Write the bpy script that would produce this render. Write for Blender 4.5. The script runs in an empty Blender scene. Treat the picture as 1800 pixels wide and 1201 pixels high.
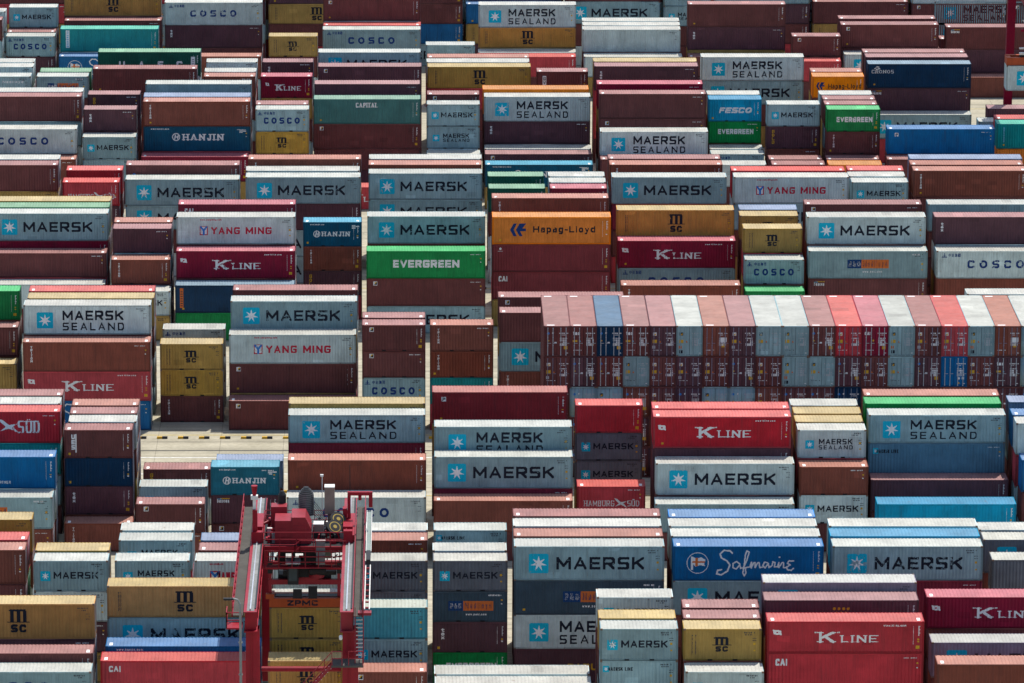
import bpy, bmesh, math, random
from math import sin, cos, pi, radians, sqrt
from mathutils import Vector, Matrix

scene = bpy.context.scene
col = scene.collection
rng = random.Random(7)

# ------------------------------------------------------------------ camera
cam_d = bpy.data.cameras.new("camera"); cam = bpy.data.objects.new("camera", cam_d); col.objects.link(cam)
cam.location = (0, 0, 134.255)
PITCH = math.atan((600.5 + 1782.397) / 9560.0)
cam.rotation_euler = (pi / 2 - PITCH, 0, 0)
cam_d.sensor_width = 36.0; cam_d.lens = 9560.0 / 1800.0 * 36.0
cam_d.shift_x = (900.0 - 720.736) / 1800.0
cam_d.clip_start = 1.0; cam_d.clip_end = 6000.0
scene.camera = cam

# ------------------------------------------------------------------ sky and sun
SUN_EL, SUN_AZ = radians(64), radians(24)          # behind the yard and to the right
w = bpy.data.worlds.new("World"); scene.world = w; w.use_nodes = True
nt = w.node_tree; bg = nt.nodes["Background"]
sky = nt.nodes.new("ShaderNodeTexSky"); sky.sky_type = 'NISHITA'; sky.sun_disc = False
sky.sun_elevation = SUN_EL; sky.sun_rotation = SUN_AZ
sky.air_density = 1.0; sky.dust_density = 1.5
nt.links.new(sky.outputs[0], bg.inputs[0]); bg.inputs[1].default_value = 0.15
sd = bpy.data.lights.new("sun", 'SUN'); sun = bpy.data.objects.new("sun", sd); col.objects.link(sun)
sd.energy = 4.2; sd.angle = radians(0.5); sd.color = (1.0, 0.95, 0.87)
to_sun = Vector((sin(SUN_AZ) * cos(SUN_EL), cos(SUN_AZ) * cos(SUN_EL), sin(SUN_EL)))
sun.rotation_euler = to_sun.to_track_quat('Z', 'Y').to_euler()
vs = scene.view_settings
vs.view_transform = 'Standard'; vs.look = 'None'; vs.gamma = 1.0; vs.exposure = 0.20; vs.use_curve_mapping = False

# ------------------------------------------------------------------ helpers
def tag(o, label=None, cat=None, group=None, kind=None):
    if label: o["label"] = label
    if cat: o["category"] = cat
    if group: o["group"] = group
    if kind: o["kind"] = kind
    return o

def link(name, me, parent=None, loc=None):
    o = bpy.data.objects.new(name, me); col.objects.link(o)
    if parent: o.parent = parent
    if loc: o.location = loc
    return o

def empty(name, loc, rz=0.0):
    o = bpy.data.objects.new(name, None); col.objects.link(o)
    o.empty_display_size = 0.3; o.location = loc; o.rotation_euler = (0, 0, rz)
    return o

class MB:
    """collects faces with material slots and builds one mesh"""
    def __init__(self): self.v = []; self.f = []; self.m = []
    def quad(self, a, b, c, d, m=0):
        n = len(self.v); self.v += [a, b, c, d]; self.f.append((n, n + 1, n + 2, n + 3)); self.m.append(m)
    def poly(self, pts, m=0):
        n = len(self.v); self.v += list(pts); self.f.append(tuple(range(n, n + len(pts)))); self.m.append(m)
    def box(self, x0, x1, y0, y1, z0, z1, m=0):
        n = len(self.v)
        self.v += [(x0, y0, z0), (x1, y0, z0), (x1, y1, z0), (x0, y1, z0), (x0, y0, z1), (x1, y0, z1), (x1, y1, z1), (x0, y1, z1)]
        for q in ((0, 3, 2, 1), (4, 5, 6, 7), (0, 1, 5, 4), (1, 2, 6, 5), (2, 3, 7, 6), (3, 0, 4, 7)):
            self.f.append(tuple(n + i for i in q)); self.m.append(m)
    def beam(self, p, q, w, h=None, m=0, up=(0, 0, 1)):
        h = h or w; p = Vector(p); q = Vector(q); d = (q - p)
        if d.length < 1e-6: return
        d.normalize(); u = Vector(up)
        if abs(d.dot(u)) > 0.98: u = Vector((0, 1, 0))
        s = d.cross(u).normalized() * w / 2; t = s.normalized().cross(d).normalized() * h / 2
        n = len(self.v)
        for e in (p, q):
            for a, b in ((-1, -1), (1, -1), (1, 1), (-1, 1)):
                self.v.append(tuple(e + s * a + t * b))
        for a in range(4):
            b = (a + 1) % 4; self.f.append((n + a, n + b, n + 4 + b, n + 4 + a)); self.m.append(m)
        self.f.append((n + 3, n + 2, n + 1, n)); self.m.append(m)
        self.f.append((n + 4, n + 5, n + 6, n + 7)); self.m.append(m)
    def tube(self, p, q, r, k=8, m=0, r2=None, cap=True):
        p = Vector(p); q = Vector(q); d = (q - p).normalized(); r2 = r if r2 is None else r2
        u = Vector((0, 0, 1)) if abs(d.z) < 0.95 else Vector((1, 0, 0))
        s = d.cross(u).normalized(); t = s.cross(d); n = len(self.v)
        for e, rr in ((p, r), (q, r2)):
            for i in range(k):
                a = 2 * pi * i / k; self.v.append(tuple(e + s * (cos(a) * rr) + t * (sin(a) * rr)))
        for i in range(k):
            j = (i + 1) % k; self.f.append((n + i, n + j, n + k + j, n + k + i)); self.m.append(m)
        if cap:
            self.f.append(tuple(n + k - 1 - i for i in range(k))); self.m.append(m)
            self.f.append(tuple(n + k + i for i in range(k))); self.m.append(m)
    def mesh(self, name, mats):
        me = bpy.data.meshes.new(name); me.from_pydata(self.v, [], self.f)
        for x in mats: me.materials.append(x)
        me.polygons.foreach_set("material_index", self.m); me.update()
        bm = bmesh.new(); bm.from_mesh(me); bmesh.ops.recalc_face_normals(bm, faces=bm.faces); bm.to_mesh(me); bm.free()
        return me

# ------------------------------------------------------------------ materials
def srgb(r, g, b):
    f = lambda c: (c / 12.92 if c <= 0.04045 else ((c + 0.055) / 1.055) ** 2.4)
    return tuple(f(x / 255.0) for x in (r, g, b))

def mixrgb(nt, blend='MIX'):
    n = nt.nodes.new("ShaderNodeMix"); n.data_type = 'RGBA'; n.blend_type = blend; return n

def base_mat(name, rough=0.55, metal=0.0):
    m = bpy.data.materials.new(name); m.use_nodes = True
    b = m.node_tree.nodes["Principled BSDF"]; b.inputs["Roughness"].default_value = rough; b.inputs["Metallic"].default_value = metal
    b.inputs["Specular IOR Level"].default_value = 0.2
    return m, m.node_tree, b

def coords(nt, scale, spread=60.0):
    tc = nt.nodes.new("ShaderNodeTexCoord"); oi = nt.nodes.new("ShaderNodeObjectInfo")
    mul = nt.nodes.new("ShaderNodeMath"); mul.operation = 'MULTIPLY'; mul.inputs[1].default_value = spread
    nt.links.new(oi.outputs["Random"], mul.inputs[0])
    add = nt.nodes.new("ShaderNodeVectorMath"); add.operation = 'ADD'
    nt.links.new(tc.outputs["Object"], add.inputs[0]); nt.links.new(mul.outputs[0], add.inputs[1])
    mp = nt.nodes.new("ShaderNodeMapping"); mp.inputs["Scale"].default_value = scale
    nt.links.new(add.outputs[0], mp.inputs[0])
    return mp, oi

def noise(nt, vec, scale, detail=4.0, rough=0.6):
    n = nt.nodes.new("ShaderNodeTexNoise"); n.inputs["Scale"].default_value = scale
    n.inputs["Detail"].default_value = detail; n.inputs["Roughness"].default_value = rough
    nt.links.new(vec.outputs[0], n.inputs["Vector"]); return n

def ramp(nt, src, lo, hi, a=0.0, b=1.0):
    r = nt.nodes.new("ShaderNodeMapRange"); r.inputs[1].default_value = lo; r.inputs[2].default_value = hi
    r.inputs[3].default_value = a; r.inputs[4].default_value = b; nt.links.new(src, r.inputs[0]); return r

def paint(name, c, rough=0.5, *args, spec=.15, **kw):
    m = paint_(name, c, rough, *args, **kw); m.node_tree.nodes['Principled BSDF'].inputs['Specular IOR Level'].default_value = spec; return m

def paint_(name, c, rough=0.5, dirt=0.35, rust=0.15, scale=(1, 1, 1), streak=True, vary=0.16, rustcol=(0.16, 0.062, 0.03), dirtcol=None):
    """weathered painted steel: patchy tone, run-down streaks, rust spots, tone that differs from thing to thing"""
    m, nt, b = base_mat(name, rough)
    mp, oi = coords(nt, scale)
    n1 = noise(nt, mp, 0.55, 5.0, 0.65)
    mp2, _ = coords(nt, (scale[0] * 3.2, scale[1] * 3.2, scale[2] * (0.28 if streak else 3.2)))
    n2 = noise(nt, mp2, 1.0, 5.0, 0.6)
    n3 = noise(nt, mp, 3.3, 8.0, 0.72)
    base = nt.nodes.new("ShaderNodeRGB"); base.outputs[0].default_value = (*c, 1)
    hv = nt.nodes.new("ShaderNodeHueSaturation"); nt.links.new(base.outputs[0], hv.inputs["Color"])
    v = ramp(nt, oi.outputs["Random"], 0, 1, 1 - vary, 1 + vary); nt.links.new(v.outputs[0], hv.inputs["Value"])
    mulr = nt.nodes.new("ShaderNodeMath"); mulr.operation = 'MULTIPLY'; mulr.inputs[1].default_value = 7.31; nt.links.new(oi.outputs["Random"], mulr.inputs[0])
    frc = nt.nodes.new("ShaderNodeMath"); frc.operation = 'FRACT'; nt.links.new(mulr.outputs[0], frc.inputs[0])
    sa = ramp(nt, frc.outputs[0], 0, 1, 0.95, 1.08); nt.links.new(sa.outputs[0], hv.inputs["Saturation"])
    d1 = mixrgb(nt, 'MULTIPLY'); r1 = ramp(nt, n1.outputs[0], 0.3, 0.72, 1.16, 0.76)
    d1.inputs[0].default_value = 1.0; nt.links.new(hv.outputs[0], d1.inputs[6]); nt.links.new(r1.outputs[0], d1.inputs[7])
    d2 = mixrgb(nt); r2 = ramp(nt, n2.outputs[0], 0.5, 0.78, 0.0, dirt); nt.links.new(r2.outputs[0], d2.inputs[0])
    dc = dirtcol or tuple(x * 0.45 + 0.012 for x in c)
    nt.links.new(d1.outputs[2], d2.inputs[6]); d2.inputs[7].default_value = (*dc, 1)
    # repainted or faded patches with straight edges, different on every thing
    mpp, _ = coords(nt, (scale[0] * .55, scale[1] * .55, scale[2] * 1.1), 37.0)
    vo = nt.nodes.new("ShaderNodeTexVoronoi"); vo.distance = 'CHEBYCHEV'; vo.inputs["Scale"].default_value = 1.1; nt.links.new(mpp.outputs[0], vo.inputs["Vector"])
    sc_ = nt.nodes.new("ShaderNodeSeparateColor"); nt.links.new(vo.outputs["Color"], sc_.inputs[0])
    near = ramp(nt, vo.outputs["Distance"], .30, .31, 1.0, 0.0); pick = ramp(nt, sc_.outputs[0], .80, .805); pm = nt.nodes.new("ShaderNodeMath"); pm.operation = 'MULTIPLY'
    nt.links.new(near.outputs[0], pm.inputs[0]); nt.links.new(pick.outputs[0], pm.inputs[1])
    tone = ramp(nt, sc_.outputs[1], 0, 1, .80, 1.28); one = ramp(nt, pm.outputs[0], 0, 1, 0, 1)
    tn = nt.nodes.new("ShaderNodeMix"); tn.data_type = 'FLOAT'; nt.links.new(one.outputs[0], tn.inputs[0]); tn.inputs[2].default_value = 1.0; nt.links.new(tone.outputs[0], tn.inputs[3])
    dp_ = mixrgb(nt, 'MULTIPLY'); dp_.inputs[0].default_value = 1.0; nt.links.new(d2.outputs[2], dp_.inputs[6]); nt.links.new(tn.outputs[0], dp_.inputs[7]); d2 = dp_
    d3 = mixrgb(nt)
    mx = nt.nodes.new("ShaderNodeMath"); mx.operation = 'MULTIPLY'; nt.links.new(n3.outputs[0], mx.inputs[0]); nt.links.new(n2.outputs[0], mx.inputs[1])
    r3 = ramp(nt, mx.outputs[0], 0.40 - 0.12 * rust, 0.52 - 0.10 * rust, 0.0, min(1.0, 0.25 + rust)); nt.links.new(r3.outputs[0], d3.inputs[0])
    nt.links.new(d2.outputs[2], d3.inputs[6]); d3.inputs[7].default_value = (*rustcol, 1)
    nt.links.new(d3.outputs[2], b.inputs["Base Color"])
    rr = ramp(nt, n3.outputs[0], 0.3, 0.7, rough - 0.08, rough + 0.18); nt.links.new(rr.outputs[0], b.inputs["Roughness"])
    return m

def plain(name, c, rough=0.5, metal=0.0, var=0.12):
    m, nt, b = base_mat(name, rough, metal)
    mp, oi = coords(nt, (1, 1, 1)); n = noise(nt, mp, 2.5, 4.0)
    r = ramp(nt, n.outputs[0], 0.3, 0.7, 1 - var, 1 + var)
    d = mixrgb(nt, 'MULTIPLY'); d.inputs[0].default_value = 1.0; d.inputs[6].default_value = (*c, 1); nt.links.new(r.outputs[0], d.inputs[7])
    nt.links.new(d.outputs[2], b.inputs["Base Color"]); return m

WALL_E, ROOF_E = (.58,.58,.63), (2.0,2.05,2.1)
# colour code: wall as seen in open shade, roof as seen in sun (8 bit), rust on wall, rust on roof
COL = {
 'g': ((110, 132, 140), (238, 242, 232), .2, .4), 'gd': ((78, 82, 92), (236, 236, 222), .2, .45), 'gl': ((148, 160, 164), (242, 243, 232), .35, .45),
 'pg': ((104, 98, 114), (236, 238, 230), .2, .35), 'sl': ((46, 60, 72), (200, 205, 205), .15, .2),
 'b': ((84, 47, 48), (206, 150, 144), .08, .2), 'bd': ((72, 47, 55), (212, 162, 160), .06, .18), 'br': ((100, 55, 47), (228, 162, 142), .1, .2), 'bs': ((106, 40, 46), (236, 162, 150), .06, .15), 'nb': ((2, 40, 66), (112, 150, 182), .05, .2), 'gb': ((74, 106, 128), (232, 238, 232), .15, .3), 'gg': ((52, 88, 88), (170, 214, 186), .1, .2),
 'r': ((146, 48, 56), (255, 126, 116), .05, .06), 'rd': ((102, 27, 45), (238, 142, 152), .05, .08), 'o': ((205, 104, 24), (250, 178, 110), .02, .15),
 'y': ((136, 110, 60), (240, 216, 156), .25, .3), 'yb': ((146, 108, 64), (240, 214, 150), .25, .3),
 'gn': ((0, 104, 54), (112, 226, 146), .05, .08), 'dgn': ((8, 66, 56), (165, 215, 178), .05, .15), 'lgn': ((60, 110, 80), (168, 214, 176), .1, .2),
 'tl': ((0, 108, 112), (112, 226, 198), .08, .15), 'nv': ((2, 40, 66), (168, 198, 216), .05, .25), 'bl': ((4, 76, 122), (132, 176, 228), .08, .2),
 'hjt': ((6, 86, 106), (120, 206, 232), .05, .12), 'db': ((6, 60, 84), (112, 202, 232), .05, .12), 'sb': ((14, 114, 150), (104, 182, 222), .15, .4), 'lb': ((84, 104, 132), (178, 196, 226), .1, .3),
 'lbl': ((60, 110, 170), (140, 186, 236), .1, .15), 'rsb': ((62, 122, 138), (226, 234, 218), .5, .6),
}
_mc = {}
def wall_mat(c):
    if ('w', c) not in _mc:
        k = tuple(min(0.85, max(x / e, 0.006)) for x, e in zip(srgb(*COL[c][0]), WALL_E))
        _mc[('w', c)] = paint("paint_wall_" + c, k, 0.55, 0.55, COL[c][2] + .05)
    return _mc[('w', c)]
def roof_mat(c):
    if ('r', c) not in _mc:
        k = tuple(min(0.85, x / e) for x, e in zip(srgb(*COL[c][1]), ROOF_E))  # roof base: fading and dust, plus sunlit wash-out put into the colour
        _mc[('r', c)] = paint("paint_roof_sunlit_" + c, k, 0.6, 0.5, COL[c][3] * .7 + .08, spec=.35, scale=(1.0, .6, 1), streak=False, vary=0.1, rustcol=(.2, .085, .035), dirtcol=tuple(x * .62 + .02 for x in k))
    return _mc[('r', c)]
def frame_mat(c):
    if ('f', c) not in _mc:
        k = tuple(min(0.85, max(x / e * 0.66, 0.006)) for x, e in zip(srgb(*COL[c][0]), WALL_E))
        _mc[('f', c)] = paint("paint_frame_" + c, k, 0.55, 0.5, COL[c][2] + .35)
    return _mc[('f', c)]
CASTING = paint("casting_rusty", (.17, .12, .09), .7, .5, .8)
DARK = plain("black_gap", (0.012, 0.012, 0.013), 0.8)
def ink(name, c):
    """sign paint, flaked here and there so that the wall shows through"""
    m, nt, b = base_mat(name, .5); b.inputs["Specular IOR Level"].default_value = .1; b.inputs["Base Color"].default_value = (*c, 1)
    mp, oi = coords(nt, (1, 1, 1)); n = noise(nt, mp, 2.2, 9.0, .75); th = ramp(nt, oi.outputs["Random"], 0, 1, .70, .56)
    d = nt.nodes.new("ShaderNodeMath"); d.operation = 'LESS_THAN'; nt.links.new(n.outputs[0], d.inputs[0]); nt.links.new(th.outputs[0], d.inputs[1])
    tr = nt.nodes.new("ShaderNodeBsdfTransparent"); mx = nt.nodes.new("ShaderNodeMixShader"); out = nt.nodes["Material Output"]
    nt.links.new(d.outputs[0], mx.inputs[0]); nt.links.new(tr.outputs[0], mx.inputs[1]); nt.links.new(b.outputs[0], mx.inputs[2]); nt.links.new(mx.outputs[0], out.inputs[0])
    return m
INK = {k: ink("ink_" + k, v) for k, v in {
 'k': (.012, .016, .028), 'w': (.78, .78, .76), 'b': (.006, .45, .62), 'n': (.01, .04, .17), 'R': (.48, .02, .05), 'O': (.62, .16, .04),
 'Y': (.62, .36, .03), 'G': (.42, .44, .46), 'B': (.01, .05, .16), 'c': (.15, .45, .6), 'd': (.05, .05, .06), 'u': (.03, .2, .55), 'W': (.85, .85, .83)}.items()}

# ------------------------------------------------------------------ letters: pen strokes painted on a grid
def arc(cx, cy, rx, ry, a0, a1, n=8):
    return [(cx + rx * cos(radians(a0 + (a1 - a0) * i / n)), cy + ry * sin(radians(a0 + (a1 - a0) * i / n))) for i in range(n + 1)]
GL = {  # width, strokes in a unit box
 'A': (.95, [[(0, 0), (.5, 1), (1, 0)], [(.2, .3), (.8, .3)]]), 'B': (.8, [[(0, 0), (0, 1), (.8, 1), (1, .8), (.8, .53), (0, .53)], [(.8, .53), (1, .28), (.8, 0), (0, 0)]]),
 'C': (.85, [[(1, .86), (.86, 1), (.15, 1), (0, .82), (0, .18), (.15, 0), (.86, 0), (1, .14)]]), 'D': (.85, [[(0, 0), (0, 1), (.75, 1), (1, .75), (1, .25), (.75, 0), (0, 0)]]),
 'E': (.8, [[(1, 1), (0, 1), (0, 0), (1, 0)], [(0, .5), (.9, .5)]]), 'F': (.75, [[(1, 1), (0, 1), (0, 0)], [(0, .5), (.85, .5)]]),
 'G': (.9, [[(1, .9), (.88, 1), (.15, 1), (0, .8), (0, .2), (.15, 0), (.85, 0), (1, .2), (1, .48), (.55, .48)]]), 'H': (.9, [[(0, 0), (0, 1)], [(1, 0), (1, 1)], [(0, .5), (1, .5)]]),
 'I': (.28, [[(.5, 0), (.5, 1)]]), 'J': (.6, [[(1, 1), (1, .2), (.75, 0), (.2, 0), (0, .2)]]), 'K': (.9, [[(0, 0), (0, 1)], [(1, 1), (.1, .45)], [(.35, .6), (1, 0)]]),
 'L': (.72, [[(0, 1), (0, 0), (1, 0)]]), 'M': (1.1, [[(0, 0), (0, 1), (.5, .25), (1, 1), (1, 0)]]), 'N': (.95, [[(0, 0), (0, 1), (1, 0), (1, 1)]]),
 'O': (.95, [arc(.5, .5, .5, .5, 0, 360, 20)]), 'P': (.8, [[(0, 0), (0, 1), (.8, 1), (1, .82), (1, .62), (.8, .45), (0, .45)]]),
 'R': (.88, [[(0, 0), (0, 1), (.82, 1), (1, .85), (1, .6), (.82, .45), (0, .45)], [(.5, .45), (1, 0)]]), 'S': (.85, [[(1, 1), (.14, 1), (0, .86), (0, .64), (.14, .5), (.86, .5), (1, .36), (1, .14), (.86, 0), (0, 0)]]),
 'T': (.8, [[(0, 1), (1, 1)], [(.5, 1), (.5, 0)]]), 'U': (.9, [[(0, 1), (0, .2), (.2, 0), (.8, 0), (1, .2), (1, 1)]]), 'V': (.95, [[(0, 1), (.5, 0), (1, 1)]]),
 'Y': (.9, [[(0, 1), (.5, .48), (1, 1)], [(.5, .48), (.5, 0)]]), 'Z': (.85, [[(0, 1), (1, 1), (0, 0), (1, 0)]]), 'X': (.9, [[(0, 0), (1, 1)], [(0, 1), (1, 0)]]),
 'W': (1.2, [[(0, 1), (.25, 0), (.5, .8), (.75, 0), (1, 1)]]), 'Q': (.9, [arc(.5, .5, .5, .5, 0, 360, 16), [(.6, .3), (1, 0)]]),
 '&': (.9, [[(1, 0), (.2, .75), (.3, 1), (.6, 1), (.65, .8), (.05, .35), (.1, .05), (.5, 0), (1, .45)]]), '-': (.45, [[(0, .38), (1, .38)]]), '.': (.22, [[(.4, 0), (.6, 0)]]), '"': (.3, [[(.1, 1), (.1, .8)], [(.9, 1), (.9, .8)]]),
 'a': (.62, [[(.1, .65), (.3, .72), (.8, .72), (1, .55), (1, 0)], [(1, .42), (.25, .42), (0, .3), (0, .12), (.2, 0), (.7, 0), (1, .15)]]),
 'b': (.65, [[(0, 1), (0, 0), (.7, 0), (1, .2), (1, .5), (.7, .7), (0, .7)]]), 'c': (.6, [[(1, .55), (.75, .7), (.2, .7), (0, .5), (0, .2), (.2, 0), (.75, 0), (1, .15)]]),
 'd': (.65, [[(1, 1), (1, 0), (.3, 0), (0, .2), (0, .5), (.3, .7), (1, .7)]]), 'e': (.64, [[(0, .38), (1, .38), (1, .5), (.75, .72), (.25, .72), (0, .5), (0, .2), (.25, 0), (.8, 0), (1, .14)]]),
 'f': (.42, [[(1, 1), (.6, 1), (.4, .85), (.4, 0)], [(0, .68), (1, .68)]]), 'g': (.65, [[(1, .7), (1, -.15), (.8, -.3), (.1, -.3)], [(1, .05), (.3, 0), (0, .2), (0, .5), (.3, .7), (1, .7)]]),
 'h': (.62, [[(0, 0), (0, 1)], [(0, .5), (.3, .7), (.8, .7), (1, .5), (1, 0)]]), 'i': (.2, [[(.5, 0), (.5, .7)], [(.5, .95), (.5, 1)]]), 'l': (.2, [[(.5, 0), (.5, 1)]]),
 'm': (1.0, [[(0, 0), (0, .7)], [(0, .5), (.15, .7), (.38, .7), (.5, .55), (.5, 0)], [(.5, .5), (.65, .7), (.88, .7), (1, .55), (1, 0)]]), 'n': (.62, [[(0, 0), (0, .7)], [(0, .5), (.3, .7), (.8, .7), (1, .5), (1, 0)]]),
 'o': (.66, [arc(.5, .36, .5, .36, 0, 360, 14)]), 'p': (.65, [[(0, -.3), (0, .7), (.7, .7), (1, .5), (1, .2), (.7, 0), (0, 0)]]), 'r': (.42, [[(0, 0), (0, .7)], [(0, .45), (.4, .7), (1, .7)]]),
 's': (.58, [[(1, .58), (.8, .7), (.2, .7), (0, .55), (.2, .38), (.8, .33), (1, .17), (.8, 0), (.2, 0), (0, .12)]]), 't': (.42, [[(.4, .95), (.4, .1), (.65, 0), (1, 0)], [(0, .68), (1, .68)]]),
 'x': (.62, [[(0, 0), (1, .7)], [(0, .7), (1, 0)]]), 'y': (.62, [[(0, .7), (.5, .05)], [(1, .7), (.3, -.3), (0, -.3)]]), 'w': (.9, [[(0, .7), (.25, 0), (.5, .6), (.75, 0), (1, .7)]]),
 'j': (.3, [[(.7, .7), (.7, -.2), (.3, -.3), (0, -.3)]]), 'k': (.6, [[(0, 0), (0, 1)], [(1, .7), (.05, .3)], [(.35, .42), (1, 0)]]), 'u': (.62, [[(0, .7), (0, .15), (.25, 0), (.7, 0), (1, .2)], [(1, .7), (1, 0)]]),
 '1': (.5, [[(0, .8), (.6, 1), (.6, 0)]]), '+': (.7, [[(0, .4), (1, .4)], [(.5, .1), (.5, .7)]]), ' ': (.45, []),
 '\u4e2d': (1, [[(0, .8), (0, .35), (1, .35), (1, .8), (0, .8)], [(.5, 1), (.5, 0)]]), '\u8fdc': (1, [[(.35, .9), (.9, .9)], [(.3, .65), (1, .65)], [(.5, .65), (.35, .3)], [(.75, .65), (.75, .3), (1, .3)], [(0, .95), (.12, .8)], [(0, .55), (.15, .55), (.15, .2), (0, 0)], [(.15, .15), (.4, .05), (1, .05)]]),
 '\u96c6': (1, [[(.3, 1), (.1, .75)], [(.25, .85), (.25, .4)], [(.25, .85), (.95, .85)], [(.25, .7), (.9, .7)], [(.25, .55), (.9, .55)], [(.25, .42), (1, .42)], [(.6, .9), (.6, 0)], [(0, .28), (1, .28)], [(.55, .25), (.05, 0)], [(.65, .25), (1, 0)]]), '\u56e2': (1, [[(0, 1), (1, 1), (1, 0), (0, 0), (0, 1)], [(.2, .7), (.8, .7)], [(.55, .85), (.55, .2), (.4, .2)], [(.55, .65), (.2, .3)]]),
}
class Grid:
    """a painted side: colour letters on a fine grid, later cut to the corrugation"""
    def __init__(self, L, H, cell=0.035):
        self.L, self.H, self.c = L, H, cell; self.px = {}
    def put(self, u, v, ink): self.px[(u, v)] = ink
    def rect(self, x0, x1, y0, y1, ink):
        c = self.c
        for i in range(int(round(x0 / c)), int(round(x1 / c))):
            for j in range(int(round(y0 / c)), int(round(y1 / c))):
                if ink is None: self.px.pop((i, j), None)
                else: self.px[(i, j)] = ink
    def disc(self, cx, cy, r, ink, r0=0.0, sy=1.0):
        c = self.c
        for i in range(int((cx - r) / c) - 1, int((cx + r) / c) + 2):
            for j in range(int((cy - r * sy) / c) - 1, int((cy + r * sy) / c) + 2):
                d = sqrt(((i + .5) * c - cx) ** 2 + (((j + .5) * c - cy) / sy) ** 2)
                if r0 <= d <= r: self.px[(i, j)] = ink
    def polyfill(self, pts, ink):
        c = self.c; xs = [p[0] for p in pts]; ys = [p[1] for p in pts]
        for i in range(int(min(xs) / c) - 1, int(max(xs) / c) + 2):
            for j in range(int(min(ys) / c) - 1, int(max(ys) / c) + 2):
                x, y = (i + .5) * c, (j + .5) * c; ins = False
                for k in range(len(pts)):
                    (xa, ya), (xb, yb) = pts[k], pts[k - 1]
                    if (ya > y) != (yb > y) and x < (xb - xa) * (y - ya) / (yb - ya) + xa: ins = not ins
                if ins: self.px[(i, j)] = ink
    def stroke(self, pts, t, ink, square=False, clip=None, tv=None):
        c = self.c; tv = tv or t
        for (xa, ya), (xb, yb) in zip(pts, pts[1:]):
            dx, dy = xb - xa, yb - ya; l2 = dx * dx + dy * dy + 1e-9
            vert = abs(dy) > abs(dx) * 1.2; tt = t if vert else tv
            if square and abs(dx) > 1e-3 and abs(dy) > 1e-3 and min(abs(dx), abs(dy)) > t: tt = t * .82
            r = tt / 2
            for i in range(int((min(xa, xb) - r) / c) - 1, int((max(xa, xb) + r) / c) + 2):
                for j in range(int((min(ya, yb) - r) / c) - 1, int((max(ya, yb) + r) / c) + 2):
                    x, y = (i + .5) * c, (j + .5) * c
                    if clip and not (clip[0] <= x <= clip[1] and clip[2] <= y <= clip[3]): continue
                    s = max(0, min(1, ((x - xa) * dx + (y - ya) * dy) / l2)); ex, ey = abs(x - xa - s * dx), abs(y - ya - s * dy)
                    d = max(ex, ey) if square else sqrt(ex * ex + ey * ey)
                    if d <= r: self.px[(i, j)] = ink
    def text(self, s, x0, x1, y0, y1, ink, t=.2, square=True, gap=.22, serif=False, slant=0.0, tv=None):
        """fit the string to the box x0..x1, y0..y1; t is pen width over height"""
        h = y1 - y0; tot = sum(GL[ch][0] for ch in s) + gap * (len(s) - 1); k = (x1 - x0) / (tot * h); x = x0
        T = t * h; TV = (tv or t) * h
        for ch in s:
            wd, st = GL[ch]; wd *= h * k
            for pl in st:
                P = []
                for (a, b) in pl:
                    px = x + T / 2 + a * max(wd - T, 0); py = y0 + TV / 2 + b * (h - TV)
                    P.append((px + slant * (py - y0), py))
                if len(P) == 1: P.append(P[0])
                self.stroke(P, T, ink, square, (x - .01 + min(0, slant * h), x + wd + .01 + max(0, slant * h), y0 - h * .45, y1 + .005), TV)
                if serif:
                    for e in (0, -1):
                        a, b = pl[e]
                        if b in (0, 1) and ch not in 'COSGa&"':
                            px, py = P[e]; q = T * .95; self.stroke([(px - q, py), (px + q, py)], TV * .8, ink, True, (0, self.L, y0, y1), TV * .8)
            x += wd + gap * h * k
    def column(self, s, x, y_top, size, ink, t=.2, step=1.12):
        for i, ch in enumerate(s):
            y1 = y_top - i * size * step
            if ch.islower(): self.text(ch, x, x + size * .85, y1 - size * 1.0, y1, ink, t, False)
            else: self.text(ch, x, x + size * .8, y1 - size, y1, ink, t)
    def dashes(self, x0, x1, y0, y1, ink, n=8, seed=1):
        r = random.Random(seed); x = x0; w_ = (x1 - x0) / n
        for i in range(n):
            if r.random() < .86: self.rect(x, x + w_ * (.45 + .35 * r.random()), y0, y1, ink)
            x += w_
    def quads(self):
        """merge cells into rows of equal ink, then into taller blocks"""
        rows = {}
        for (i, j), k in self.px.items(): rows.setdefault(j, {})[i] = k
        open_, out = {}, []
        for j in sorted(rows):
            R = rows[j]; runs = []; xs = sorted(R); a = None
            for i in xs:
                if a is None: a = b = i
                elif i == b + 1 and R[i] == R[a]: b = i
                else: runs.append((a, b + 1, R[a])); a = b = i
            if a is not None: runs.append((a, b + 1, R[a]))
            nw = {}
            for r_ in runs:
                if r_ in open_ and open_[r_][1] == j: nw[r_] = [open_[r_][0], j + 1]
                else: nw[r_] = [j, j + 1]
            for k_, v_ in open_.items():
                if not (k_ in nw and nw[k_][0] == v_[0]): out.append((k_, v_))
            open_ = nw
        out += list(open_.items()); c = self.c
        return [(k[0] * c, k[1] * c, v[0] * c, v[1] * c, k[2]) for k, v in out]

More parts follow.
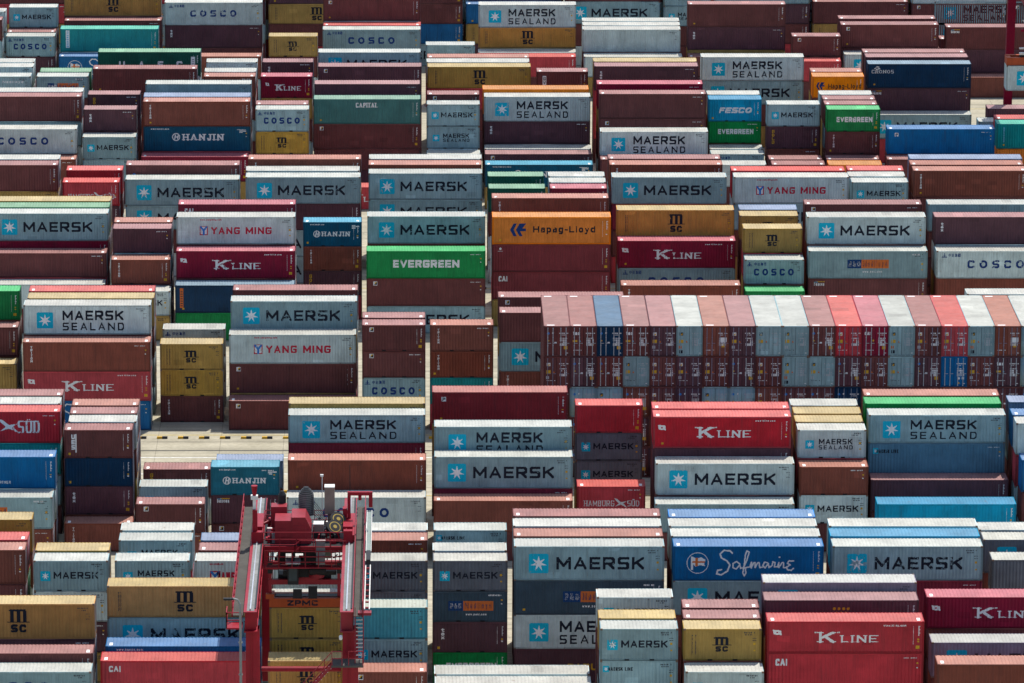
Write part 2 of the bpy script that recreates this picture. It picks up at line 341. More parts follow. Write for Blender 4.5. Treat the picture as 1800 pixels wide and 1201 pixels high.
# ------------------------------------------------------------------ container geometry
PITCH_C = 0.2786
W = 2.438
def dims(ft): return 12.192 if ft == 40 else 6.058
def profile(x0, x1, p=PITCH_C, d=0.036):
    """(x, depth) points of the trapezoid sheet between two posts; depth 0 is the outer face"""
    n = max(1, round((x1 - x0) / p)); p = (x1 - x0) / n; out = []
    for i in range(n):
        a = x0 + i * p; out += [(a, 0), (a + p * .26, 0), (a + p * .5, d), (a + p * .76, d)]
    out.append((x1, 0)); return out
def depth_at(pr, x):
    for (a, da), (b, db) in zip(pr, pr[1:]):
        if a <= x <= b: return da + (db - da) * (x - a) / max(b - a, 1e-9)
    return 0.0
_meshes = {}
def body_mesh(ft, h, c):
    key = ('body', ft, h, c)
    if key in _meshes: return _meshes[key]
    L = dims(ft); b = MB(); z0, z1 = .15, h - .11; y = W / 2 - .012
    pr = profile(-L / 2 + .15, L / 2 - .15)
    for sgn in (-1, 1):
        for (xa, da), (xb, db) in zip(pr, pr[1:]):
            b.quad((xa, sgn * (y - da), z0), (xb, sgn * (y - db), z0), (xb, sgn * (y - db), z1), (xa, sgn * (y - da), z1))
    pe = profile(-W / 2 + .15, W / 2 - .15, .25, .045); x = -L / 2 + .012
    for (ya, da), (yb, db) in zip(pe, pe[1:]):
        b.quad((x + da, ya, z0), (x + db, yb, z0), (x + db, yb, z1), (x + da, ya, z1))
    b.quad((-L / 2 + .1, -y + .06, .13), (L / 2 - .1, -y + .06, .13), (L / 2 - .1, y - .06, .13), (-L / 2 + .1, y - .06, .13))
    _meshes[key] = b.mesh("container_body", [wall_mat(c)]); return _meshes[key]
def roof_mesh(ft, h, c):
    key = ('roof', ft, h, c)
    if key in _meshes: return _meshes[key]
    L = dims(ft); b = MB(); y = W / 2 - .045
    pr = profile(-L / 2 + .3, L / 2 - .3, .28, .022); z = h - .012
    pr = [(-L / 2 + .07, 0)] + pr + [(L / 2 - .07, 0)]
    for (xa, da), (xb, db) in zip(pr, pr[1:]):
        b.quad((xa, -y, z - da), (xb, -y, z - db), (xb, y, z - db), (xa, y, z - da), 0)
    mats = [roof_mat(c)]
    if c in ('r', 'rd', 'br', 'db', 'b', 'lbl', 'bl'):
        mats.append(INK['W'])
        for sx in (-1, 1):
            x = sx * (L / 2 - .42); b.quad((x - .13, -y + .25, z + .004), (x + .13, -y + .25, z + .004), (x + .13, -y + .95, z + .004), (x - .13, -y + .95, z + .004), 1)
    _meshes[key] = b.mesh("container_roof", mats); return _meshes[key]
def frame_mesh(ft, h, c):
    key = ('frame', ft, h, c)
    if key in _meshes: return _meshes[key]
    L = dims(ft); b = MB(); X, Y = L / 2, W / 2
    for sx in (-1, 1):
        for sy in (-1, 1):
            xa, xb = sorted((sx * (X - .004), sx * (X - .155))); ya, yb = sorted((sy * (Y - .004), sy * (Y - .11)))
            b.box(xa, xb, ya, yb, .12, h - .12)
            for zz in ((0, .118), (h - .118, h)):
                xc, xd = sorted((sx * X, sx * (X - .178))); yc, yd = sorted((sy * Y, sy * (Y - .162)))
                b.box(xc, xd, yc, yd, *zz, 1)
    for sy in (-1, 1):
        ya, yb = sorted((sy * (Y - .006), sy * (Y - .06)))
        b.box(-X + .178, X - .178, ya, yb, .03, .155); b.box(-X + .178, X - .178, ya, yb, h - .115, h - .008, 2)
    for sx in (-1, 1):
        xa, xb = sorted((sx * (X - .006), sx * (X - .07)))
        b.box(xa, xb, -Y + .162, Y - .162, .03, .15); b.box(xa, xb, -Y + .162, Y - .162, h - .115, h - .008, 2)
    me = b.mesh("container_frame", [frame_mat(c), CASTING if c in ('g', 'gl', 'gd', 'y', 'yb', 'rsb', 'pg') else frame_mat(c), None])
    me.materials[2] = wall_mat(c); _meshes[key] = me; return me
def door_end_mesh(ft, h, c):
    """closed rear doors with their bars, for containers that show this end edge-on"""
    key = ('door', ft, h, c)
    if key in _meshes: return _meshes[key]
    L = dims(ft); b = MB(); x = L / 2 - .035
    for s in (-1, 1):
        ya, yb = sorted((s * .012, s * (W / 2 - .115))); b.box(x - .03, x, ya, yb, .152, h - .122)
        for q in (.33, .86): b.tube((x + .022, s * q, .17), (x + .022, s * q, h - .14), .017, 6, 1)
    _meshes[key] = b.mesh("container_doors", [wall_mat(c), INK['G']]); return _meshes[key]
def leaf_mesh(h, c, s):
    key = ('leaf', h, c, s)
    if key in _meshes: return _meshes[key]
    L = 12.192; b = MB(); x = L / 2 - .035; ya, yb = sorted((s * .014, s * (W / 2 - .115)))
    b.box(x - .03, x - .012, ya, yb, .152, h - .122)
    n = 5; zz = .19; hh = (h - .33) / n
    for i in range(n): b.box(x - .012, x, ya + .05, yb - .05, zz + i * hh + .03, zz + (i + 1) * hh - .03)
    for i in range(4):
        z = .35 + i * (h - .75) / 3
        yo = s * (W / 2 - .1); b.box(x - .012, x + .012, min(yo, yo - s * .12), max(yo, yo - s * .12), z, z + .14)
    _meshes[key] = b.mesh("door_leaf", [wall_mat(c)]); return _meshes[key]
def bar_mesh(h, ink):
    key = ('bar', h, ink)
    if key in _meshes: return _meshes[key]
    b = MB(); b.tube((0, 0, .1), (0, 0, h - .16), .034, 8, 0)
    for z in (.14, h * .35, h * .62, h - .22): b.box(-.03, .03, -.05, .05, z, z + .06, 0)
    b.box(.015, .03, -.02, .3, h * .43, h * .43 + .045, 0)
    _meshes[key] = b.mesh("locking_bar", [ink]); return _meshes[key]
def pocket_mesh():
    if 'pocket' not in _meshes:
        b = MB(); b.box(-.18, .18, -W / 2 - .002, -W / 2 + .05, .03, .145); _meshes['pocket'] = b.mesh("fork_pocket", [DARK])
    return _meshes['pocket']

def decal_mesh(name, g, ft):
    """lay a painted grid on the corrugated long side"""
    L = dims(ft); pr = profile(-L / 2 + .15, L / 2 - .15); y0 = W / 2 - .012; b = MB(); inks = []
    xs = [p[0] + L / 2 for p in pr]
    import bisect
    for (xa, xb, za, zb, ink) in g.quads():
        if ink not in inks: inks.append(ink)
        k = inks.index(ink); lo = max(xa, .155); hi = min(xb, L - .155)
        if hi <= lo: continue
        cuts = [lo] + xs[bisect.bisect_right(xs, lo + 1e-4):bisect.bisect_left(xs, hi - 1e-4)] + [hi]
        for p, q in zip(cuts, cuts[1:]):
            dp, dq = depth_at(pr, p - L / 2), depth_at(pr, q - L / 2)
            b.quad((p - L / 2, -y0 + dp - .006, za), (q - L / 2, -y0 + dq - .006, za), (q - L / 2, -y0 + dq - .006, zb), (p - L / 2, -y0 + dp - .006, zb), k)
    return b.mesh(name, [INK[i] for i in inks])

def star_emblem(g, x0, x1, y0, y1):
    s = min(x1 - x0, y1 - y0); cx, cy = (x0 + x1) / 2, (y0 + y1) / 2; r = s / 2
    for i in range(int((cx - r) / g.c), int((cx + r) / g.c) + 1):
        for j in range(int((cy - r) / g.c), int((cy + r) / g.c) + 1):
            dx, dy = abs((i + .5) * g.c - cx), abs((j + .5) * g.c - cy); q = r * .86
            if max(dx, dy) <= r and not (dx > q and dy > q and (dx - q) ** 2 + (dy - q) ** 2 > (r - q) ** 2): g.px[(i, j)] = 'b'
    pts = []
    for k in range(14):
        a = pi / 2 + k * pi / 7; rr = r * (.8 if k % 2 == 0 else .3); pts.append((cx + rr * cos(a), cy + rr * sin(a)))
    g.polyfill(pts, 'W')

def decals(logo, ft, h, c):
    """returns list of (part name, grid) painted on the long side"""
    L = dims(ft); big = ft == 40; out = []
    G = lambda: Grid(L, h, .022 if logo in ('cro', 'hyb', 'cap', 'gold', 'tri', 'tex') or not big else .035)
    def R(f0, f1): return f0 * L, f1 * L
    def V(t0, t1): return h * (1 - t1), h * (1 - t0)       # fractions measured down from the top
    g = G(); e = G()
    if logo == 'mk':
        if big: star_emblem(e, *R(.097, .23), *V(.18, .82)); g.text("MAERSK", *R(.28, .865), *V(.31, .675), 'k', .2, True, .2)
        else: star_emblem(e, *R(.09, .226), *V(.32, .68)); g.text("MAERSK", *R(.27, .865), *V(.36, .585), 'k', .2, True, .2)
    elif logo == 'ms':
        if big: star_emblem(e, *R(.104, .233), *V(.18, .85)); g.text("MAERSK", *R(.306, .787), *V(.18, .51), 'k', .2, True, .2); g.text("SEALAND", *R(.306, .79), *V(.59, .85), 'k', .17, True, .4)
        else: star_emblem(e, *R(.113, .24), *V(.34, .69)); g.text("MAERSK", *R(.31, .80), *V(.31, .51), 'k', .2, True, .2); g.text("SEALAND", *R(.31, .805), *V(.54, .69), 'k', .18, True, .4)
    elif logo == 'ml':
        s = .55 if not big else 1; star_emblem(e, *R(.035, .035 + .5 / L), *V(.16, .16 + .5 / h)); g.text("MAERSK LINE", *R(.1 if not big else .06, .42 if not big else .22), *V(.2, .31), 'k', .22, True, .25)
    elif logo == 'co':
        if big:
            g.text("COSCO", *R(.262, .735), *V(.33, .63), 'n', .25, False, .55); x0, x1 = R(.042, .09)
            e.text("\u4e2d\u8fdc\u96c6\u56e2", *R(.10, .20), *V(.09, .22), 'n', .11, True, .25); tp, bt = .08, .24
        else:
            g.text("COSCO", *R(.155, .83), *V(.36, .64), 'n', .25, False, .5); x0, x1 = R(.035, .13)
            e.text("\u4e2d\u8fdc\u96c6\u56e2", *R(.16, .36), *V(.11, .24), 'n', .11, True, .25); tp, bt = .1, .26
        y0, y1 = V(tp, bt); e.rect(x0, x1, y0, y0 + .06, 'n'); e.rect((x0 + x1) / 2 - .05, (x0 + x1) / 2 + .05, y0, y1, 'n'); e.stroke([(x0 + .1, y0 + .14), ((x0 + x1) / 2, y0 + .2), (x1 - .1, y0 + .14)], .06, 'n')
    elif logo == 'msc':
        a, b_, m0, m1, s0, s1 = (.454, .56, .16, .52, .58, .81) if big else (.41, .576, .25, .51, .54, .71)
        x0, x1 = R(a, b_); y0, y1 = V(m0, m1)
        for q in (0, .39, .78): g.rect(x0 + (x1 - x0) * q, x0 + (x1 - x0) * (q + .22), y0, y1 - .1, 'k')
        g.rect(x0 - .12, x0 + (x1 - x0) * .2, y1 - .14, y1 - .02, 'k'); g.rect(x0, x1 - .06, y1 - .16, y1, 'k')
        g.rect(x0 - .25, x1 + .25, y0 - .02, y0 + .055, 'k')
        g.text("SC", x0 + .02, x1 - .02, *V(s0, s1), 'k', .3, False, .2)
        for xx in ((.072, .085) if big else (.105, .15)):
            for k in range(14): e.rect(xx * L, xx * L + (.09 if k % 3 else .05), h * (.2 + .045 * k), h * (.2 + .045 * k) + .07, 'd')
    elif logo == 'kl':
        if big: f0, f1, k0, k1, l0, l1 = .034, .092, .305, .445, .47, .70; ky, ly, fy = (.33, .66), (.43, .655), (.26, .43)
        else: f0, f1, k0, k1, l0, l1 = .09, .168, .275, .43, .45, .77; ky, ly, fy = (.37, .64), (.45, .64), (.28, .44)
        kx0, kx1 = R(k0, k1); q = (kx1 - kx0); y0, y1 = V(*ky)
        g.text("K", kx0 + q * .17, kx1 - q * .12, y0, y1, 'w', .26, True, .2, True, tv=.14); g.text("LINE", *R(l0, l1), *V(*ly), 'w', .24, True, .3, True, tv=.13)
        for xx in (kx0, kx0 + .13, kx1 + .02, kx1 + .15): g.rect(xx - .03, xx + .05, y1 - .1, y1 + .02, 'w')
        a, b_ = R(f0, f1); y0, y1 = V(*fy); e.polyfill([(a, y1), (b_ - .06, y1 - .06), (b_, y0), (a + .08, y0 + .06)], 'w'); e.rect((a + b_) / 2 - .06, (a + b_) / 2 + .08, (y0 + y1) / 2 - .06, (y0 + y1) / 2 + .07, 'R')
        if big: e.text("www.kline.com", *R(.74, .885), *V(.1, .16), 'w', .2, True, .3)
    elif logo == 'ym':
        a, b_ = R(.194, .264) if big else R(.2, .34); y0, y1 = V(.33, .66)
        e.rect(a, b_, y0, y1, 'R'); e.rect(a + .12, b_ - .12, y0 + .1, y1 - .1, 'w'); m = (a + b_) / 2
        e.stroke([(a + .14, y1 - .12), (m, (y0 + y1) / 2), (b_ - .14, y1 - .12)], .2, 'u'); e.stroke([(m, (y0 + y1) / 2), (m, y0 + .1)], .22, 'u')
        g.text("YANG MING", *R(.292, .80), *V(.37, .63), 'R', .22, True, .22); g.text("www.yangming.com", *R(.2, .38), *V(.07, .13), 'R', .2, True, .3)
    elif logo == 'hl':
        a, b_ = R(.15, .288) if big else R(.075, .24); y0, y1 = V(.24, .7) if big else V(.27, .6); q = b_ - a; hh = y1 - y0
        for o in (0, .36):
            e.polyfill([(a + q * (o + .22), y1), (a + q * (o + .42), y1), (a + q * (o + .22), y0 + hh * .5), (a + q * (o + .42), y0), (a + q * (o + .22), y0), (a + q * o, y0 + hh * .5)], 'n')
        e.rect(a + q * .5, a + q * .98, y0 + hh * .4, y0 + hh * .62, 'n'); e.polyfill([(a + q * .62, y1), (a + q * .98, y1), (a + q * .72, y0 + hh * .55), (a + q * .5, y0 + hh * .5)], 'n')
        g.text("Hapag-Lloyd", *(R(.345, .868) if big else R(.31, .945)), *(V(.33, .565) if big else V(.34, .56)), 'k', .19 if big else .15, True, .24)
    elif logo == 'eg':
        g.text("EVERGREEN", *(R(.224, .78) if big else R(.18, .855)), *(V(.32, .605) if big else V(.34, .565)), 'w', .25, True, .14)
    elif logo == 'hj':
        x0, x1 = R(.268, .343) if big else R(.174, .292); y0, y1 = V(.27, .57) if big else V(.34, .63); r = (x1 - x0) / 2
        e.disc((x0 + x1) / 2, (y0 + y1) / 2, r, 'w', r * .78); e.text("H", x0 + r * .5, x1 - r * .5, y0 + r * .35, y1 - r * .35, 'w', .22, True, .2, False, .18)
        g.text("HANJIN", *(R(.368, .745) if big else R(.32, .795)), *(V(.3, .55) if big else V(.39, .57)), 'w', .24, True, .34, True, tv=.13)
        g.text("www.hanjin.com", *(R(.07, .24) if big else R(.12, .36)), *V(.07, .125), 'w', .22, True, .3)
        x = L * (.895 if big else .83)
        for k in range(3): e.rect(x, x + .38, h * .84 - k * .14, h * .84 - k * .14 + .1, 'w')
        e.rect(x + .4, x + .78, h * .8, h * .8 + .1, 'w')
    elif logo == 'po':
        b0, b1, o1 = (.328, .446, .675) if big else (.207, .406, .81); y0, y1 = V(.31, .63)
        e.rect(b0 * L, b1 * L, y0, y1, 'B'); e.rect(b1 * L, o1 * L, y0, y1, 'O')
        g.text("P&O", b0 * L + .15, b1 * L - .12, y0 + .2, y1 - .2, 'w', .24, True, .25, True, tv=.14); g.text("Nedlloyd", b1 * L + .14, o1 * L - .14, y0 + .2, y1 - .16, 'B', .22, True, .28)
        g.text("www.ponl.com", *(R(.456, .62) if big else R(.44, .72)), *V(.71, .78), 'w', .2, True, .3)
        g.dashes(*(R(.865, .935) if big else R(.75, .9)), *V(.1, .15), 'w', 9, 3)
    elif logo == 'cap': g.text("CAPITAL", *R(.395, .597), *V(.15, .33), 'w', .22, True, .2, True, tv=.13)
    elif logo == 'saf':
        cx, cy = .162 * L, h * .515; r = .073 * L
        e.disc(cx, cy, r, 'w', r * .94); e.rect(cx - r * .6, cx - r * .4, cy - r * .65, cy + r * .62, 'w')
        e.polyfill([(cx - r * .5, cy + r * .6), (cx - r * .1, cy + r * .42), (cx + r * .3, cy + r * .55), (cx + r * .72, cy + r * .3), (cx + r * .6, cy - r * .1), (cx + r * .7, cy - r * .3), (cx + r * .2, cy - r * .2), (cx - r * .2, cy - r * .35), (cx - r * .45, cy - r * .1)], 'w')
        e.rect(cx - r * .2, cx + r * .02, cy - r * .3, cy + r * .5, 'O'); e.rect(cx - r * .5, cx + r * .65, cy, cy + r * .17, 'O')
        x0, x1 = R(.29, .80); q = x1 - x0; m = h
        P = lambda pts: [(x0 + a * q, h - m * b_) for a, b_ in pts]
        g.stroke(P([(.2, .2), (.17, .13), (.09, .12), (.04, .22), (.06, .34), (.13, .42), (.17, .54), (.14, .72), (.06, .83), (.0, .80), (.01, .7), (.06, .68)]), .13, 'w')
        g.stroke(P([(.3, .52), (.26, .44), (.21, .5), (.21, .62), (.25, .66), (.3, .55), (.31, .64), (.35, .62), (.39, .4), (.42, .17), (.39, .13), (.37, .25), (.36, .5), (.34, .78), (.36, .86), (.38, .78), (.37, .62), (.43, .6), (.45, .46), (.45, .63), (.48, .48), (.5, .47), (.5, .62), (.53, .48), (.55, .47), (.56, .62), (.6, .6)]), .11, 'w')
        g.stroke(P([(.66, .48), (.62, .46), (.6, .56), (.63, .63), (.67, .5), (.68, .62), (.72, .56), (.73, .45), (.76, .47), (.75, .6), (.79, .6), (.81, .47), (.81, .62), (.85, .47), (.87, .48), (.87, .62), (.9, .62)]), .11, 'w')
        g.stroke(P([(1.0, .43), (.94, .42), (.92, .5), (.96, .54), (.91, .6), (.92, .68), (.97, .7), (1.0, .64)]), .11, 'w'); g.rect(x0 + .805 * q, x0 + .83 * q, h * .66, h * .7, 'w')
    elif logo == 'fes': g.text("FESCO", *R(.19, .80), *V(.36, .62), 'w', .27, True, .14, slant=.3)
    elif logo == 'cro':
        g.text("CRONOS", *R(.04, .252), *V(.25, .385), 'w', .17, False, .3, True, tv=.12); x = .09 * L
        e.stroke([(x - .3, h * .8), (x, h * .86), (x + .35, h * .8), (x - .1, h * .77)], .09, 'w'); e.stroke([(x - .1, h * .9), (x + .25, h * .87)], .08, 'w')
    elif logo == 'uasc':
        for ch, a in zip("UASC", (.205, .395, .58, .765)): g.text(ch, *R(a, a + .055), *V(.38, .68), 'w', .24, True)
        e.rect(*R(.905, .945), *V(.2, .7), 'w')
        for k in range(5): e.rect(.914 * L, .936 * L, h * (.36 + .08 * k), h * (.36 + .08 * k) + .07, 'd')
    elif logo == 'hs':
        if big: hx, sx, bx = (.19, .52), (.69, .85), (.55, .70); y = (.29, .67)
        else: hx, sx, bx = (.1, .545), (.735, .91), (.545, .735); y = (.5, .70)
        g.text("HAMBURG", *R(*hx), *V(*y), 'w', .15, True, .2, True, tv=.1); g.text("SUD", *R(*sx), *V(*y), 'w', .15, True, .2, True, tv=.1)
        y0, y1 = V(*y); u = sx[0] + (sx[1] - sx[0]) * .5
        for q in (.43, .52): e.rect(L * (sx[0] + (sx[1] - sx[0]) * q), L * (sx[0] + (sx[1] - sx[0]) * q) + .1, y1 + .05, y1 + .14, 'w')
        a, b_ = R(*bx); m = (y0 + y1) / 2; q = b_ - a; hh = (y1 - y0) * (1.1 if not big else .75)
        e.polyfill([(a, m + hh * .85), (a + q * .2, m + hh * .75), (a + q * .5, m + hh * .2), (a + q * .95, m + hh * .35), (a + q * .7, m), (a + q * 1.02, m - hh * .75), (a + q * .5, m - hh * .2), (a + q * .05, m - hh * .5), (a + q * .35, m), (a + q * .1, m + hh * .5)], 'w')
    elif logo == 'tri': g.column("TRITON", (.06 if big else .12) * L, h * .86, .21 if h < 2.7 else .23, 'w', .24, 1.18)
    elif logo == 'tex': g.column("tex", (.055 if big else .11) * L, h * .8, .32, 'w', .26, .98)
    elif logo == 'gold': g.column("GOLD", (.075 if big else .1) * L, h * .85, .36, 'Y', .22, 1.15)
    elif logo == 'ves': g.column("UES", .105 * L, h * .84, .42, 'w', .26, 1.15); g.rect(.165 * L, .18 * L, h * .2, h * .86, 'w')
    elif logo == 'cai': g.text("CAI", *(R(.055, .128) if big else R(.1, .24)), *V(.16, .345), 'w', .24, True, .12)
    elif logo == 'bcn':
        x = (.058 if big else .115) * L; e.rect(x, x + .42, h * .75, h * .75 + .42, 'w'); e.polyfill([(x + .04, h * .75 + .06), (x + .38, h * .75 + .06), (x + .38, h * .75 + .38)], 'k'); e.polyfill([(x + .1, h * .75 + .3), (x + .38, h * .75 + .4), (x + .2, h * .75 + .14)], 'Y')
    elif logo == 'hyb':
        x = (.05 if big else .09) * L; g.text("beacon", x, x + 1.05, h * .74, h * .74 + .34, 'w', .18, True, .3); e.rect(x + .3, x + 1.1, h * .87, h * .87 + .08, 'Y'); e.rect(x, x + .4, h * .86, h * .86 + .06, 'c')
    elif logo == 'caru': g.text("CARU", *R(.36, .56), *V(.43, .63), 'Y', .24, True, .2)
    elif logo == 'csh':
        e.rect(*R(.056, .096), *V(.06, .82), 'w')
        for k in range(9): e.rect(.066 * L, .066 * L + (.2 if k % 2 else .26), h * (.21 + .08 * k), h * (.21 + .08 * k) + .11, 'c')
    elif logo == 'gre': g.column("GESEACO", .06 * L, h * .86, .22, 'c', .24, 1.15)
    elif logo == 'box': e.rect(*R(.115, .19), *V(.2, .95), 'w'); g.column("GV", .128 * L, h * .74, .38, 'd', .24, 1.2)
    elif logo == 'orv':
        e.rect(*R(.04, .07), *V(.1, .82), 'O')
        for k in range(7): e.rect(.046 * L, .046 * L + .2, h * (.24 + .085 * k), h * (.24 + .085 * k) + .12, 'd')
    elif logo == 'sq': x = .07 * L; e.rect(x, x + .42, h * .7, h * .7 + .44, 'w'); e.text("P", x + .1, x + .34, h * .7 + .08, h * .7 + .36, 'k', .26)
    elif logo == 'blu': e.disc(.072 * L, h * .62, .2, 'u')
    elif logo == 'kd': e.disc(.495 * L, h * .6, .27, 'w'); e.polyfill([(.495 * L - .15, h * .56), (.495 * L + .15, h * .56), (.495 * L, h * .68)], 'n')
    elif logo == 'dot': e.disc(.07 * L, h * .84, .12, 'w'); e.rect(.05 * L, .09 * L, h * .75, h * .75 + .05, 'w')
    elif logo == 'part': g.text("PARTNER", *R(.56, .675), *V(.76, .84), 'w', .2, True, .3)
    elif logo == 'wdt':
        for i, x in enumerate((.455, .485, .515, .545, .47, .5, .53, .485, .515, .5)): e.disc(x * L, h * (.76 - .13 * (0 if i < 4 else 1 if i < 7 else 2 if i < 9 else 3)), .12, 'Y')
    elif logo == 'mark': g.text("Nedlloyd", *R(.45, .85), *V(.2, .3), 'w', .24, True, .3)
    if g.px: out.append(("lettering", g))
    if e.px: out.append(("emblem", e))
    return out
LIGHT = {'g', 'gl', 'gd', 'pg', 'y', 'yb', 'lgn', 'rsb', 'lb'}
def marking_grid(ft, h, dark, v):
    L = dims(ft); g = Grid(L, h, .03); k = 'd' if dark else 'w'; big = ft == 40; r = random.Random(v * 13 + ft)
    x1 = L - .35
    if dark:
        g.dashes(x1 - 1.0, x1 - .1, h * .86, h * .86 + .1, k, 7, v); g.dashes(x1 - .95, x1 - .3, h * .8, h * .8 + .08, k, 5, v + 1)
        for q in range(2 + v): g.dashes(x1 - .35, x1, h * (.7 - .07 * q), h * (.7 - .07 * q) + .06, k, 3, v + q)
        if v != 1: g.rect(x1 - .28, x1 - .1, h * .5, h * .5 + .17, 'Y'); g.rect(x1 - .25, x1 - .1, h * .3, h * .3 + .12, 'Y')
    else:
        if v == 0:
            g.dashes(x1 - 1.2, x1, h * .86, h * .86 + .07, k, 11, 5); g.rect(x1 - .2, x1 - .05, h * .7, h * .7 + .12, 'Y'); g.rect(x1 - .2, x1 - .08, h * .58, h * .58 + .1, k)
        else:
            for q in range(9): g.rect(x1 - .1, x1 - .1 + (.07 if q % 3 else .13), h * (.83 - .035 * q), h * (.83 - .035 * q) + .06, k)
            for q in range(24): g.rect(x1 - .5, x1 - .46, h * (.28 + .024 * q), h * (.28 + .024 * q) + .04, k)
            for q in (.42, .35): g.rect(x1 - .16, x1 - .02, h * q, h * q + .1, 'Y' if q > .4 or v == 1 else k)
            if v == 1: g.rect(x1 - .3, x1, h * .14, h * .14 + .28, 'Y')
        if v == 2: g.rect(L * .06, L * .06 + .2, h * .12, h * .12 + .2, 'Y')
    return g
_dc = {}
def decal_parts(logo, ft, h, c, v):
    key = (logo, ft, h)
    if key not in _dc: _dc[key] = [(n, decal_mesh("painted_" + n, g, ft)) for n, g in decals(logo, ft, h, c)] if logo != 'pl' else []
    k2 = ('marks', ft, h, c in LIGHT, v)
    if k2 not in _dc: _dc[k2] = decal_mesh("painted_markings", marking_grid(ft, h, c in LIGHT, v), ft)
    return _dc[key] + [("markings", _dc[k2])]

def container(X, Y, z, ft, h, code, label, v):
    """X centre, Y front face, z underside"""
    logo, c = code.split('.')
    t = empty("shipping_container", (X, Y + W / 2, z))
    tag(t, label, "container", "stacked shipping containers")
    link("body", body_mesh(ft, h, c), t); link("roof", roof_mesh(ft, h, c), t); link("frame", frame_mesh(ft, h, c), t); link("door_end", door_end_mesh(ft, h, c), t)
    for n, me in decal_parts(logo, ft, h, c, v): link(n, me, t)
    if ft == 20:
        for q in (-.95, 1.0): link("fork_pocket", pocket_mesh(), t, (q, 0, 0))
    return t

# door markings of the containers that stand end-on
def door_grid(h, c, v):
    g = Grid(W, h, .03); gr = c in ('g', 'gl'); k = 'd' if gr else 'w'
    u = W / 2
    if v in (0, 2): g.disc(.42, h * .76, .12, 'u'); g.disc(.85, h * .77, .08, 'w'); g.rect(.4, .5, h * .5, h * .5 + .1, 'Y'); g.rect(1.0, 1.2, h * .42, h * .42 + .16, 'w'); g.rect(1.85, 2.2, h * .24, h * .24 + .3, 'Y')
    if v == 1: g.text("tex", .28, .9, h * .7, h * .7 + .36, 'w', .26, True, .15); g.rect(.25, .65, h * .48, h * .48 + .17, 'Y'); g.disc(.9, h * .5, .07, 'c'); g.rect(2.05, 2.2, h * .37, h * .37 + .08, 'Y')
    if v in (3, 4):
        g.rect(.3, .62, h * .68, h * .68 + .32, 'k' if gr else 'w'); g.polyfill([(.36, h * .68 + .05), (.58, h * .68 + .05), (.58, h * .68 + .27)], 'Y'); g.rect(.28, .66, h * .44, h * .44 + .32, 'Y')
        g.polyfill([(.85, h * .46), (1.05, h * .46), (.95, h * .46 + .17)], 'O'); g.rect(.25, .5, h * .26, h * .26 + .26, 'G' if v == 3 else 'O')
        if v == 4 and gr: g.rect(.28, .6, h * .1, h * .1 + .32, 'k')
    if v == 5: g.rect(1.6, 2.2, h * .48, h * .48 + .4, 'w'); g.rect(1.75, 2.1, h * .3, h * .3 + .28, 'Y')
    if v == 6: g.polyfill([(1.55, h * .1), (1.8, h * .1), (1.68, h * .1 + .2)], 'Y'); g.disc(1.68, h * .28, .11, 'w'); g.rect(1.95, 2.15, h * .25, h * .25 + .2, 'w')
    if v == 7: g.text("CAI", .25, .75, h * .7, h * .7 + .3, 'w', .24); g.rect(.95, 1.1, h * .5, h * .5 + .15, 'Y'); g.rect(1.85, 2.2, h * .24, h * .24 + .3, 'Y')
    g.dashes(1.45, 2.3, h * .75, h * .75 + .07, k if not gr else 'G', 8, v); g.dashes(1.6, 2.1, h * .69, h * .69 + .06, k if not gr else 'G', 5, v + 3)
    for q in range(4): g.dashes(1.5, 2.2, h * (.58 - .075 * q), h * (.6 - .06 * q) + .045, k if not gr else 'G', 5, v * 7 + q)
    if v % 2: g.dashes(.3, 1.1, h * .2, h * .2 + .05, k, 7, v)
    g.rect(2.1, 2.25, h * .1, h * .1 + .07, 'w')
    return g
def door_mark_mesh(h, c, v):
    key = ('dm', h, c, v)
    if key not in _meshes:
        b = MB(); inks = []; x = 12.192 / 2 - .029
        for (a, b_, z0, z1, ink) in door_grid(h, c, v).quads():
            if ink not in inks: inks.append(ink)
            b.quad((x, -W / 2 + a, z0), (x, -W / 2 + b_, z0), (x, -W / 2 + b_, z1), (x, -W / 2 + a, z1), inks.index(ink))
        _meshes[key] = b.mesh("door_markings", [INK[i] for i in inks])
    return _meshes[key]
def end_container(X, Y, z, h, c, v, label):
    t = empty("shipping_container", (X, Y + 12.192 / 2, z), -pi / 2)
    tag(t, label, "container", "stacked shipping containers")
    link("body", body_mesh(40, h, c), t); link("roof", roof_mesh(40, h, c), t); link("frame", frame_mesh(40, h, c), t)
    bi = INK['G'] if c != 'g' else wall_mat('g')
    if c in ('b', 'bd', 'br', 'r', 'rd') and v in (3, 5): bi = wall_mat('pg')
    for s in (-1, 1):
        d = link("door", leaf_mesh(h, c, s), t)
        for q in (.36, .84): link("locking_bar", bar_mesh(h, bi), d, (12.192 / 2 - .005, s * q, 0))
    link("markings", door_mark_mesh(h, c, v), t)
    return t

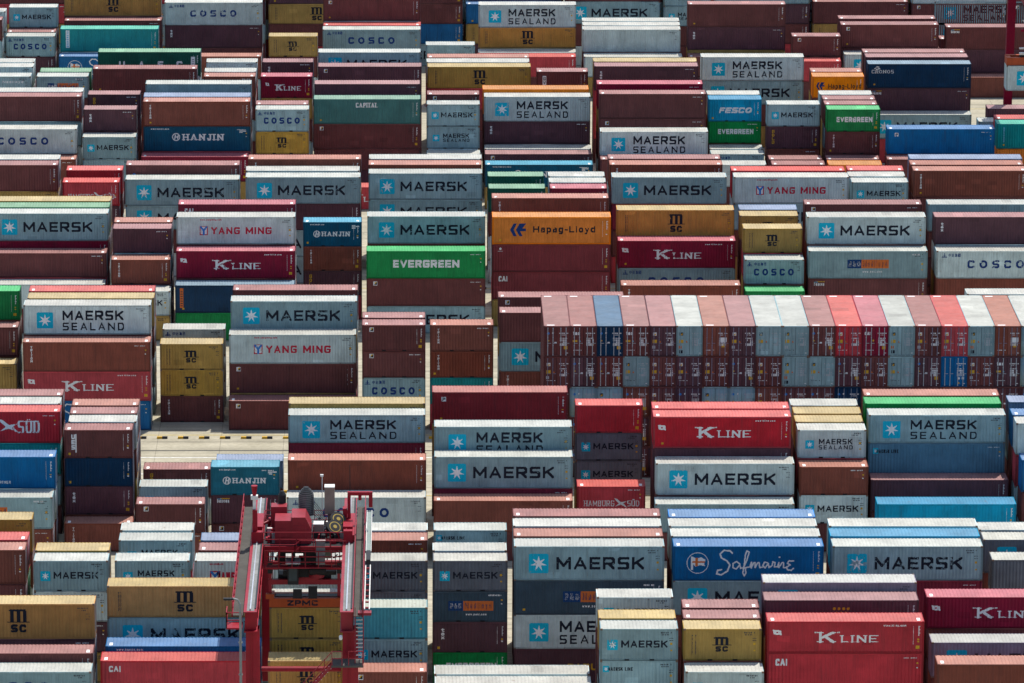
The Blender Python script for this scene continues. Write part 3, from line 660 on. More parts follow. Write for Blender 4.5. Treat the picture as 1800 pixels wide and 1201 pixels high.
# ------------------------------------------------------------------ ground
def ground():
    b = MB(); b.quad((-3000, -500, 0), (3000, -500, 0), (3000, 5000, 0), (-3000, 5000, 0))
    m, nt, p = base_mat("concrete_yard", 0.85)
    tc = nt.nodes.new("ShaderNodeTexCoord"); mp = nt.nodes.new("ShaderNodeMapping"); nt.links.new(tc.outputs["Object"], mp.inputs[0])
    n1 = noise(nt, mp, .18, 6.0); n2 = noise(nt, mp, 2.4, 6.0); mp3 = nt.nodes.new("ShaderNodeMapping"); mp3.inputs["Scale"].default_value = (.05, 1.2, 1); nt.links.new(tc.outputs["Object"], mp3.inputs[0]); n3 = noise(nt, mp3, 1.0, 4.0)
    d = mixrgb(nt); r = ramp(nt, n1.outputs[0], .35, .65); nt.links.new(r.outputs[0], d.inputs[0]); d.inputs[6].default_value = (*GROUND_A, 1); d.inputs[7].default_value = (*GROUND_B, 1)
    d2 = mixrgb(nt, 'MULTIPLY'); d2.inputs[0].default_value = 1; r2 = ramp(nt, n2.outputs[0], .3, .7, .85, 1.1); nt.links.new(d.outputs[2], d2.inputs[6]); nt.links.new(r2.outputs[0], d2.inputs[7])
    d3 = mixrgb(nt, 'MULTIPLY'); d3.inputs[0].default_value = 1; r3 = ramp(nt, n3.outputs[0], .35, .7, 1.05, .8); nt.links.new(d2.outputs[2], d3.inputs[6]); nt.links.new(r3.outputs[0], d3.inputs[7])
    mp4 = nt.nodes.new("ShaderNodeMapping"); mp4.inputs["Scale"].default_value = (.02, .9, 1); nt.links.new(tc.outputs["Object"], mp4.inputs[0]); n4 = noise(nt, mp4, 1.0, 8.0, .7); n5 = noise(nt, mp, .55, 8.0, .75)
    d4 = mixrgb(nt); r4 = ramp(nt, n4.outputs[0], .52, .66, 0, .55); nt.links.new(r4.outputs[0], d4.inputs[0]); nt.links.new(d3.outputs[2], d4.inputs[6]); d4.inputs[7].default_value = (.12, .11, .09, 1)
    d5 = mixrgb(nt); r5 = ramp(nt, n5.outputs[0], .60, .68, 0, .6); nt.links.new(r5.outputs[0], d5.inputs[0]); nt.links.new(d4.outputs[2], d5.inputs[6]); d5.inputs[7].default_value = (.10, .09, .08, 1); d3 = d5
    # expansion joints every 5 m
    sep = nt.nodes.new("ShaderNodeSeparateXYZ"); nt.links.new(tc.outputs["Object"], sep.inputs[0])
    last = d3
    for ax, per in ((0, 6.0), (1, 5.0)):
        md = nt.nodes.new("ShaderNodeMath"); md.operation = 'PINGPONG'; md.inputs[1].default_value = per / 2; nt.links.new(sep.outputs[ax], md.inputs[0])
        lt = ramp(nt, md.outputs[0], 0.0, .05, .55, 1.0); dd = mixrgb(nt, 'MULTIPLY'); dd.inputs[0].default_value = 1; nt.links.new(last.outputs[2], dd.inputs[6]); nt.links.new(lt.outputs[0], dd.inputs[7]); last = dd
    nt.links.new(last.outputs[2], p.inputs["Base Color"])
    tag(link("ground", b.mesh("ground", [m])), kind="structure")
GROUND_A, GROUND_B = (.48, .44, .33), (.36, .33, .24)
ground()
LINE_Y = plain("line_yellow", (.48, .36, .08), .8, var=.3); LINE_W = plain("line_white", (.62, .62, .58), .8, var=.25); JOINT = plain("drain_dark", (.05, .052, .05), .9)
def stripe(name, y0, y1, m, z=.004):
    b = MB(); b.quad((-90, y0, z), (110, y0, z), (110, y1, z), (-90, y1, z)); tag(link(name, b.mesh(name, [m])), kind="structure")
for y in (501.6, 561.9, 480.1, 657.0, 618.8): stripe("yellow_line", y, y + .16, LINE_Y)
for y in (493.4, 487.6): stripe("white_line", y, y + .22, LINE_W)
for y in (495.8,): stripe("drain_channel", y, y + .32, JOINT)
WS_Y = plain("stop_yellow", (.62, .36, .03), .7); WS_K = plain("stop_black", (.03, .03, .032), .8)
def stop_mesh():
    if 'stop' not in _meshes:
        b = MB()
        for x0, x1, m in ((-.5, 0, 0), (0, .5, 1)):
            q = [(-.15, 0), (-.11, .2), (.11, .2), (.15, 0)]
            for i in range(3): b.quad((x0, *q[i]), (x1, *q[i]), (x1, *q[i + 1]), (x0, *q[i + 1]), m)
            b.poly([(x0, *p) for p in q], m) if x0 < 0 else b.poly([(x1, *p) for p in q], m)
        _meshes['stop'] = b.mesh("wheel_stop", [WS_Y, WS_K])
    return _meshes['stop']
STOPS = [
(-25.6, 500.4, 'yellow and black wheel stop, first from left along the sunlit open lane'),
(-23.6, 500.4, 'yellow and black wheel stop, second from left along the sunlit open lane'),
(-21.6, 500.4, 'yellow and black wheel stop, third from left along the sunlit open lane'),
(-19.6, 500.4, 'yellow and black wheel stop, fourth from left along the sunlit open lane'),
(-17.6, 500.4, 'yellow and black wheel stop, fifth from left along the sunlit open lane'),
(-15.600000000000001, 500.4, 'yellow and black wheel stop, sixth from left along the sunlit open lane'),
(-13.600000000000001, 500.4, 'yellow and black wheel stop, seventh from left along the sunlit open lane'),
(-11.600000000000001, 500.4, 'yellow and black wheel stop, eighth from left along the sunlit open lane'),
(2.3, 500.4, 'yellow and black wheel stop in the gap right of the two-line star container'),
(-11.2, 481.3, 'yellow and black wheel stop in the gap behind the red crane'),
(22.9, 481.3, 'yellow and black wheel stop in the gap beside the end-on row'),
(7.6, 561.7, 'yellow and black wheel stop in the gap right of the long green container'),
]
for x, y, lab in STOPS:
    o = link("wheel_stop", stop_mesh(), None, (x, y, .003)); tag(o, lab, "wheel stop", "yellow and black wheel stops along the lane")

# ------------------------------------------------------------------ the containers: X centre, front Y, underside z, length, height, look, variant, label
BOXES = [
(-47.12, 669.78, 7.773, 20, 2591, 'mk.g', 1, 'short grey container with star square and one-line name left of the tan initialled one'),
(-47.12, 664.04, 5.182, 20, 2591, 'co.g', 0, 'short grey container with spaced dark blue letters left of the teal one'),
(-37.33, 672.65, 8.688, 40, 2896, 'msc.yb', 0, 'long tan container with stacked black initials left of the pale grey blue-lettered one'),
(-37.15, 669.78, 5.792, 40, 2896, 'pl.b', 0, 'long maroon container in front of the tan initialled one'),
(-37.32, 664.04, 5.792, 40, 2896, 'csh.tl', 1, 'long teal container with tall white panel'),
(-30.92, 634.08, 8.688, 40, 2896, 'uasc.dgn', 2, 'long dark green container with widely spaced white letters'),
(-31.03, 625.32, 8.383, 40, 2896, 'pl.b', 2, 'long maroon container right of the grey panelled one'),
(-24.58, 669.78, 8.078, 40, 2896, 'co.gl', 2, 'long pale grey container with spaced dark blue letters resting on the dark maroon one'),
(-24.58, 669.78, 5.182, 40, 2896, 'tex.bd', 0, 'long dark maroon container with three stacked letters beneath the pale grey blue-lettered one'),
(-40.71, 625.32, 7.773, 20, 2591, 'po.g', 0, 'short grey container with blue and orange panel'),
(-43.59, 608.94, 8.383, 40, 2896, 'pl.b', 1, 'long maroon container behind the pale grey blue-lettered one'),
(-43.84, 603.18, 5.792, 40, 2896, 'co.gl', 2, 'long pale grey container with spaced dark blue letters left of the grey star one'),
(-34.11, 614.7, 7.773, 20, 2591, 'gold.bd', 0, 'short dark maroon container with yellow stacked letters topmost of its stack'),
(-34.1, 606.06, 7.773, 20, 2591, 'tex.bd', 0, 'short dark maroon container with three stacked letters left of the brown one'),
(-34.08, 603.18, 5.182, 20, 2591, 'mk.g', 2, 'short grey container with star square and one-line name left of the petrol blue ring-logo one'),
(-24.37, 614.7, 8.688, 40, 2896, 'pl.g', 1, 'long grey container left of the crimson serif-lettered one'),
(-24.24, 606.06, 8.383, 40, 2896, 'tri.br', 2, 'long brown container with small stacked white letters resting on the petrol blue ring-logo one'),
(-24.24, 606.06, 5.487, 40, 2896, 'hj.db', 0, 'long petrol blue container with ringed logo and serif name beneath the brown one'),
(-24.39, 603.18, 2.591, 40, 2896, 'pl.rd', 1, 'long crimson container left of the brown one'),
(-24.37, 570.35, 8.688, 40, 2896, 'blu.b', 1, 'long maroon container with blue dot'),
(-34.03, 573.4, 7.773, 20, 2591, 'pl.r', 2, 'short red container left of the maroon one'),
(-43.85, 570.35, 8.688, 40, 2896, 'pl.b', 2, 'long maroon container left of the red one'),
(-11.39, 690.2, 5.487, 40, 2896, 'po.gd', 2, 'long dark grey container resting on the grey one'),
(-11.39, 690.2, 2.591, 40, 2896, 'mk.g', 1, 'long grey container beneath the dark grey one'),
(1.65, 687.3, 5.487, 40, 2896, 'mk.g', 1, 'long grey container resting on the dark green one'),
(1.65, 687.3, 2.591, 40, 2896, 'uasc.dgn', 1, 'long dark green container'),
(-4.81, 672.65, 8.078, 40, 2896, 'bcn.b', 2, 'long maroon container with small square logo right of the dark grey one'),
(-4.79, 666.91, 5.182, 40, 2896, 'co.g', 0, 'long grey container with spaced dark blue letters topmost of its stack'),
(-4.84, 637.0, 8.078, 40, 2896, 'mk.g', 0, 'long grey container behind the dark maroon one'),
(-4.73, 628.24, 8.078, 40, 2896, 'bcn.bd', 1, 'long dark maroon container with small square logo'),
(-4.93, 614.7, 8.688, 40, 2896, 'pl.bd', 0, 'long dark maroon container right of the crimson serif-lettered one'),
(-4.91, 608.94, 8.078, 40, 2896, 'cap.gg', 2, 'long grey-green container with small serif name'),
(-4.91, 608.94, 5.182, 40, 2896, 'bcn.b', 1, 'long maroon container with small square logo beneath the grey-green one'),
(-14.51, 664.04, 5.182, 20, 2591, 'msc.y', 0, 'short mustard container with stacked black initials left of the grey blue-lettered one'),
(-14.5, 634.08, 7.773, 20, 2591, 'tex.bd', 0, 'short dark maroon container with three stacked letters left of the dark maroon one'),
(-14.47, 625.32, 7.773, 20, 2591, 'kl.rd', 1, 'short crimson container with white serif lettering'),
(-14.53, 606.06, 7.773, 20, 2591, 'co.g', 0, 'short grey container with spaced dark blue letters resting on the mustard initialled one'),
(-14.53, 606.06, 5.182, 20, 2591, 'msc.y', 0, 'short mustard container with stacked black initials beneath the grey blue-lettered one'),
(-11.36, 573.4, 8.688, 40, 2896, 'tri.br', 2, 'long brown container with small stacked white letters left of the salmon-roofed one'),
(1.62, 573.4, 8.078, 40, 2896, 'pl.br', 2, 'long container showing its salmon roof'),
(4.94, 608.94, 7.773, 20, 2591, 'mk.g', 0, 'short grey container with star square and one-line name resting on the grey two-line star one'),
(4.94, 608.94, 5.182, 20, 2591, 'ms.g', 1, 'short grey container with star square and two-line name beneath the grey star one'),
(8.17, 631.16, 7.773, 40, 2591, 'msc.y', 0, 'long mustard container with stacked black initials'),
(14.67, 669.78, 7.773, 40, 2896, 'ms.gl', 0, 'long pale grey container with star square and two-line name resting on the tan initialled one'),
(14.67, 669.78, 5.182, 40, 2591, 'msc.yb', 1, 'long tan container with stacked black initials beneath the pale grey two-line star one'),
(17.92, 628.24, 7.773, 20, 2591, 'box.b', 2, 'short maroon container with boxed vertical letters'),
(14.47, 614.7, 8.078, 40, 2896, 'pl.o', 1, 'long orange container topmost of its stack'),
(14.6, 611.82, 7.773, 40, 2896, 'ms.gl', 1, 'long pale grey container with star square and two-line name resting on the dark maroon one'),
(14.6, 611.82, 5.182, 40, 2591, 'tex.bd', 0, 'long dark maroon container with three stacked letters beneath the pale grey two-line star one'),
(14.61, 606.06, 2.591, 40, 2591, 'bcn.bd', 2, 'long dark maroon container behind the petrol blue ring-logo one'),
(14.56, 600.3, 2.591, 40, 2591, 'hj.db', 0, 'long petrol blue container with ringed logo and serif name topmost of its stack'),
(28.34, 690.2, 5.182, 40, 2896, 'co.gl', 1, 'long pale grey container with spaced dark blue letters left of the maroon one'),
(27.61, 666.91, 5.182, 40, 2896, 'pl.gl', 1, 'long pale grey container left of the dark maroon one'),
(27.65, 625.32, 8.688, 40, 2896, 'tex.bd', 0, 'long dark maroon container with three stacked letters right of the maroon one'),
(27.62, 614.7, 8.688, 40, 2896, 'pl.rd', 0, 'long crimson container left of the grey star one'),
(27.7, 608.94, 8.688, 40, 2896, 'pl.b', 0, 'long maroon container resting on the maroon one'),
(27.7, 608.94, 5.792, 40, 2896, 'bcn.b', 0, 'long maroon container with small square logo beneath the maroon one'),
(27.65, 603.18, 5.487, 40, 2896, 'ms.gl', 1, 'long pale grey container with star square and two-line name left of the green block-lettered one'),
(40.68, 666.91, 8.383, 40, 2896, 'pl.b', 2, 'long maroon container resting on the dark maroon one'),
(40.68, 666.91, 5.487, 40, 2896, 'tex.bd', 0, 'long dark maroon container with three stacked letters beneath the maroon one'),
(40.65, 634.08, 8.078, 40, 2896, 'ms.gl', 1, 'long pale grey container with star square and two-line name resting on the grey star one'),
(40.65, 634.08, 5.182, 40, 2896, 'mk.g', 2, 'long grey container with star square and one-line name beneath the pale grey two-line star one'),
(37.3, 611.82, 7.773, 20, 2591, 'fes.sb', 2, 'short sky blue container with slanted white lettering'),
(37.3, 611.82, 5.182, 20, 2591, 'eg.gn', 0, 'short green container with white block lettering beneath the sky blue slant-lettered one'),
(27.6, 573.4, 8.078, 40, 2896, 'tri.br', 1, 'long brown container with small stacked white letters left of the red one'),
(50.36, 687.3, 5.182, 20, 2591, 'cai.rd', 0, 'short crimson container with short white name'),
(61.66, 693.1, 5.182, 40, 2896, 'pl.bl', 0, 'long blue container left of the grey two-line star one'),
(59.78, 666.91, 5.792, 40, 2896, 'bcn.b', 2, 'long maroon container with small square logo left of the maroon one'),
(73.08, 684.4, 5.487, 40, 2896, 'ms.g', 0, 'long grey container with star square and two-line name right of the blue one'),
(72.9, 666.91, 5.487, 40, 2896, 'hyb.b', 0, 'long maroon container with small white and yellow logo resting on the dark maroon one'),
(72.9, 666.91, 2.591, 40, 2896, 'pl.bd', 0, 'long dark maroon container beneath the maroon one'),
(73.0, 664.04, 0, 40, 2591, 'pl.br', 1, 'long brown container in front of the dark maroon one'),
(50.45, 664.04, 5.182, 20, 2591, 'bcn.b', 2, 'short maroon container with small square logo left of the maroon one'),
(50.15, 625.32, 7.773, 20, 2591, 'hl.o', 1, 'short orange container with blue arrow logo'),
(60.14, 634.08, 8.078, 40, 2896, 'pl.bd', 0, "long dark maroon container topmost of its stack, at photo's top far right"),
(59.91, 628.24, 8.383, 40, 2896, 'cro.nv', 2, 'long navy container with small white serif name'),
(59.91, 628.24, 5.487, 40, 2896, 'hyb.bd', 0, 'long dark maroon container with small white and yellow logo'),
(59.77, 625.32, 2.896, 40, 2896, 'mk.g', 0, 'long grey container with star square and one-line name right of the green block-lettered one'),
(43.79, 608.94, 7.773, 20, 2591, 'mk.g', 1, 'short grey container with star square and one-line name resting on the dark maroon one'),
(43.79, 608.94, 5.182, 20, 2591, 'gold.bd', 1, 'short dark maroon container with yellow stacked letters beneath the grey star one'),
(50.43, 606.06, 7.773, 20, 2591, 'eg.gn', 1, 'short green container with white block lettering resting on the maroon one'),
(50.43, 606.06, 5.182, 20, 2591, 'tri.b', 2, 'short maroon container with small stacked white letters beneath the green block-lettered one'),
(60.14, 603.18, 5.792, 40, 2896, 'sq.bl', 0, 'long blue container with white square logo'),
(72.85, 606.06, 5.792, 40, 2896, 'gre.tl', 2, 'long teal container topmost of its stack'),
(60.05, 573.4, 8.078, 40, 2896, 'pl.br', 2, 'long brown container right of the grey star one'),
(60.09, 570.35, 8.078, 40, 2896, 'tri.br', 2, 'long brown container with small stacked white letters behind the grey one'),
(50.17, 567.3, 7.773, 20, 2591, 'mk.g', 0, 'short grey container with star square and one-line name left of the brown one'),
(40.56, 570.35, 8.078, 40, 2896, 'pl.r', 2, 'long red container left of the grey star one'),
(40.47, 564.25, 8.688, 40, 2896, 'ym.gl', 0, 'long pale grey container with red lettering left of the grey star one'),
(-34.06, 567.3, 7.773, 20, 2591, 'hs.r', 2, 'short red container with white bird and lettering left of the grey star one'),
(-24.3, 567.3, 7.773, 40, 2896, 'mk.g', 0, 'long grey container with star square and one-line name right of the red bird-logo one'),
(-37.3, 551.0, 8.383, 40, 2896, 'pl.lgn', 0, 'long light green container'),
(-37.27, 548.0, 8.383, 40, 2896, 'mk.g', 2, 'long grey container with star square and one-line name resting on the crimson one'),
(-37.27, 548.0, 5.487, 40, 2896, 'pl.rd', 2, 'long crimson container beneath the grey star one'),
(-37.31, 545.0, 5.182, 40, 2591, 'pl.b', 0, 'long maroon container behind the pale grey one'),
(-37.37, 542.0, 2.591, 40, 2591, 'pl.gl', 0, 'long pale grey container in front of the maroon one'),
(-27.53, 545.0, 7.773, 20, 2591, 'pl.bd', 0, 'short dark maroon container'),
(-27.57, 542.0, 5.182, 20, 2591, 'tri.br', 1, 'short brown container with small stacked white letters left of the crimson serif-lettered one'),
(-17.97, 551.0, 8.688, 40, 2896, 'cai.rd', 2, 'long crimson container with short white name'),
(-17.9, 545.0, 8.688, 40, 2896, 'ym.gl', 2, 'long pale grey container with red lettering left of the petrol blue ring-logo one'),
(-17.84, 542.0, 5.792, 40, 2896, 'kl.rd', 1, 'long crimson container with white serif lettering left of the brown one'),
(-17.85, 539.0, 2.896, 40, 2896, 'orv.nv', 2, 'long navy container with narrow orange panel'),
(-8.02, 548.0, 7.773, 20, 2591, 'hj.db', 2, 'short petrol blue container with ringed logo and serif name'),
(-8.02, 548.0, 5.182, 20, 2591, 'tri.br', 1, 'short brown container with small stacked white letters beneath the petrol blue ring-logo one'),
(-8.02, 548.0, 2.591, 20, 2591, 'gold.bd', 1, 'short dark maroon container with yellow stacked letters beneath the brown one'),
(-11.36, 564.25, 8.688, 40, 2896, 'mk.g', 1, 'long grey container with star square and one-line name resting on the dark maroon one'),
(-11.36, 564.25, 5.792, 40, 2896, 'pl.bd', 2, 'long dark maroon container beneath the grey star one'),
(1.65, 570.35, 7.773, 40, 2896, 'mk.g', 1, 'long grey container with star square and one-line name resting on the grey star one'),
(1.65, 570.35, 5.182, 40, 2591, 'mk.g', 0, 'long grey container with star square and one-line name beneath the grey star one'),
(1.68, 548.0, 8.078, 40, 2896, 'mk.g', 2, 'long grey container with star square and one-line name right of the petrol blue ring-logo one'),
(1.63, 542.0, 5.792, 40, 2896, 'eg.gn', 0, 'long green container with white block lettering'),
(1.63, 542.0, 2.896, 40, 2896, 'bcn.b', 0, 'long maroon container with small square logo beneath the green block-lettered one'),
(1.63, 542.0, 0, 40, 2896, 'mk.g', 1, 'long grey container with star square and one-line name beneath the maroon one'),
(14.63, 554.0, 8.688, 40, 2896, 'tri.br', 2, 'long brown container with small stacked white letters left of the tan initialled one'),
(14.54, 545.0, 8.688, 40, 2896, 'hl.o', 2, 'long orange container with blue arrow logo'),
(14.54, 545.0, 5.792, 40, 2896, 'dot.bs', 1, 'long brick maroon container with tiny white logo'),
(14.54, 545.0, 2.896, 40, 2896, 'cai.bs', 1, 'long brick maroon container with short white name'),
(14.63, 512.35, 8.078, 40, 2896, 'bcn.b', 2, 'long maroon container with small square logo right of the grey star one'),
(14.62, 503.5, 8.688, 40, 2896, 'pl.b', 0, 'long maroon container resting on the grey one'),
(14.62, 503.5, 5.792, 40, 2896, 'mk.g', 2, 'long grey container beneath the maroon one'),
(27.52, 564.25, 8.688, 40, 2896, 'mk.g', 0, 'long grey container with star square and one-line name left of the pale grey red-lettered one'),
(27.56, 551.0, 8.078, 40, 2896, 'msc.yb', 2, 'long tan container with stacked black initials left of the mustard initialled one'),
(27.58, 548.0, 5.487, 40, 2896, 'kl.rd', 2, 'long crimson container with white serif lettering resting on the grey blue-lettered one'),
(27.58, 548.0, 2.591, 40, 2896, 'co.g', 2, 'long grey container with spaced dark blue letters beneath the crimson serif-lettered one'),
(27.6, 539.0, 2.896, 40, 2896, 'tri.br', 2, 'long brown container with small stacked white letters right of the brick maroon one'),
(37.28, 551.0, 7.773, 20, 2591, 'msc.y', 2, 'short mustard container with stacked black initials right of the tan initialled one'),
(37.28, 545.0, 7.773, 20, 2591, 'msc.y', 2, 'short mustard container with stacked black initials behind the grey blue-lettered one'),
(37.3, 542.0, 5.182, 20, 2591, 'co.g', 1, 'short grey container with spaced dark blue letters left of the grey panelled one'),
(47.04, 551.0, 8.688, 40, 2896, 'bcn.b', 0, 'long maroon container with small square logo in front of the grey star one'),
(46.9, 545.0, 8.688, 40, 2896, 'mk.gl', 2, 'long pale grey container with star square and one-line name left of the dark maroon one'),
(46.87, 542.0, 5.792, 40, 2896, 'po.g', 0, 'long grey container with blue and orange panel'),
(46.87, 542.0, 2.896, 40, 2896, 'hyb.b', 2, 'long maroon container with small white and yellow logo beneath the grey panelled one'),
(59.85, 551.0, 8.688, 40, 2896, 'pl.g', 1, 'long grey container in front of the brown one'),
(59.96, 545.0, 8.688, 40, 2896, 'tex.bd', 0, 'long dark maroon container with three stacked letters right of the pale grey star one'),
(59.97, 542.0, 5.792, 40, 2896, 'co.gl', 0, 'long pale grey container with spaced dark blue letters resting on the brown one'),
(59.97, 542.0, 2.896, 40, 2896, 'pl.br', 1, 'long brown container beneath the pale grey blue-lettered one'),
(-43.91, 512.35, 8.688, 40, 2896, 'eg.gn', 1, 'long green container left of the mustard one'),
(-30.84, 512.35, 8.688, 40, 2896, 'pl.r', 2, 'long red container right of the green one'),
(-30.77, 509.4, 8.688, 40, 2896, 'pl.y', 1, 'long mustard container right of the green one'),
(-30.96, 506.45, 8.688, 40, 2896, 'ms.gl', 1, 'long pale grey container with star square and two-line name behind the brown one'),
(-30.87, 503.5, 5.792, 40, 2896, 'tri.br', 0, 'long brown container with small stacked white letters resting on the red serif-lettered one'),
(-30.87, 503.5, 2.896, 40, 2896, 'kl.r', 1, 'long red container with white serif lettering beneath the brown one'),
(-20.98, 512.35, 5.182, 20, 2591, 'co.gl', 1, 'short pale grey container with spaced dark blue letters'),
(-20.99, 506.45, 5.182, 20, 2591, 'msc.y', 1, 'short mustard container with stacked black initials left of the pale grey red-lettered one'),
(-20.99, 506.45, 2.591, 20, 2591, 'msc.y', 0, 'short mustard container with stacked black initials resting on the maroon one'),
(-20.99, 506.45, 0, 20, 2591, 'tri.b', 1, 'short maroon container with small stacked white letters beneath the mustard initialled one'),
(-11.17, 515.3, 8.078, 40, 2896, 'pl.b', 2, 'long maroon container left of the maroon one'),
(-11.2, 509.4, 8.383, 40, 2896, 'mk.g', 2, 'long grey container with star square and one-line name behind the pale grey red-lettered one'),
(-11.28, 506.45, 5.792, 40, 2896, 'ym.gl', 2, 'long pale grey container with red lettering resting on the maroon one'),
(-11.28, 506.45, 2.896, 40, 2896, 'bcn.b', 2, 'long maroon container with small square logo beneath the pale grey red-lettered one'),
(-11.25, 503.5, 0, 40, 2896, 'bcn.b', 1, 'long maroon container with small square logo in front of the maroon one'),
(-37.2, 467.54, 8.383, 40, 2896, 'hs.r', 0, "long red container at photo's lower far left"),
(-37.3, 461.78, 5.792, 40, 2896, 'part.bl', 2, 'long blue container left of the navy one'),
(-37.42, 458.9, 2.896, 40, 2896, 'po.g', 2, 'long grey container left of the dark maroon one'),
(-27.57, 464.66, 7.773, 20, 2591, 'ves.b', 2, 'short maroon container with tall white stacked letters'),
(-27.57, 464.66, 5.182, 20, 2591, 'pl.nv', 2, 'short navy container beneath the maroon one'),
(-27.57, 464.66, 2.591, 20, 2591, 'tex.bd', 1, 'short dark maroon container with three stacked letters beneath the navy one'),
(-27.49, 461.78, 0, 20, 2591, 'tri.br', 1, 'short brown container with small stacked white letters behind the grey star one'),
(-20.91, 470.42, 2.591, 20, 2591, 'gold.b', 1, 'short maroon container with yellow stacked letters'),
(-21.0, 464.66, 2.591, 20, 2591, 'mk.g', 2, 'short grey container with star square and one-line name left of the dark maroon one'),
(-21.01, 458.9, 2.591, 20, 2591, 'bcn.b', 2, 'short maroon container with small square logo left of the dark maroon one'),
(-14.52, 461.78, 5.182, 20, 2591, 'hj.hjt', 0, 'short dark teal container with ringed logo and serif name'),
(-14.52, 461.78, 2.591, 20, 2591, 'hyb.bd', 1, 'short dark maroon container with small white and yellow logo'),
(-1.55, 503.5, 7.773, 20, 2591, 'bcn.b', 1, 'short maroon container with small square logo resting on the maroon one'),
(-1.55, 503.5, 5.182, 20, 2591, 'bcn.b', 0, 'short maroon container with small square logo beneath the maroon one'),
(-1.55, 503.5, 2.591, 20, 2591, 'co.g', 2, 'short grey container with spaced dark blue letters beneath the maroon one'),
(4.93, 503.5, 7.773, 20, 2591, 'tri.br', 0, 'short brown container with small stacked white letters resting on the brown one'),
(4.93, 503.5, 5.182, 20, 2591, 'tri.br', 2, 'short brown container with small stacked white letters beneath the brown one'),
(-4.75, 470.42, 8.383, 40, 2896, 'pl.y', 0, 'long container showing its cream roof'),
(-4.74, 467.54, 8.383, 40, 2591, 'ms.g', 2, 'long grey container with star square and two-line name resting on the crimson one'),
(-4.74, 467.54, 5.487, 40, 2896, 'kd.rd', 1, 'long crimson container beneath the grey two-line star one'),
(-4.67, 461.78, 5.487, 40, 2896, 'pl.br', 2, 'long brown container right of the dark teal ring-logo one'),
(-4.72, 458.9, 2.896, 40, 2896, 'co.gl', 1, 'long pale grey container with spaced dark blue letters resting on the maroon one'),
(-4.72, 458.9, 0, 40, 2896, 'pl.b', 1, 'long maroon container beneath the pale grey blue-lettered one'),
(8.08, 473.3, 8.688, 40, 2896, 'sq.bs', 2, 'long brick maroon container with white square logo'),
(8.23, 464.66, 7.773, 40, 2896, 'ms.g', 2, 'long grey container with star square and two-line name left of the dark grey star one'),
(8.23, 461.78, 5.792, 40, 2896, 'mk.g', 0, 'long grey container with star square and one-line name left of the dark grey star one'),
(8.17, 458.9, 2.591, 40, 2896, 'pl.br', 2, 'long brown container right of the pale grey blue-lettered one'),
(17.92, 473.3, 7.773, 20, 2591, 'pl.r', 1, 'short red container resting on the dark grey star one'),
(17.92, 473.3, 5.182, 20, 2591, 'mk.gd', 2, 'short dark grey container with star square and one-line name beneath the red one'),
(17.92, 473.3, 2.591, 20, 2591, 'mk.gd', 1, 'short dark grey container with star square and one-line name beneath the dark grey star one'),
(17.85, 464.66, 2.591, 20, 2591, 'hs.r', 0, 'short red container with white bird and lettering behind the pink-roofed one'),
(27.63, 467.54, 8.688, 40, 2896, 'pl.r', 0, 'long red container right of the red one'),
(27.6, 464.66, 8.688, 40, 2896, 'kl.r', 2, 'long red container with white serif lettering resting on the dark maroon one'),
(27.6, 464.66, 5.792, 40, 2896, 'pl.bd', 1, 'long dark maroon container beneath the red serif-lettered one'),
(27.74, 461.78, 5.182, 40, 2896, 'mk.gl', 1, 'long pale grey container with star square and one-line name left of the brown one'),
(27.59, 458.9, 2.591, 40, 2591, 'mk.g', 1, 'long grey container with star square and one-line name left of the pale grey star one'),
(37.32, 464.66, 7.773, 20, 2591, 'ms.gl', 2, 'short pale grey container with star square and two-line name'),
(37.33, 461.78, 5.182, 20, 2591, 'pl.br', 0, 'short brown container resting on the pale grey star one'),
(37.33, 461.78, 2.591, 20, 2591, 'mk.gl', 0, 'short pale grey container with star square and one-line name beneath the brown one'),
(46.92, 473.3, 8.383, 40, 2896, 'pl.br', 1, 'long brown container in front of the maroon end-on one'),
(46.78, 470.42, 8.383, 40, 2896, 'pl.gn', 1, "long green container at photo's middle far right"),
(46.89, 467.54, 8.383, 40, 2591, 'ms.g', 2, 'long grey container with star square and two-line name resting on the grey-blue small-star one'),
(46.89, 467.54, 5.487, 40, 2896, 'ml.gb', 0, 'long grey-blue container with tiny star and small name'),
(46.94, 464.66, 2.896, 40, 2896, 'pl.bd', 2, 'long dark maroon container right of the brown one'),
(47.04, 458.9, 2.591, 40, 2591, 'pl.sb', 2, 'long sky blue container right of the pale grey star one'),
(-37.33, 432.5, 8.383, 40, 2896, 'pl.y', 2, "long mustard container at photo's lower far left"),
(-37.28, 423.5, 8.383, 40, 2896, 'pl.br', 2, "long brown container at photo's bottom far left"),
(-27.57, 426.5, 7.773, 20, 2591, 'pl.y', 2, 'short mustard container left of the grey two-line star one'),
(-27.51, 423.5, 7.773, 20, 2591, 'mk.g', 1, 'short grey container with star square and one-line name left of the grey two-line star one'),
(-20.92, 432.5, 7.773, 20, 2591, 'pl.gl', 0, 'short pale grey container left of the pale blue one'),
(-20.91, 429.5, 7.773, 20, 2591, 'ms.g', 2, 'short grey container with star square and two-line name left of the pale blue one'),
(-20.92, 423.5, 7.773, 20, 2591, 'ms.g', 0, 'short grey container with star square and two-line name left of the pale grey red-lettered one'),
(-14.53, 438.5, 5.182, 20, 2591, 'pl.lb', 1, 'short pale blue container'),
(-14.6, 435.5, 5.182, 20, 2591, 'pl.b', 2, 'short maroon container left of the pale grey one'),
(-14.42, 423.5, 7.773, 20, 2591, 'ym.gl', 0, 'short pale grey container with red lettering'),
(-17.91, 413.24, 8.688, 40, 2591, 'msc.yb', 2, 'long tan container with stacked black initials resting on the grey star one'),
(-17.91, 413.24, 5.792, 40, 2896, 'mk.g', 0, 'long grey container with star square and one-line name beneath the tan initialled one'),
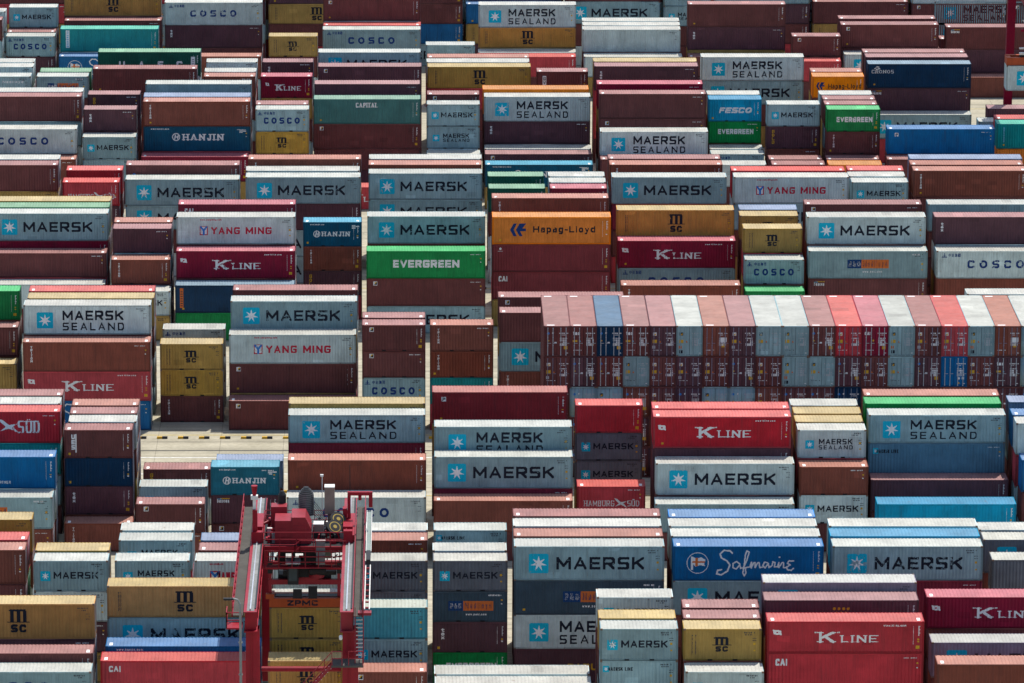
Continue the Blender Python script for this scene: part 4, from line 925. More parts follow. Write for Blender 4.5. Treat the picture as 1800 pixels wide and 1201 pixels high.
(-17.76, 407.52, 5.182, 40, 2896, 'hj.bl', 1, 'long blue container with ringed logo and serif name'),
(-18.01, 404.66, 5.182, 40, 2591, 'cai.r', 2, 'long red container with short white name topmost of its stack'),
(-30.93, 410.38, 7.773, 40, 2896, 'msc.yb', 1, 'long tan container topmost of its stack'),
(-30.75, 404.66, 5.487, 40, 2896, 'pl.b', 2, 'long maroon container left of the blue ring-logo one'),
(-30.74, 401.8, 5.182, 40, 2591, 'co.g', 1, 'long grey container left of the red one'),
(-8.27, 432.5, 5.182, 20, 2591, 'pl.gl', 1, 'short pale grey container left of the dark grey star one'),
(-8.09, 413.24, 7.773, 20, 2591, 'pl.gl', 0, 'short container showing its white roof'),
(-8.04, 410.38, 7.773, 20, 2591, 'msc.y', 1, 'short mustard container with stacked black initials left of the rusty turquoise one'),
(-8.04, 410.38, 5.182, 20, 2591, 'msc.y', 2, 'short mustard container with stacked black initials left of the grey star one'),
(-8.03, 404.66, 5.182, 20, 2591, 'msc.yb', 2, 'short tan container with stacked black initials'),
(-1.56, 432.5, 7.773, 20, 2591, 'pl.gl', 2, 'short pale grey container left of the grey small-star one'),
(-1.59, 429.5, 7.773, 20, 2591, 'pl.br', 0, 'short brown container left of the pale grey one'),
(-1.61, 423.5, 7.773, 20, 2591, 'mk.gd', 0, 'short dark grey container with star square and one-line name right of the pale grey one'),
(-1.65, 410.38, 7.773, 20, 2591, 'pl.rsb', 0, 'short rusty turquoise container'),
(-1.65, 410.38, 5.182, 20, 2591, 'mk.g', 2, 'short grey container with star square and one-line name beneath the rusty turquoise one'),
(-1.71, 401.8, 5.182, 20, 2591, 'bcn.br', 1, 'short brown container with small square logo'),
(4.98, 432.5, 7.773, 20, 2591, 'ml.g', 0, 'short grey container with tiny star and small name topmost of its stack'),
(4.87, 426.5, 7.773, 20, 2591, 'pl.gl', 1, 'short pale grey container left of the grey star one'),
(4.89, 423.5, 7.773, 20, 2591, 'mk.gd', 2, 'short dark grey container with star square and one-line name resting on the slate panelled one'),
(4.89, 423.5, 5.182, 20, 2591, 'po.sl', 0, 'short slate container with blue and orange panel'),
(4.89, 423.5, 2.591, 20, 2591, 'tex.bd', 2, 'short dark maroon container with three stacked letters beneath the slate panelled one'),
(4.89, 423.5, 0, 20, 2591, 'eg.gn', 2, 'short green container with white block lettering beneath the dark maroon one'),
(7.99, 407.52, 2.896, 40, 2896, 'pl.gl', 0, 'long pale grey container left of the grey small-star one'),
(8.03, 404.66, 2.896, 40, 2896, 'pl.gl', 1, 'long container showing its white roof'),
(14.61, 432.5, 8.688, 40, 2896, 'pl.b', 0, 'long container showing its pink roof'),
(14.56, 429.5, 8.688, 40, 2896, 'pl.gl', 2, 'long pale grey container right of the grey small-star one'),
(14.55, 426.5, 8.688, 40, 2896, 'pl.br', 1, 'long brown container left of the pale grey one'),
(14.53, 423.5, 8.688, 40, 2896, 'mk.g', 0, 'long grey container with star square and one-line name resting on the slate panelled one'),
(14.53, 423.5, 5.792, 40, 2896, 'po.sl', 2, 'long slate container with blue and orange panel'),
(14.53, 423.5, 2.896, 40, 2896, 'ms.gl', 2, 'long pale grey container beneath the slate panelled one'),
(14.53, 423.5, 0, 40, 2896, 'caru.bd', 1, 'long dark maroon container beneath the pale grey one'),
(27.63, 435.5, 7.773, 40, 2896, 'pl.lbl', 0, 'long container showing its light blue roof'),
(27.34, 429.5, 8.688, 40, 2896, 'pl.gl', 2, 'long pale grey container in front of the light blue-roofed one'),
(27.38, 426.5, 8.688, 40, 2896, 'pl.gl', 2, 'long pale grey container left of the sky blue one'),
(27.44, 423.5, 8.688, 40, 2896, 'saf.bl', 1, 'long blue container with flag roundel and script'),
(27.44, 423.5, 5.792, 40, 2896, 'mk.g', 1, 'long grey container beneath the blue script one'),
(17.83, 413.24, 7.773, 20, 2591, 'mk.gl', 1, 'short pale grey container with star square and one-line name topmost of its stack'),
(17.78, 407.52, 7.773, 20, 2591, 'pl.y', 1, 'short mustard container left of the maroon one'),
(17.82, 404.66, 7.773, 20, 2591, 'mk.g', 0, 'short grey container with star square and one-line name resting on the grey small-star one'),
(17.82, 404.66, 5.182, 20, 2591, 'ml.g', 0, 'short grey container with tiny star and small name beneath the grey star one'),
(24.48, 410.38, 7.773, 20, 2591, 'pl.b', 1, 'short maroon container right of the pale grey star one'),
(24.4, 407.52, 7.773, 20, 2591, 'pl.b', 2, 'short maroon container right of the mustard one'),
(24.29, 404.66, 7.773, 20, 2591, 'msc.y', 0, 'short mustard container with stacked black initials left of the red serif-lettered one'),
(24.34, 401.8, 5.182, 20, 2591, 'mk.gl', 1, 'short pale grey container left of the red one'),
(34.04, 413.24, 8.688, 40, 2896, 'mk.pg', 2, 'long purplish grey container with star square and one-line name'),
(33.96, 410.38, 8.078, 40, 2896, 'wdt.bd', 1, 'long dark maroon container with yellow dot triangle'),
(33.87, 404.66, 8.383, 40, 2591, 'kl.r', 1, 'long red container with white serif lettering resting on the red one'),
(33.87, 404.66, 5.487, 40, 2896, 'cai.r', 0, 'long red container with short white name beneath the red serif-lettered one'),
(40.51, 429.5, 8.688, 40, 2896, 'pl.gl', 2, 'long pale grey container left of the dark grey one'),
(40.38, 426.5, 8.688, 40, 2896, 'pl.sb', 1, 'long sky blue container left of the dark grey one'),
(40.34, 423.5, 8.688, 40, 2896, 'mk.g', 0, 'long grey container with star square and one-line name left of the dark grey one'),
(53.84, 435.5, 5.792, 40, 2896, 'mk.gd', 2, 'long dark grey container right of the sky blue one'),
(53.94, 429.5, 5.792, 40, 2896, 'po.gd', 2, 'long dark grey container right of the grey star one'),
(47.03, 413.24, 7.773, 40, 2591, 'kl.rd', 1, 'long crimson container right of the dark maroon one'),
(46.94, 407.52, 5.487, 40, 2896, 'mk.pg', 0, 'long purplish grey container'),
(46.86, 401.8, 5.487, 40, 2896, 'pl.br', 1, 'long brown container right of the red one'),
]
ENDS = [
(13.54, 486.4, 11.584, 2896, 'b', 0, 'maroon container with doors facing out in top tier, first from the left'),
(13.54, 486.4, 8.688, 2896, 'b', 3, 'maroon container with doors facing out in second tier, first from the left'),
(15.98, 486.4, 11.584, 2896, 'b', 1, 'maroon container with doors facing out second from the left'),
(15.98, 486.4, 8.688, 2896, 'bd', 2, 'dark maroon container with doors facing out second from the left'),
(18.43, 486.4, 11.584, 2896, 'nb', 0, 'navy container with doors facing out'),
(18.43, 486.4, 8.688, 2896, 'b', 0, 'maroon container with doors facing out third from the left'),
(20.87, 486.4, 11.584, 2896, 'b', 1, 'maroon container with doors facing out fourth from the left'),
(20.87, 486.4, 8.688, 2896, 'g', 3, 'grey container with doors facing out fourth from the left'),
(23.32, 486.4, 11.584, 2896, 'bd', 3, 'dark maroon container with doors facing out fifth from the left'),
(23.32, 486.4, 8.688, 2896, 'b', 3, 'maroon container with doors facing out fifth from the left'),
(25.76, 486.4, 11.584, 2896, 'g', 4, 'grey container with doors facing out sixth from the left'),
(25.76, 486.4, 8.688, 2896, 'bd', 3, 'dark maroon container with doors facing out sixth from the left'),
(28.21, 486.4, 11.584, 2896, 'br', 5, 'brown container with doors facing out seventh from the left'),
(28.21, 486.4, 8.688, 2896, 'b', 3, 'maroon container with doors facing out seventh from the left'),
(30.65, 486.4, 11.584, 2896, 'bd', 3, 'dark maroon container with doors facing out in top tier, eighth from the left'),
(30.65, 486.4, 8.688, 2896, 'bd', 2, 'dark maroon container with doors facing out in second tier, eighth from the left'),
(33.1, 486.4, 11.584, 2896, 'g', 3, 'grey container with doors facing out ninth from the left'),
(33.1, 486.4, 8.688, 2896, 'b', 3, 'maroon container with doors facing out ninth from the left'),
(35.54, 486.4, 11.584, 2896, 'g', 3, 'grey container with doors facing out in top tier, tenth from the left'),
(35.54, 486.4, 8.688, 2896, 'g', 4, 'grey container with doors facing out in second tier, tenth from the left'),
(37.99, 486.4, 11.584, 2896, 'b', 2, 'maroon container with doors facing out eleventh from the left'),
(37.99, 486.4, 8.688, 2896, 'g', 3, 'grey container with doors facing out eleventh from the left'),
(40.43, 486.4, 11.584, 2896, 'r', 3, 'red container with doors facing out twelfth from the left'),
(40.43, 486.4, 8.688, 2896, 'bd', 2, 'dark maroon container with doors facing out twelfth from the left'),
(42.88, 486.4, 11.584, 2896, 'rd', 7, 'crimson container with doors facing out'),
(42.88, 486.4, 8.688, 2896, 'b', 3, 'maroon container with doors facing out thirteenth from the left'),
(45.32, 486.4, 11.584, 2896, 'g', 4, 'grey container with doors facing out in top tier, fourteenth from the left'),
(45.32, 486.4, 8.688, 2896, 'g', 3, 'grey container with doors facing out in second tier, fourteenth from the left'),
(47.77, 486.4, 11.584, 2896, 'b', 3, 'maroon container with doors facing out fifteenth from the left'),
(47.77, 486.4, 8.688, 2896, 'bd', 2, 'dark maroon container with doors facing out fifteenth from the left'),
(50.21, 486.4, 11.584, 2896, 'r', 3, 'red container with doors facing out sixteenth from the left'),
(50.21, 486.4, 8.688, 2896, 'bl', 6, 'blue container with doors facing out'),
(52.66, 486.4, 11.584, 2896, 'g', 4, 'grey container with doors facing out seventeenth from the left'),
(52.66, 486.4, 8.688, 2896, 'b', 3, 'maroon container with doors facing out seventeenth from the left'),
(55.1, 486.4, 11.584, 2896, 'br', 5, 'brown container with doors facing out eighteenth from the left'),
(55.1, 486.4, 8.688, 2896, 'bd', 1, 'dark maroon container with doors facing out eighteenth from the left'),
]
REST = [
(-47.12,669.78,5.182,20,2591,'b',0),(-47.12,669.78,2.591,20,2591,'b',0),(-47.12,669.78,0,20,2591,'g',0),(-53.4,666.91,7.773,20,2591,'pl.gl',0),(-53.4,666.91,5.182,20,2591,'g',0),
(-53.4,666.91,2.591,20,2591,'gl',0),(-53.4,666.91,0,20,2591,'y',0),(-53.4,661.17,7.773,20,2591,'pl.b',0),(-53.4,661.17,5.182,20,2591,'g',0),(-53.4,661.17,2.591,20,2591,'b',0),
(-53.4,661.17,0,20,2591,'b',0),(-47.2,666.91,5.182,20,2591,'pl.b',0),(-47.2,666.91,2.591,20,2591,'b',0),(-47.2,666.91,0,20,2591,'bd',0),(-47.12,664.04,2.591,20,2591,'pl.bd',0),
(-47.12,664.04,0,20,2591,'b',0),(-37.33,672.65,5.792,40,2896,'b',0),(-37.33,672.65,2.896,40,2896,'br',0),(-37.33,672.65,0,40,2896,'br',0),(-37.15,669.78,2.896,40,2896,'b',0),
(-37.15,669.78,0,40,2896,'r',0),(-37.32,664.04,2.896,40,2896,'gl',0),(-37.32,664.04,0,40,2896,'g',0),(-37.35,661.17,2.896,40,2896,'saf.bl',0),(-37.35,661.17,0,40,2896,'b',0),
(-30.92,634.08,5.792,40,2896,'gl',0),(-30.92,634.08,2.896,40,2896,'r',0),(-30.92,634.08,0,40,2896,'br',0),(-31.03,625.32,5.487,40,2896,'b',0),(-31.03,625.32,2.591,40,2896,'br',0),
(-31.03,625.32,0,40,2591,'bd',0),(-24.58,669.78,2.591,40,2591,'b',0),(-24.58,669.78,0,40,2591,'bd',0),(-24.49,661.17,2.896,40,2896,'pl.br',0),(-24.49,661.17,0,40,2896,'g',0),
(-21.15,634.08,7.773,20,2591,'pl.gl',0),(-21.15,634.08,5.182,20,2591,'r',0),(-21.15,634.08,2.591,20,2591,'gl',0),(-21.15,634.08,0,20,2591,'b',0),(-21.14,628.24,7.773,20,2591,'pl.gl',0),
(-21.14,628.24,5.182,20,2591,'r',0),(-21.14,628.24,2.591,20,2591,'b',0),(-21.14,628.24,0,20,2591,'y',0),(-21.14,625.32,7.773,20,2591,'pl.br',0),(-21.14,625.32,5.182,20,2591,'b',0),
(-21.14,625.32,2.591,20,2591,'g',0),(-21.14,625.32,0,20,2591,'b',0),(-47.62,634.08,7.773,20,2591,'pl.gl',0),(-47.62,634.08,5.182,20,2591,'b',0),(-47.62,634.08,2.591,20,2591,'g',0),
(-47.62,634.08,0,20,2591,'bd',0),(-47.54,631.16,7.773,20,2591,'pl.gl',0),(-47.54,631.16,5.182,20,2591,'b',0),(-47.54,631.16,2.591,20,2591,'br',0),(-47.54,631.16,0,20,2591,'b',0),
(-47.42,625.32,7.773,20,2591,'mark.g',0),(-47.42,625.32,5.182,20,2591,'b',0),(-47.42,625.32,2.591,20,2591,'g',0),(-47.42,625.32,0,20,2591,'y',0),(-40.52,628.24,7.773,20,2591,'pl.lgn',0),
(-40.52,628.24,5.182,20,2591,'gl',0),(-40.52,628.24,2.591,20,2591,'br',0),(-40.52,628.24,0,20,2591,'y',0),(-40.71,625.32,5.182,20,2591,'b',0),(-40.71,625.32,2.591,20,2591,'y',0),
(-40.71,625.32,0,20,2591,'b',0),(-43.59,611.82,8.383,40,2896,'pl.gl',0),(-43.59,611.82,5.487,40,2896,'r',0),(-43.59,611.82,2.591,40,2896,'br',0),(-43.59,611.82,0,40,2591,'b',0),
(-43.59,608.94,5.487,40,2896,'pl.g',0),(-43.59,608.94,2.591,40,2896,'gl',0),(-43.59,608.94,0,40,2591,'y',0),(-43.84,603.18,2.896,40,2896,'b',0),(-43.84,603.18,0,40,2896,'b',0),
(-34.11,614.7,5.182,20,2591,'bd',0),(-34.11,614.7,2.591,20,2591,'b',0),(-34.11,614.7,0,20,2591,'b',0),(-34.1,606.06,5.182,20,2591,'b',0),(-34.1,606.06,2.591,20,2591,'g',0),
(-34.1,606.06,0,20,2591,'br',0),(-34.08,603.18,2.591,20,2591,'pl.g',0),(-34.08,603.18,0,20,2591,'bd',0),(-24.37,614.7,5.792,40,2896,'br',0),(-24.37,614.7,2.896,40,2896,'b',0),
(-24.37,614.7,0,40,2896,'b',0),(-24.33,608.94,8.383,40,2896,'pl.lb',0),(-24.33,608.94,5.487,40,2896,'b',0),(-24.33,608.94,2.591,40,2896,'b',0),(-24.33,608.94,0,40,2591,'b',0),
(-24.24,606.06,2.591,40,2896,'r',0),(-24.24,606.06,0,40,2591,'b',0),(-24.39,603.18,0,40,2591,'y',0),(-24.37,570.35,5.792,40,2896,'bd',0),(-24.37,570.35,2.896,40,2896,'b',0),
(-24.37,570.35,0,40,2896,'b',0),(-34.03,573.4,5.182,20,2591,'b',0),(-34.03,573.4,2.591,20,2591,'gl',0),(-34.03,573.4,0,20,2591,'r',0),(-43.79,600.3,2.896,40,2896,'pl.br',0),
(-43.79,600.3,0,40,2896,'bd',0),(-43.89,573.4,8.688,40,2896,'pl.gl',0),(-43.89,573.4,5.792,40,2896,'br',0),(-43.89,573.4,2.896,40,2896,'y',0),(-43.89,573.4,0,40,2896,'b',0),
(-43.85,570.35,5.792,40,2896,'pl.y',0),(-43.85,570.35,2.896,40,2896,'gl',0),(-43.85,570.35,0,40,2896,'r',0),(-11.39,690.2,0,40,2591,'b',0),(1.65,687.3,0,40,2591,'r',0),
(-4.81,672.65,5.182,40,2896,'g',0),(-4.81,672.65,2.591,40,2591,'b',0),(-4.81,672.65,0,40,2591,'b',0),(-4.75,669.78,5.182,40,2896,'pl.r',0),(-4.75,669.78,2.591,40,2591,'b',0),
(-4.75,669.78,0,40,2591,'br',0),(-4.79,666.91,2.591,40,2591,'b',0),(-4.79,666.91,0,40,2591,'br',0),(-4.84,637.0,5.182,40,2896,'bd',0),(-4.84,637.0,2.591,40,2591,'bd',0),
(-4.84,637.0,0,40,2591,'b',0),(-4.73,628.24,5.182,40,2896,'bd',0),(-4.73,628.24,2.591,40,2591,'br',0),(-4.73,628.24,0,40,2591,'b',0),(-4.93,614.7,5.792,40,2896,'b',0),
(-4.93,614.7,2.896,40,2896,'b',0),(-4.93,614.7,0,40,2896,'b',0),(-4.91,608.94,2.591,40,2591,'b',0),(-4.91,608.94,0,40,2591,'bd',0),(-14.51,664.04,2.591,20,2591,'b',0),
(-14.51,664.04,0,20,2591,'gl',0),(-14.5,634.08,5.182,20,2591,'b',0),(-14.5,634.08,2.591,20,2591,'y',0),(-14.5,634.08,0,20,2591,'b',0),(-14.47,625.32,5.182,20,2591,'y',0),
(-14.47,625.32,2.591,20,2591,'b',0),(-14.47,625.32,0,20,2591,'g',0),(-14.62,608.94,7.773,20,2591,'pl.b',0),(-14.62,608.94,5.182,20,2591,'g',0),(-14.62,608.94,2.591,20,2591,'br',0),
(-14.62,608.94,0,20,2591,'b',0),(-14.53,606.06,2.591,20,2591,'bd',0),(-14.53,606.06,0,20,2591,'b',0),(-11.36,573.4,5.792,40,2896,'y',0),(-11.36,573.4,2.896,40,2896,'bd',0),
(-11.36,573.4,0,40,2896,'br',0),(-11.52,570.35,8.078,40,2896,'pl.gl',0),(-11.52,570.35,5.182,40,2896,'g',0),(-11.52,570.35,2.591,40,2591,'br',0),(-11.52,570.35,0,40,2591,'g',0),
(1.66,576.45,8.078,40,2896,'pl.gl',0),(1.66,576.45,5.182,40,2896,'br',0),(1.66,576.45,2.591,40,2591,'br',0),(1.66,576.45,0,40,2591,'b',0),(1.62,573.4,5.182,40,2896,'br',0),
(1.62,573.4,2.591,40,2591,'b',0),(1.62,573.4,0,40,2591,'b',0),(4.97,614.7,7.773,20,2591,'bcn.b',0),(4.97,614.7,5.182,20,2591,'b',0),(4.97,614.7,2.591,20,2591,'b',0),
(4.97,614.7,0,20,2591,'gl',0),(4.94,608.94,2.591,20,2591,'gl',0),(4.94,608.94,0,20,2591,'b',0),(4.96,606.06,2.591,20,2591,'pl.gl',0),(4.96,606.06,0,20,2591,'b',0),
(8.13,637.0,7.773,40,2591,'pl.br',0),(8.13,637.0,5.182,40,2591,'bd',0),(8.13,637.0,2.591,40,2591,'gl',0),(8.13,637.0,0,40,2591,'gl',0),(8.06,634.08,7.773,40,2591,'pl.gl',0),
(8.06,634.08,5.182,40,2591,'br',0),(8.06,634.08,2.591,40,2591,'b',0),(8.06,634.08,0,40,2591,'b',0),(8.17,631.16,5.182,40,2591,'r',0),(8.17,631.16,2.591,40,2591,'b',0),
(8.17,631.16,0,40,2591,'bd',0),(4.96,658.3,5.182,20,2591,'pl.g',0),(4.96,658.3,2.591,20,2591,'br',0),(4.96,658.3,0,20,2591,'r',0),(14.67,669.78,2.591,40,2591,'y',0),
(14.67,669.78,0,40,2591,'bd',0),(14.6,666.91,2.591,40,2591,'pl.gl',0),(14.6,666.91,0,40,2591,'g',0),(14.52,664.04,2.591,40,2591,'pl.r',0),(14.52,664.04,0,40,2591,'b',0),
(17.92,628.24,5.182,20,2591,'g',0),(17.92,628.24,2.591,20,2591,'br',0),(17.92,628.24,0,20,2591,'b',0),(14.47,614.7,5.182,40,2896,'b',0),(14.47,614.7,2.591,40,2591,'b',0),
(14.47,614.7,0,40,2591,'br',0),(14.6,611.82,2.591,40,2591,'bd',0),(14.6,611.82,0,40,2591,'g',0),(14.63,608.94,2.591,40,2591,'pl.gl',0),(14.63,608.94,0,40,2591,'b',0),
(14.61,606.06,0,40,2591,'y',0),(14.56,600.3,0,40,2591,'y',0),(28.34,690.2,2.591,40,2591,'gl',0),(28.34,690.2,0,40,2591,'y',0),(27.74,672.65,5.182,40,2896,'pl.gl',0),
(27.74,672.65,2.591,40,2591,'gl',0),(27.74,672.65,0,40,2591,'br',0),(27.7,669.78,5.182,40,2896,'pl.gl',0),(27.7,669.78,2.591,40,2591,'b',0),(27.7,669.78,0,40,2591,'gl',0),
(27.61,666.91,2.591,40,2591,'b',0),(27.61,666.91,0,40,2591,'b',0),(27.72,664.04,2.591,40,2591,'pl.gl',0),(27.72,664.04,0,40,2591,'y',0),(27.64,628.24,8.688,40,2896,'pl.y',0),
(27.64,628.24,5.792,40,2896,'b',0),(27.64,628.24,2.896,40,2896,'r',0),(27.64,628.24,0,40,2896,'b',0),(27.65,625.32,5.792,40,2896,'r',0),(27.65,625.32,2.896,40,2896,'r',0),
(27.65,625.32,0,40,2896,'b',0),(27.62,614.7,5.792,40,2896,'y',0),(27.62,614.7,2.896,40,2896,'b',0),(27.62,614.7,0,40,2896,'gl',0),(27.7,608.94,2.896,40,2896,'b',0),
(27.7,608.94,0,40,2896,'br',0),(27.65,603.18,2.591,40,2896,'b',0),(27.65,603.18,0,40,2591,'g',0),(27.57,600.3,2.896,40,2896,'pl.b',0),(27.57,600.3,0,40,2896,'y',0),
(40.68,666.91,2.591,40,2896,'y',0),(40.68,666.91,0,40,2591,'br',0),(40.65,664.04,2.591,40,2591,'pl.b',0),(40.65,664.04,0,40,2591,'bd',0),(40.65,634.08,2.591,40,2591,'b',0),
(40.65,634.08,0,40,2591,'y',0),(37.27,614.7,7.773,20,2591,'pl.gl',0),(37.27,614.7,5.182,20,2591,'br',0),(37.27,614.7,2.591,20,2591,'b',0),(37.27,614.7,0,20,2591,'b',0),
(37.3,611.82,2.591,20,2591,'br',0),(37.3,611.82,0,20,2591,'br',0),(37.32,608.94,2.591,20,2591,'pl.gl',0),(37.32,608.94,0,20,2591,'b',0),(37.3,606.06,2.591,20,2591,'co.g',0),
(37.3,606.06,0,20,2591,'gl',0),(37.19,600.3,2.591,20,2591,'pl.gl',0),(37.19,600.3,0,20,2591,'b',0),(27.56,576.45,8.078,40,2896,'pl.b',0),(27.56,576.45,5.182,40,2896,'g',0),
(27.56,576.45,2.591,40,2591,'r',0),(27.56,576.45,0,40,2591,'b',0),(27.6,573.4,5.182,40,2896,'bd',0),(27.6,573.4,2.591,40,2591,'b',0),(27.6,573.4,0,40,2591,'b',0),
(50.36,687.3,7.773,20,2591,'pl.gl',0),(50.36,687.3,2.591,20,2591,'pl.bd',0),(50.36,687.3,0,20,2591,'b',0),(61.66,693.1,2.591,40,2591,'g',0),(61.66,693.1,0,40,2591,'y',0),
(59.95,672.65,5.487,40,2896,'pl.b',0),(59.95,672.65,2.591,40,2896,'b',0),(59.95,672.65,0,40,2591,'b',0),(59.78,666.91,2.896,40,2896,'b',0),(59.78,666.91,0,40,2896,'b',0),
(60.22,669.78,2.591,40,2591,'pl.b',0),(60.22,669.78,0,40,2591,'gl',0),(60.05,664.04,2.591,40,2896,'mk.gl',0),(60.05,664.04,0,40,2591,'b',0),(73.08,684.4,2.591,40,2896,'mk.g',0),
(73.08,684.4,0,40,2591,'r',0),(72.68,672.65,2.896,40,2896,'pl.b',0),(72.68,672.65,0,40,2896,'r',0),(72.9,666.91,0,40,2591,'b',0),(50.45,664.04,2.591,20,2591,'br',0),
(50.45,664.04,0,20,2591,'b',0),(50.31,661.17,2.591,20,2591,'pl.r',0),(50.31,661.17,0,20,2591,'b',0),(50.15,628.24,7.773,20,2591,'pl.br',0),(50.15,628.24,5.182,20,2591,'y',0),
(50.15,628.24,2.591,20,2591,'b',0),(50.15,628.24,0,20,2591,'b',0),(50.15,625.32,5.182,20,2591,'b',0),(50.15,625.32,2.591,20,2591,'bd',0),(50.15,625.32,0,20,2591,'b',0),
(60.07,637.0,8.078,40,2896,'pl.b',0),(60.07,637.0,5.182,40,2896,'bd',0),(60.07,637.0,2.591,40,2591,'b',0),(60.07,637.0,0,40,2591,'b',0),(60.14,634.08,5.182,40,2896,'b',0),
(60.14,634.08,2.591,40,2591,'bd',0),(60.14,634.08,0,40,2591,'g',0),(59.91,628.24,2.591,40,2896,'b',0),(59.91,628.24,0,40,2591,'b',0),(59.77,625.32,0,40,2896,'r',0),
(43.79,608.94,2.591,20,2591,'pl.br',0),(43.79,608.94,0,20,2591,'bd',0),(43.72,603.18,2.591,20,2591,'pl.b',0),(43.72,603.18,0,20,2591,'r',0),(43.85,600.3,2.591,20,2591,'pl.b',0),
(43.85,600.3,0,20,2591,'b',0),(50.21,614.7,7.773,20,2591,'pl.gl',0),(50.21,614.7,5.182,20,2591,'b',0),(50.21,614.7,2.591,20,2591,'b',0),(50.21,614.7,0,20,2591,'bd',0),
(50.36,611.82,7.773,20,2591,'pl.b',0),(50.36,611.82,5.182,20,2591,'y',0),(50.36,611.82,2.591,20,2591,'y',0),(50.36,611.82,0,20,2591,'bd',0),(50.35,608.94,7.773,20,2591,'pl.b',0),
(50.35,608.94,5.182,20,2591,'g',0),(50.35,608.94,2.591,20,2591,'br',0),(50.35,608.94,0,20,2591,'br',0),(50.43,606.06,2.591,20,2591,'b',0),(50.43,606.06,0,20,2591,'b',0),
(50.22,603.18,2.591,20,2591,'pl.b',0),(50.22,603.18,0,20,2591,'b',0),(50.25,600.3,2.591,20,2591,'pl.o',0),(50.25,600.3,0,20,2591,'g',0),(60.14,603.18,2.896,40,2896,'b',0),
(60.14,603.18,0,40,2896,'g',0),(59.94,600.3,2.896,40,2896,'pl.b',0),(59.94,600.3,0,40,2896,'bd',0),(72.67,614.7,5.792,40,2896,'pl.bd',0),(72.67,614.7,2.896,40,2896,'y',0),
(72.67,614.7,0,40,2896,'br',0),(72.99,608.94,5.792,40,2896,'pl.r',0),(72.99,608.94,2.896,40,2896,'gl',0),(72.99,608.94,0,40,2896,'b',0),(72.85,606.06,2.896,40,2896,'pl.o',0),
(72.85,606.06,0,40,2896,'g',0),(68.28,611.82,5.182,20,2591,'pl.g',0),(68.28,611.82,2.591,20,2591,'y',0),(68.28,611.82,0,20,2591,'y',0),(60.24,576.45,8.078,40,2896,'pl.lb',0),
(60.24,576.45,5.182,40,2896,'r',0),(60.24,576.45,2.591,40,2591,'g',0),(60.24,576.45,0,40,2591,'b',0),(60.05,573.4,5.182,40,2896,'b',0),(60.05,573.4,2.591,40,2591,'g',0),
(60.05,573.4,0,40,2591,'b',0),(60.09,570.35,5.182,40,2896,'b',0),(60.09,570.35,2.591,40,2591,'br',0),(60.09,570.35,0,40,2591,'b',0),(50.21,573.4,7.773,20,2591,'pl.r',0),
(50.21,573.4,5.182,20,2591,'b',0),(50.21,573.4,2.591,20,2591,'br',0),(50.21,573.4,0,20,2591,'g',0),(50.1,570.35,7.773,20,2591,'pl.gl',0),(50.1,570.35,5.182,20,2591,'b',0),
(50.1,570.35,2.591,20,2591,'r',0),(50.1,570.35,0,20,2591,'b',0),(50.17,567.3,5.182,20,2591,'b',0),(50.17,567.3,2.591,20,2591,'br',0),(50.17,567.3,0,20,2591,'b',0),
(40.56,570.35,5.182,40,2896,'gl',0),(40.56,570.35,2.591,40,2591,'b',0),(40.56,570.35,0,40,2591,'br',0),(40.47,564.25,5.792,40,2896,'mk.g',0),(40.47,564.25,2.896,40,2896,'br',0),
(40.47,564.25,0,40,2896,'y',0),(-34.06,567.3,5.182,20,2591,'pl.bd',0),(-34.06,567.3,2.591,20,2591,'br',0),(-34.06,567.3,0,20,2591,'br',0),(-24.3,567.3,5.182,40,2591,'mk.g',0),
(-24.3,567.3,2.591,40,2591,'b',0),(-24.3,567.3,0,40,2591,'gl',0),(-37.31,554.0,8.383,40,2896,'pl.y',0),(-37.31,554.0,5.487,40,2896,'br',0),(-37.31,554.0,2.591,40,2896,'b',0),
(-37.31,554.0,0,40,2591,'b',0),(-37.3,551.0,5.487,40,2896,'b',0),(-37.3,551.0,2.591,40,2896,'g',0),(-37.3,551.0,0,40,2591,'b',0),(-37.27,548.0,2.591,40,2896,'b',0),
(-37.27,548.0,0,40,2591,'br',0),(-37.31,545.0,2.591,40,2591,'r',0),(-37.31,545.0,0,40,2591,'br',0),(-37.37,542.0,0,40,2591,'b',0),(-27.57,548.0,7.773,20,2591,'pl.br',0),
(-27.57,548.0,5.182,20,2591,'b',0),(-27.57,548.0,2.591,20,2591,'gl',0),(-27.57,548.0,0,20,2591,'b',0),(-27.53,545.0,5.182,20,2591,'g',0),(-27.53,545.0,2.591,20,2591,'b',0),
(-27.53,545.0,0,20,2591,'br',0),(-27.57,542.0,2.591,20,2591,'bd',0),(-27.57,542.0,0,20,2591,'br',0),(-27.46,539.0,2.591,20,2591,'mk.gl',0),(-27.46,539.0,0,20,2591,'pl.y',0),
(-17.97,551.0,5.792,40,2896,'b',0),(-17.97,551.0,2.896,40,2896,'gl',0),(-17.97,551.0,0,40,2896,'r',0),(-17.9,545.0,5.792,40,2896,'b',0),(-17.9,545.0,2.896,40,2896,'br',0),
(-17.9,545.0,0,40,2896,'b',0),(-17.84,542.0,2.896,40,2896,'b',0),(-17.84,542.0,0,40,2896,'gl',0),(-17.85,539.0,0,40,2896,'pl.gn',0),(-8.02,548.0,0,20,2591,'r',0),
(-11.36,564.25,2.896,40,2896,'mk.g',0),(-11.36,564.25,0,40,2896,'mk.g',0),(1.65,570.35,2.591,40,2591,'br',0),(1.65,570.35,0,40,2591,'gl',0),(1.68,548.0,5.182,40,2896,'b',0),
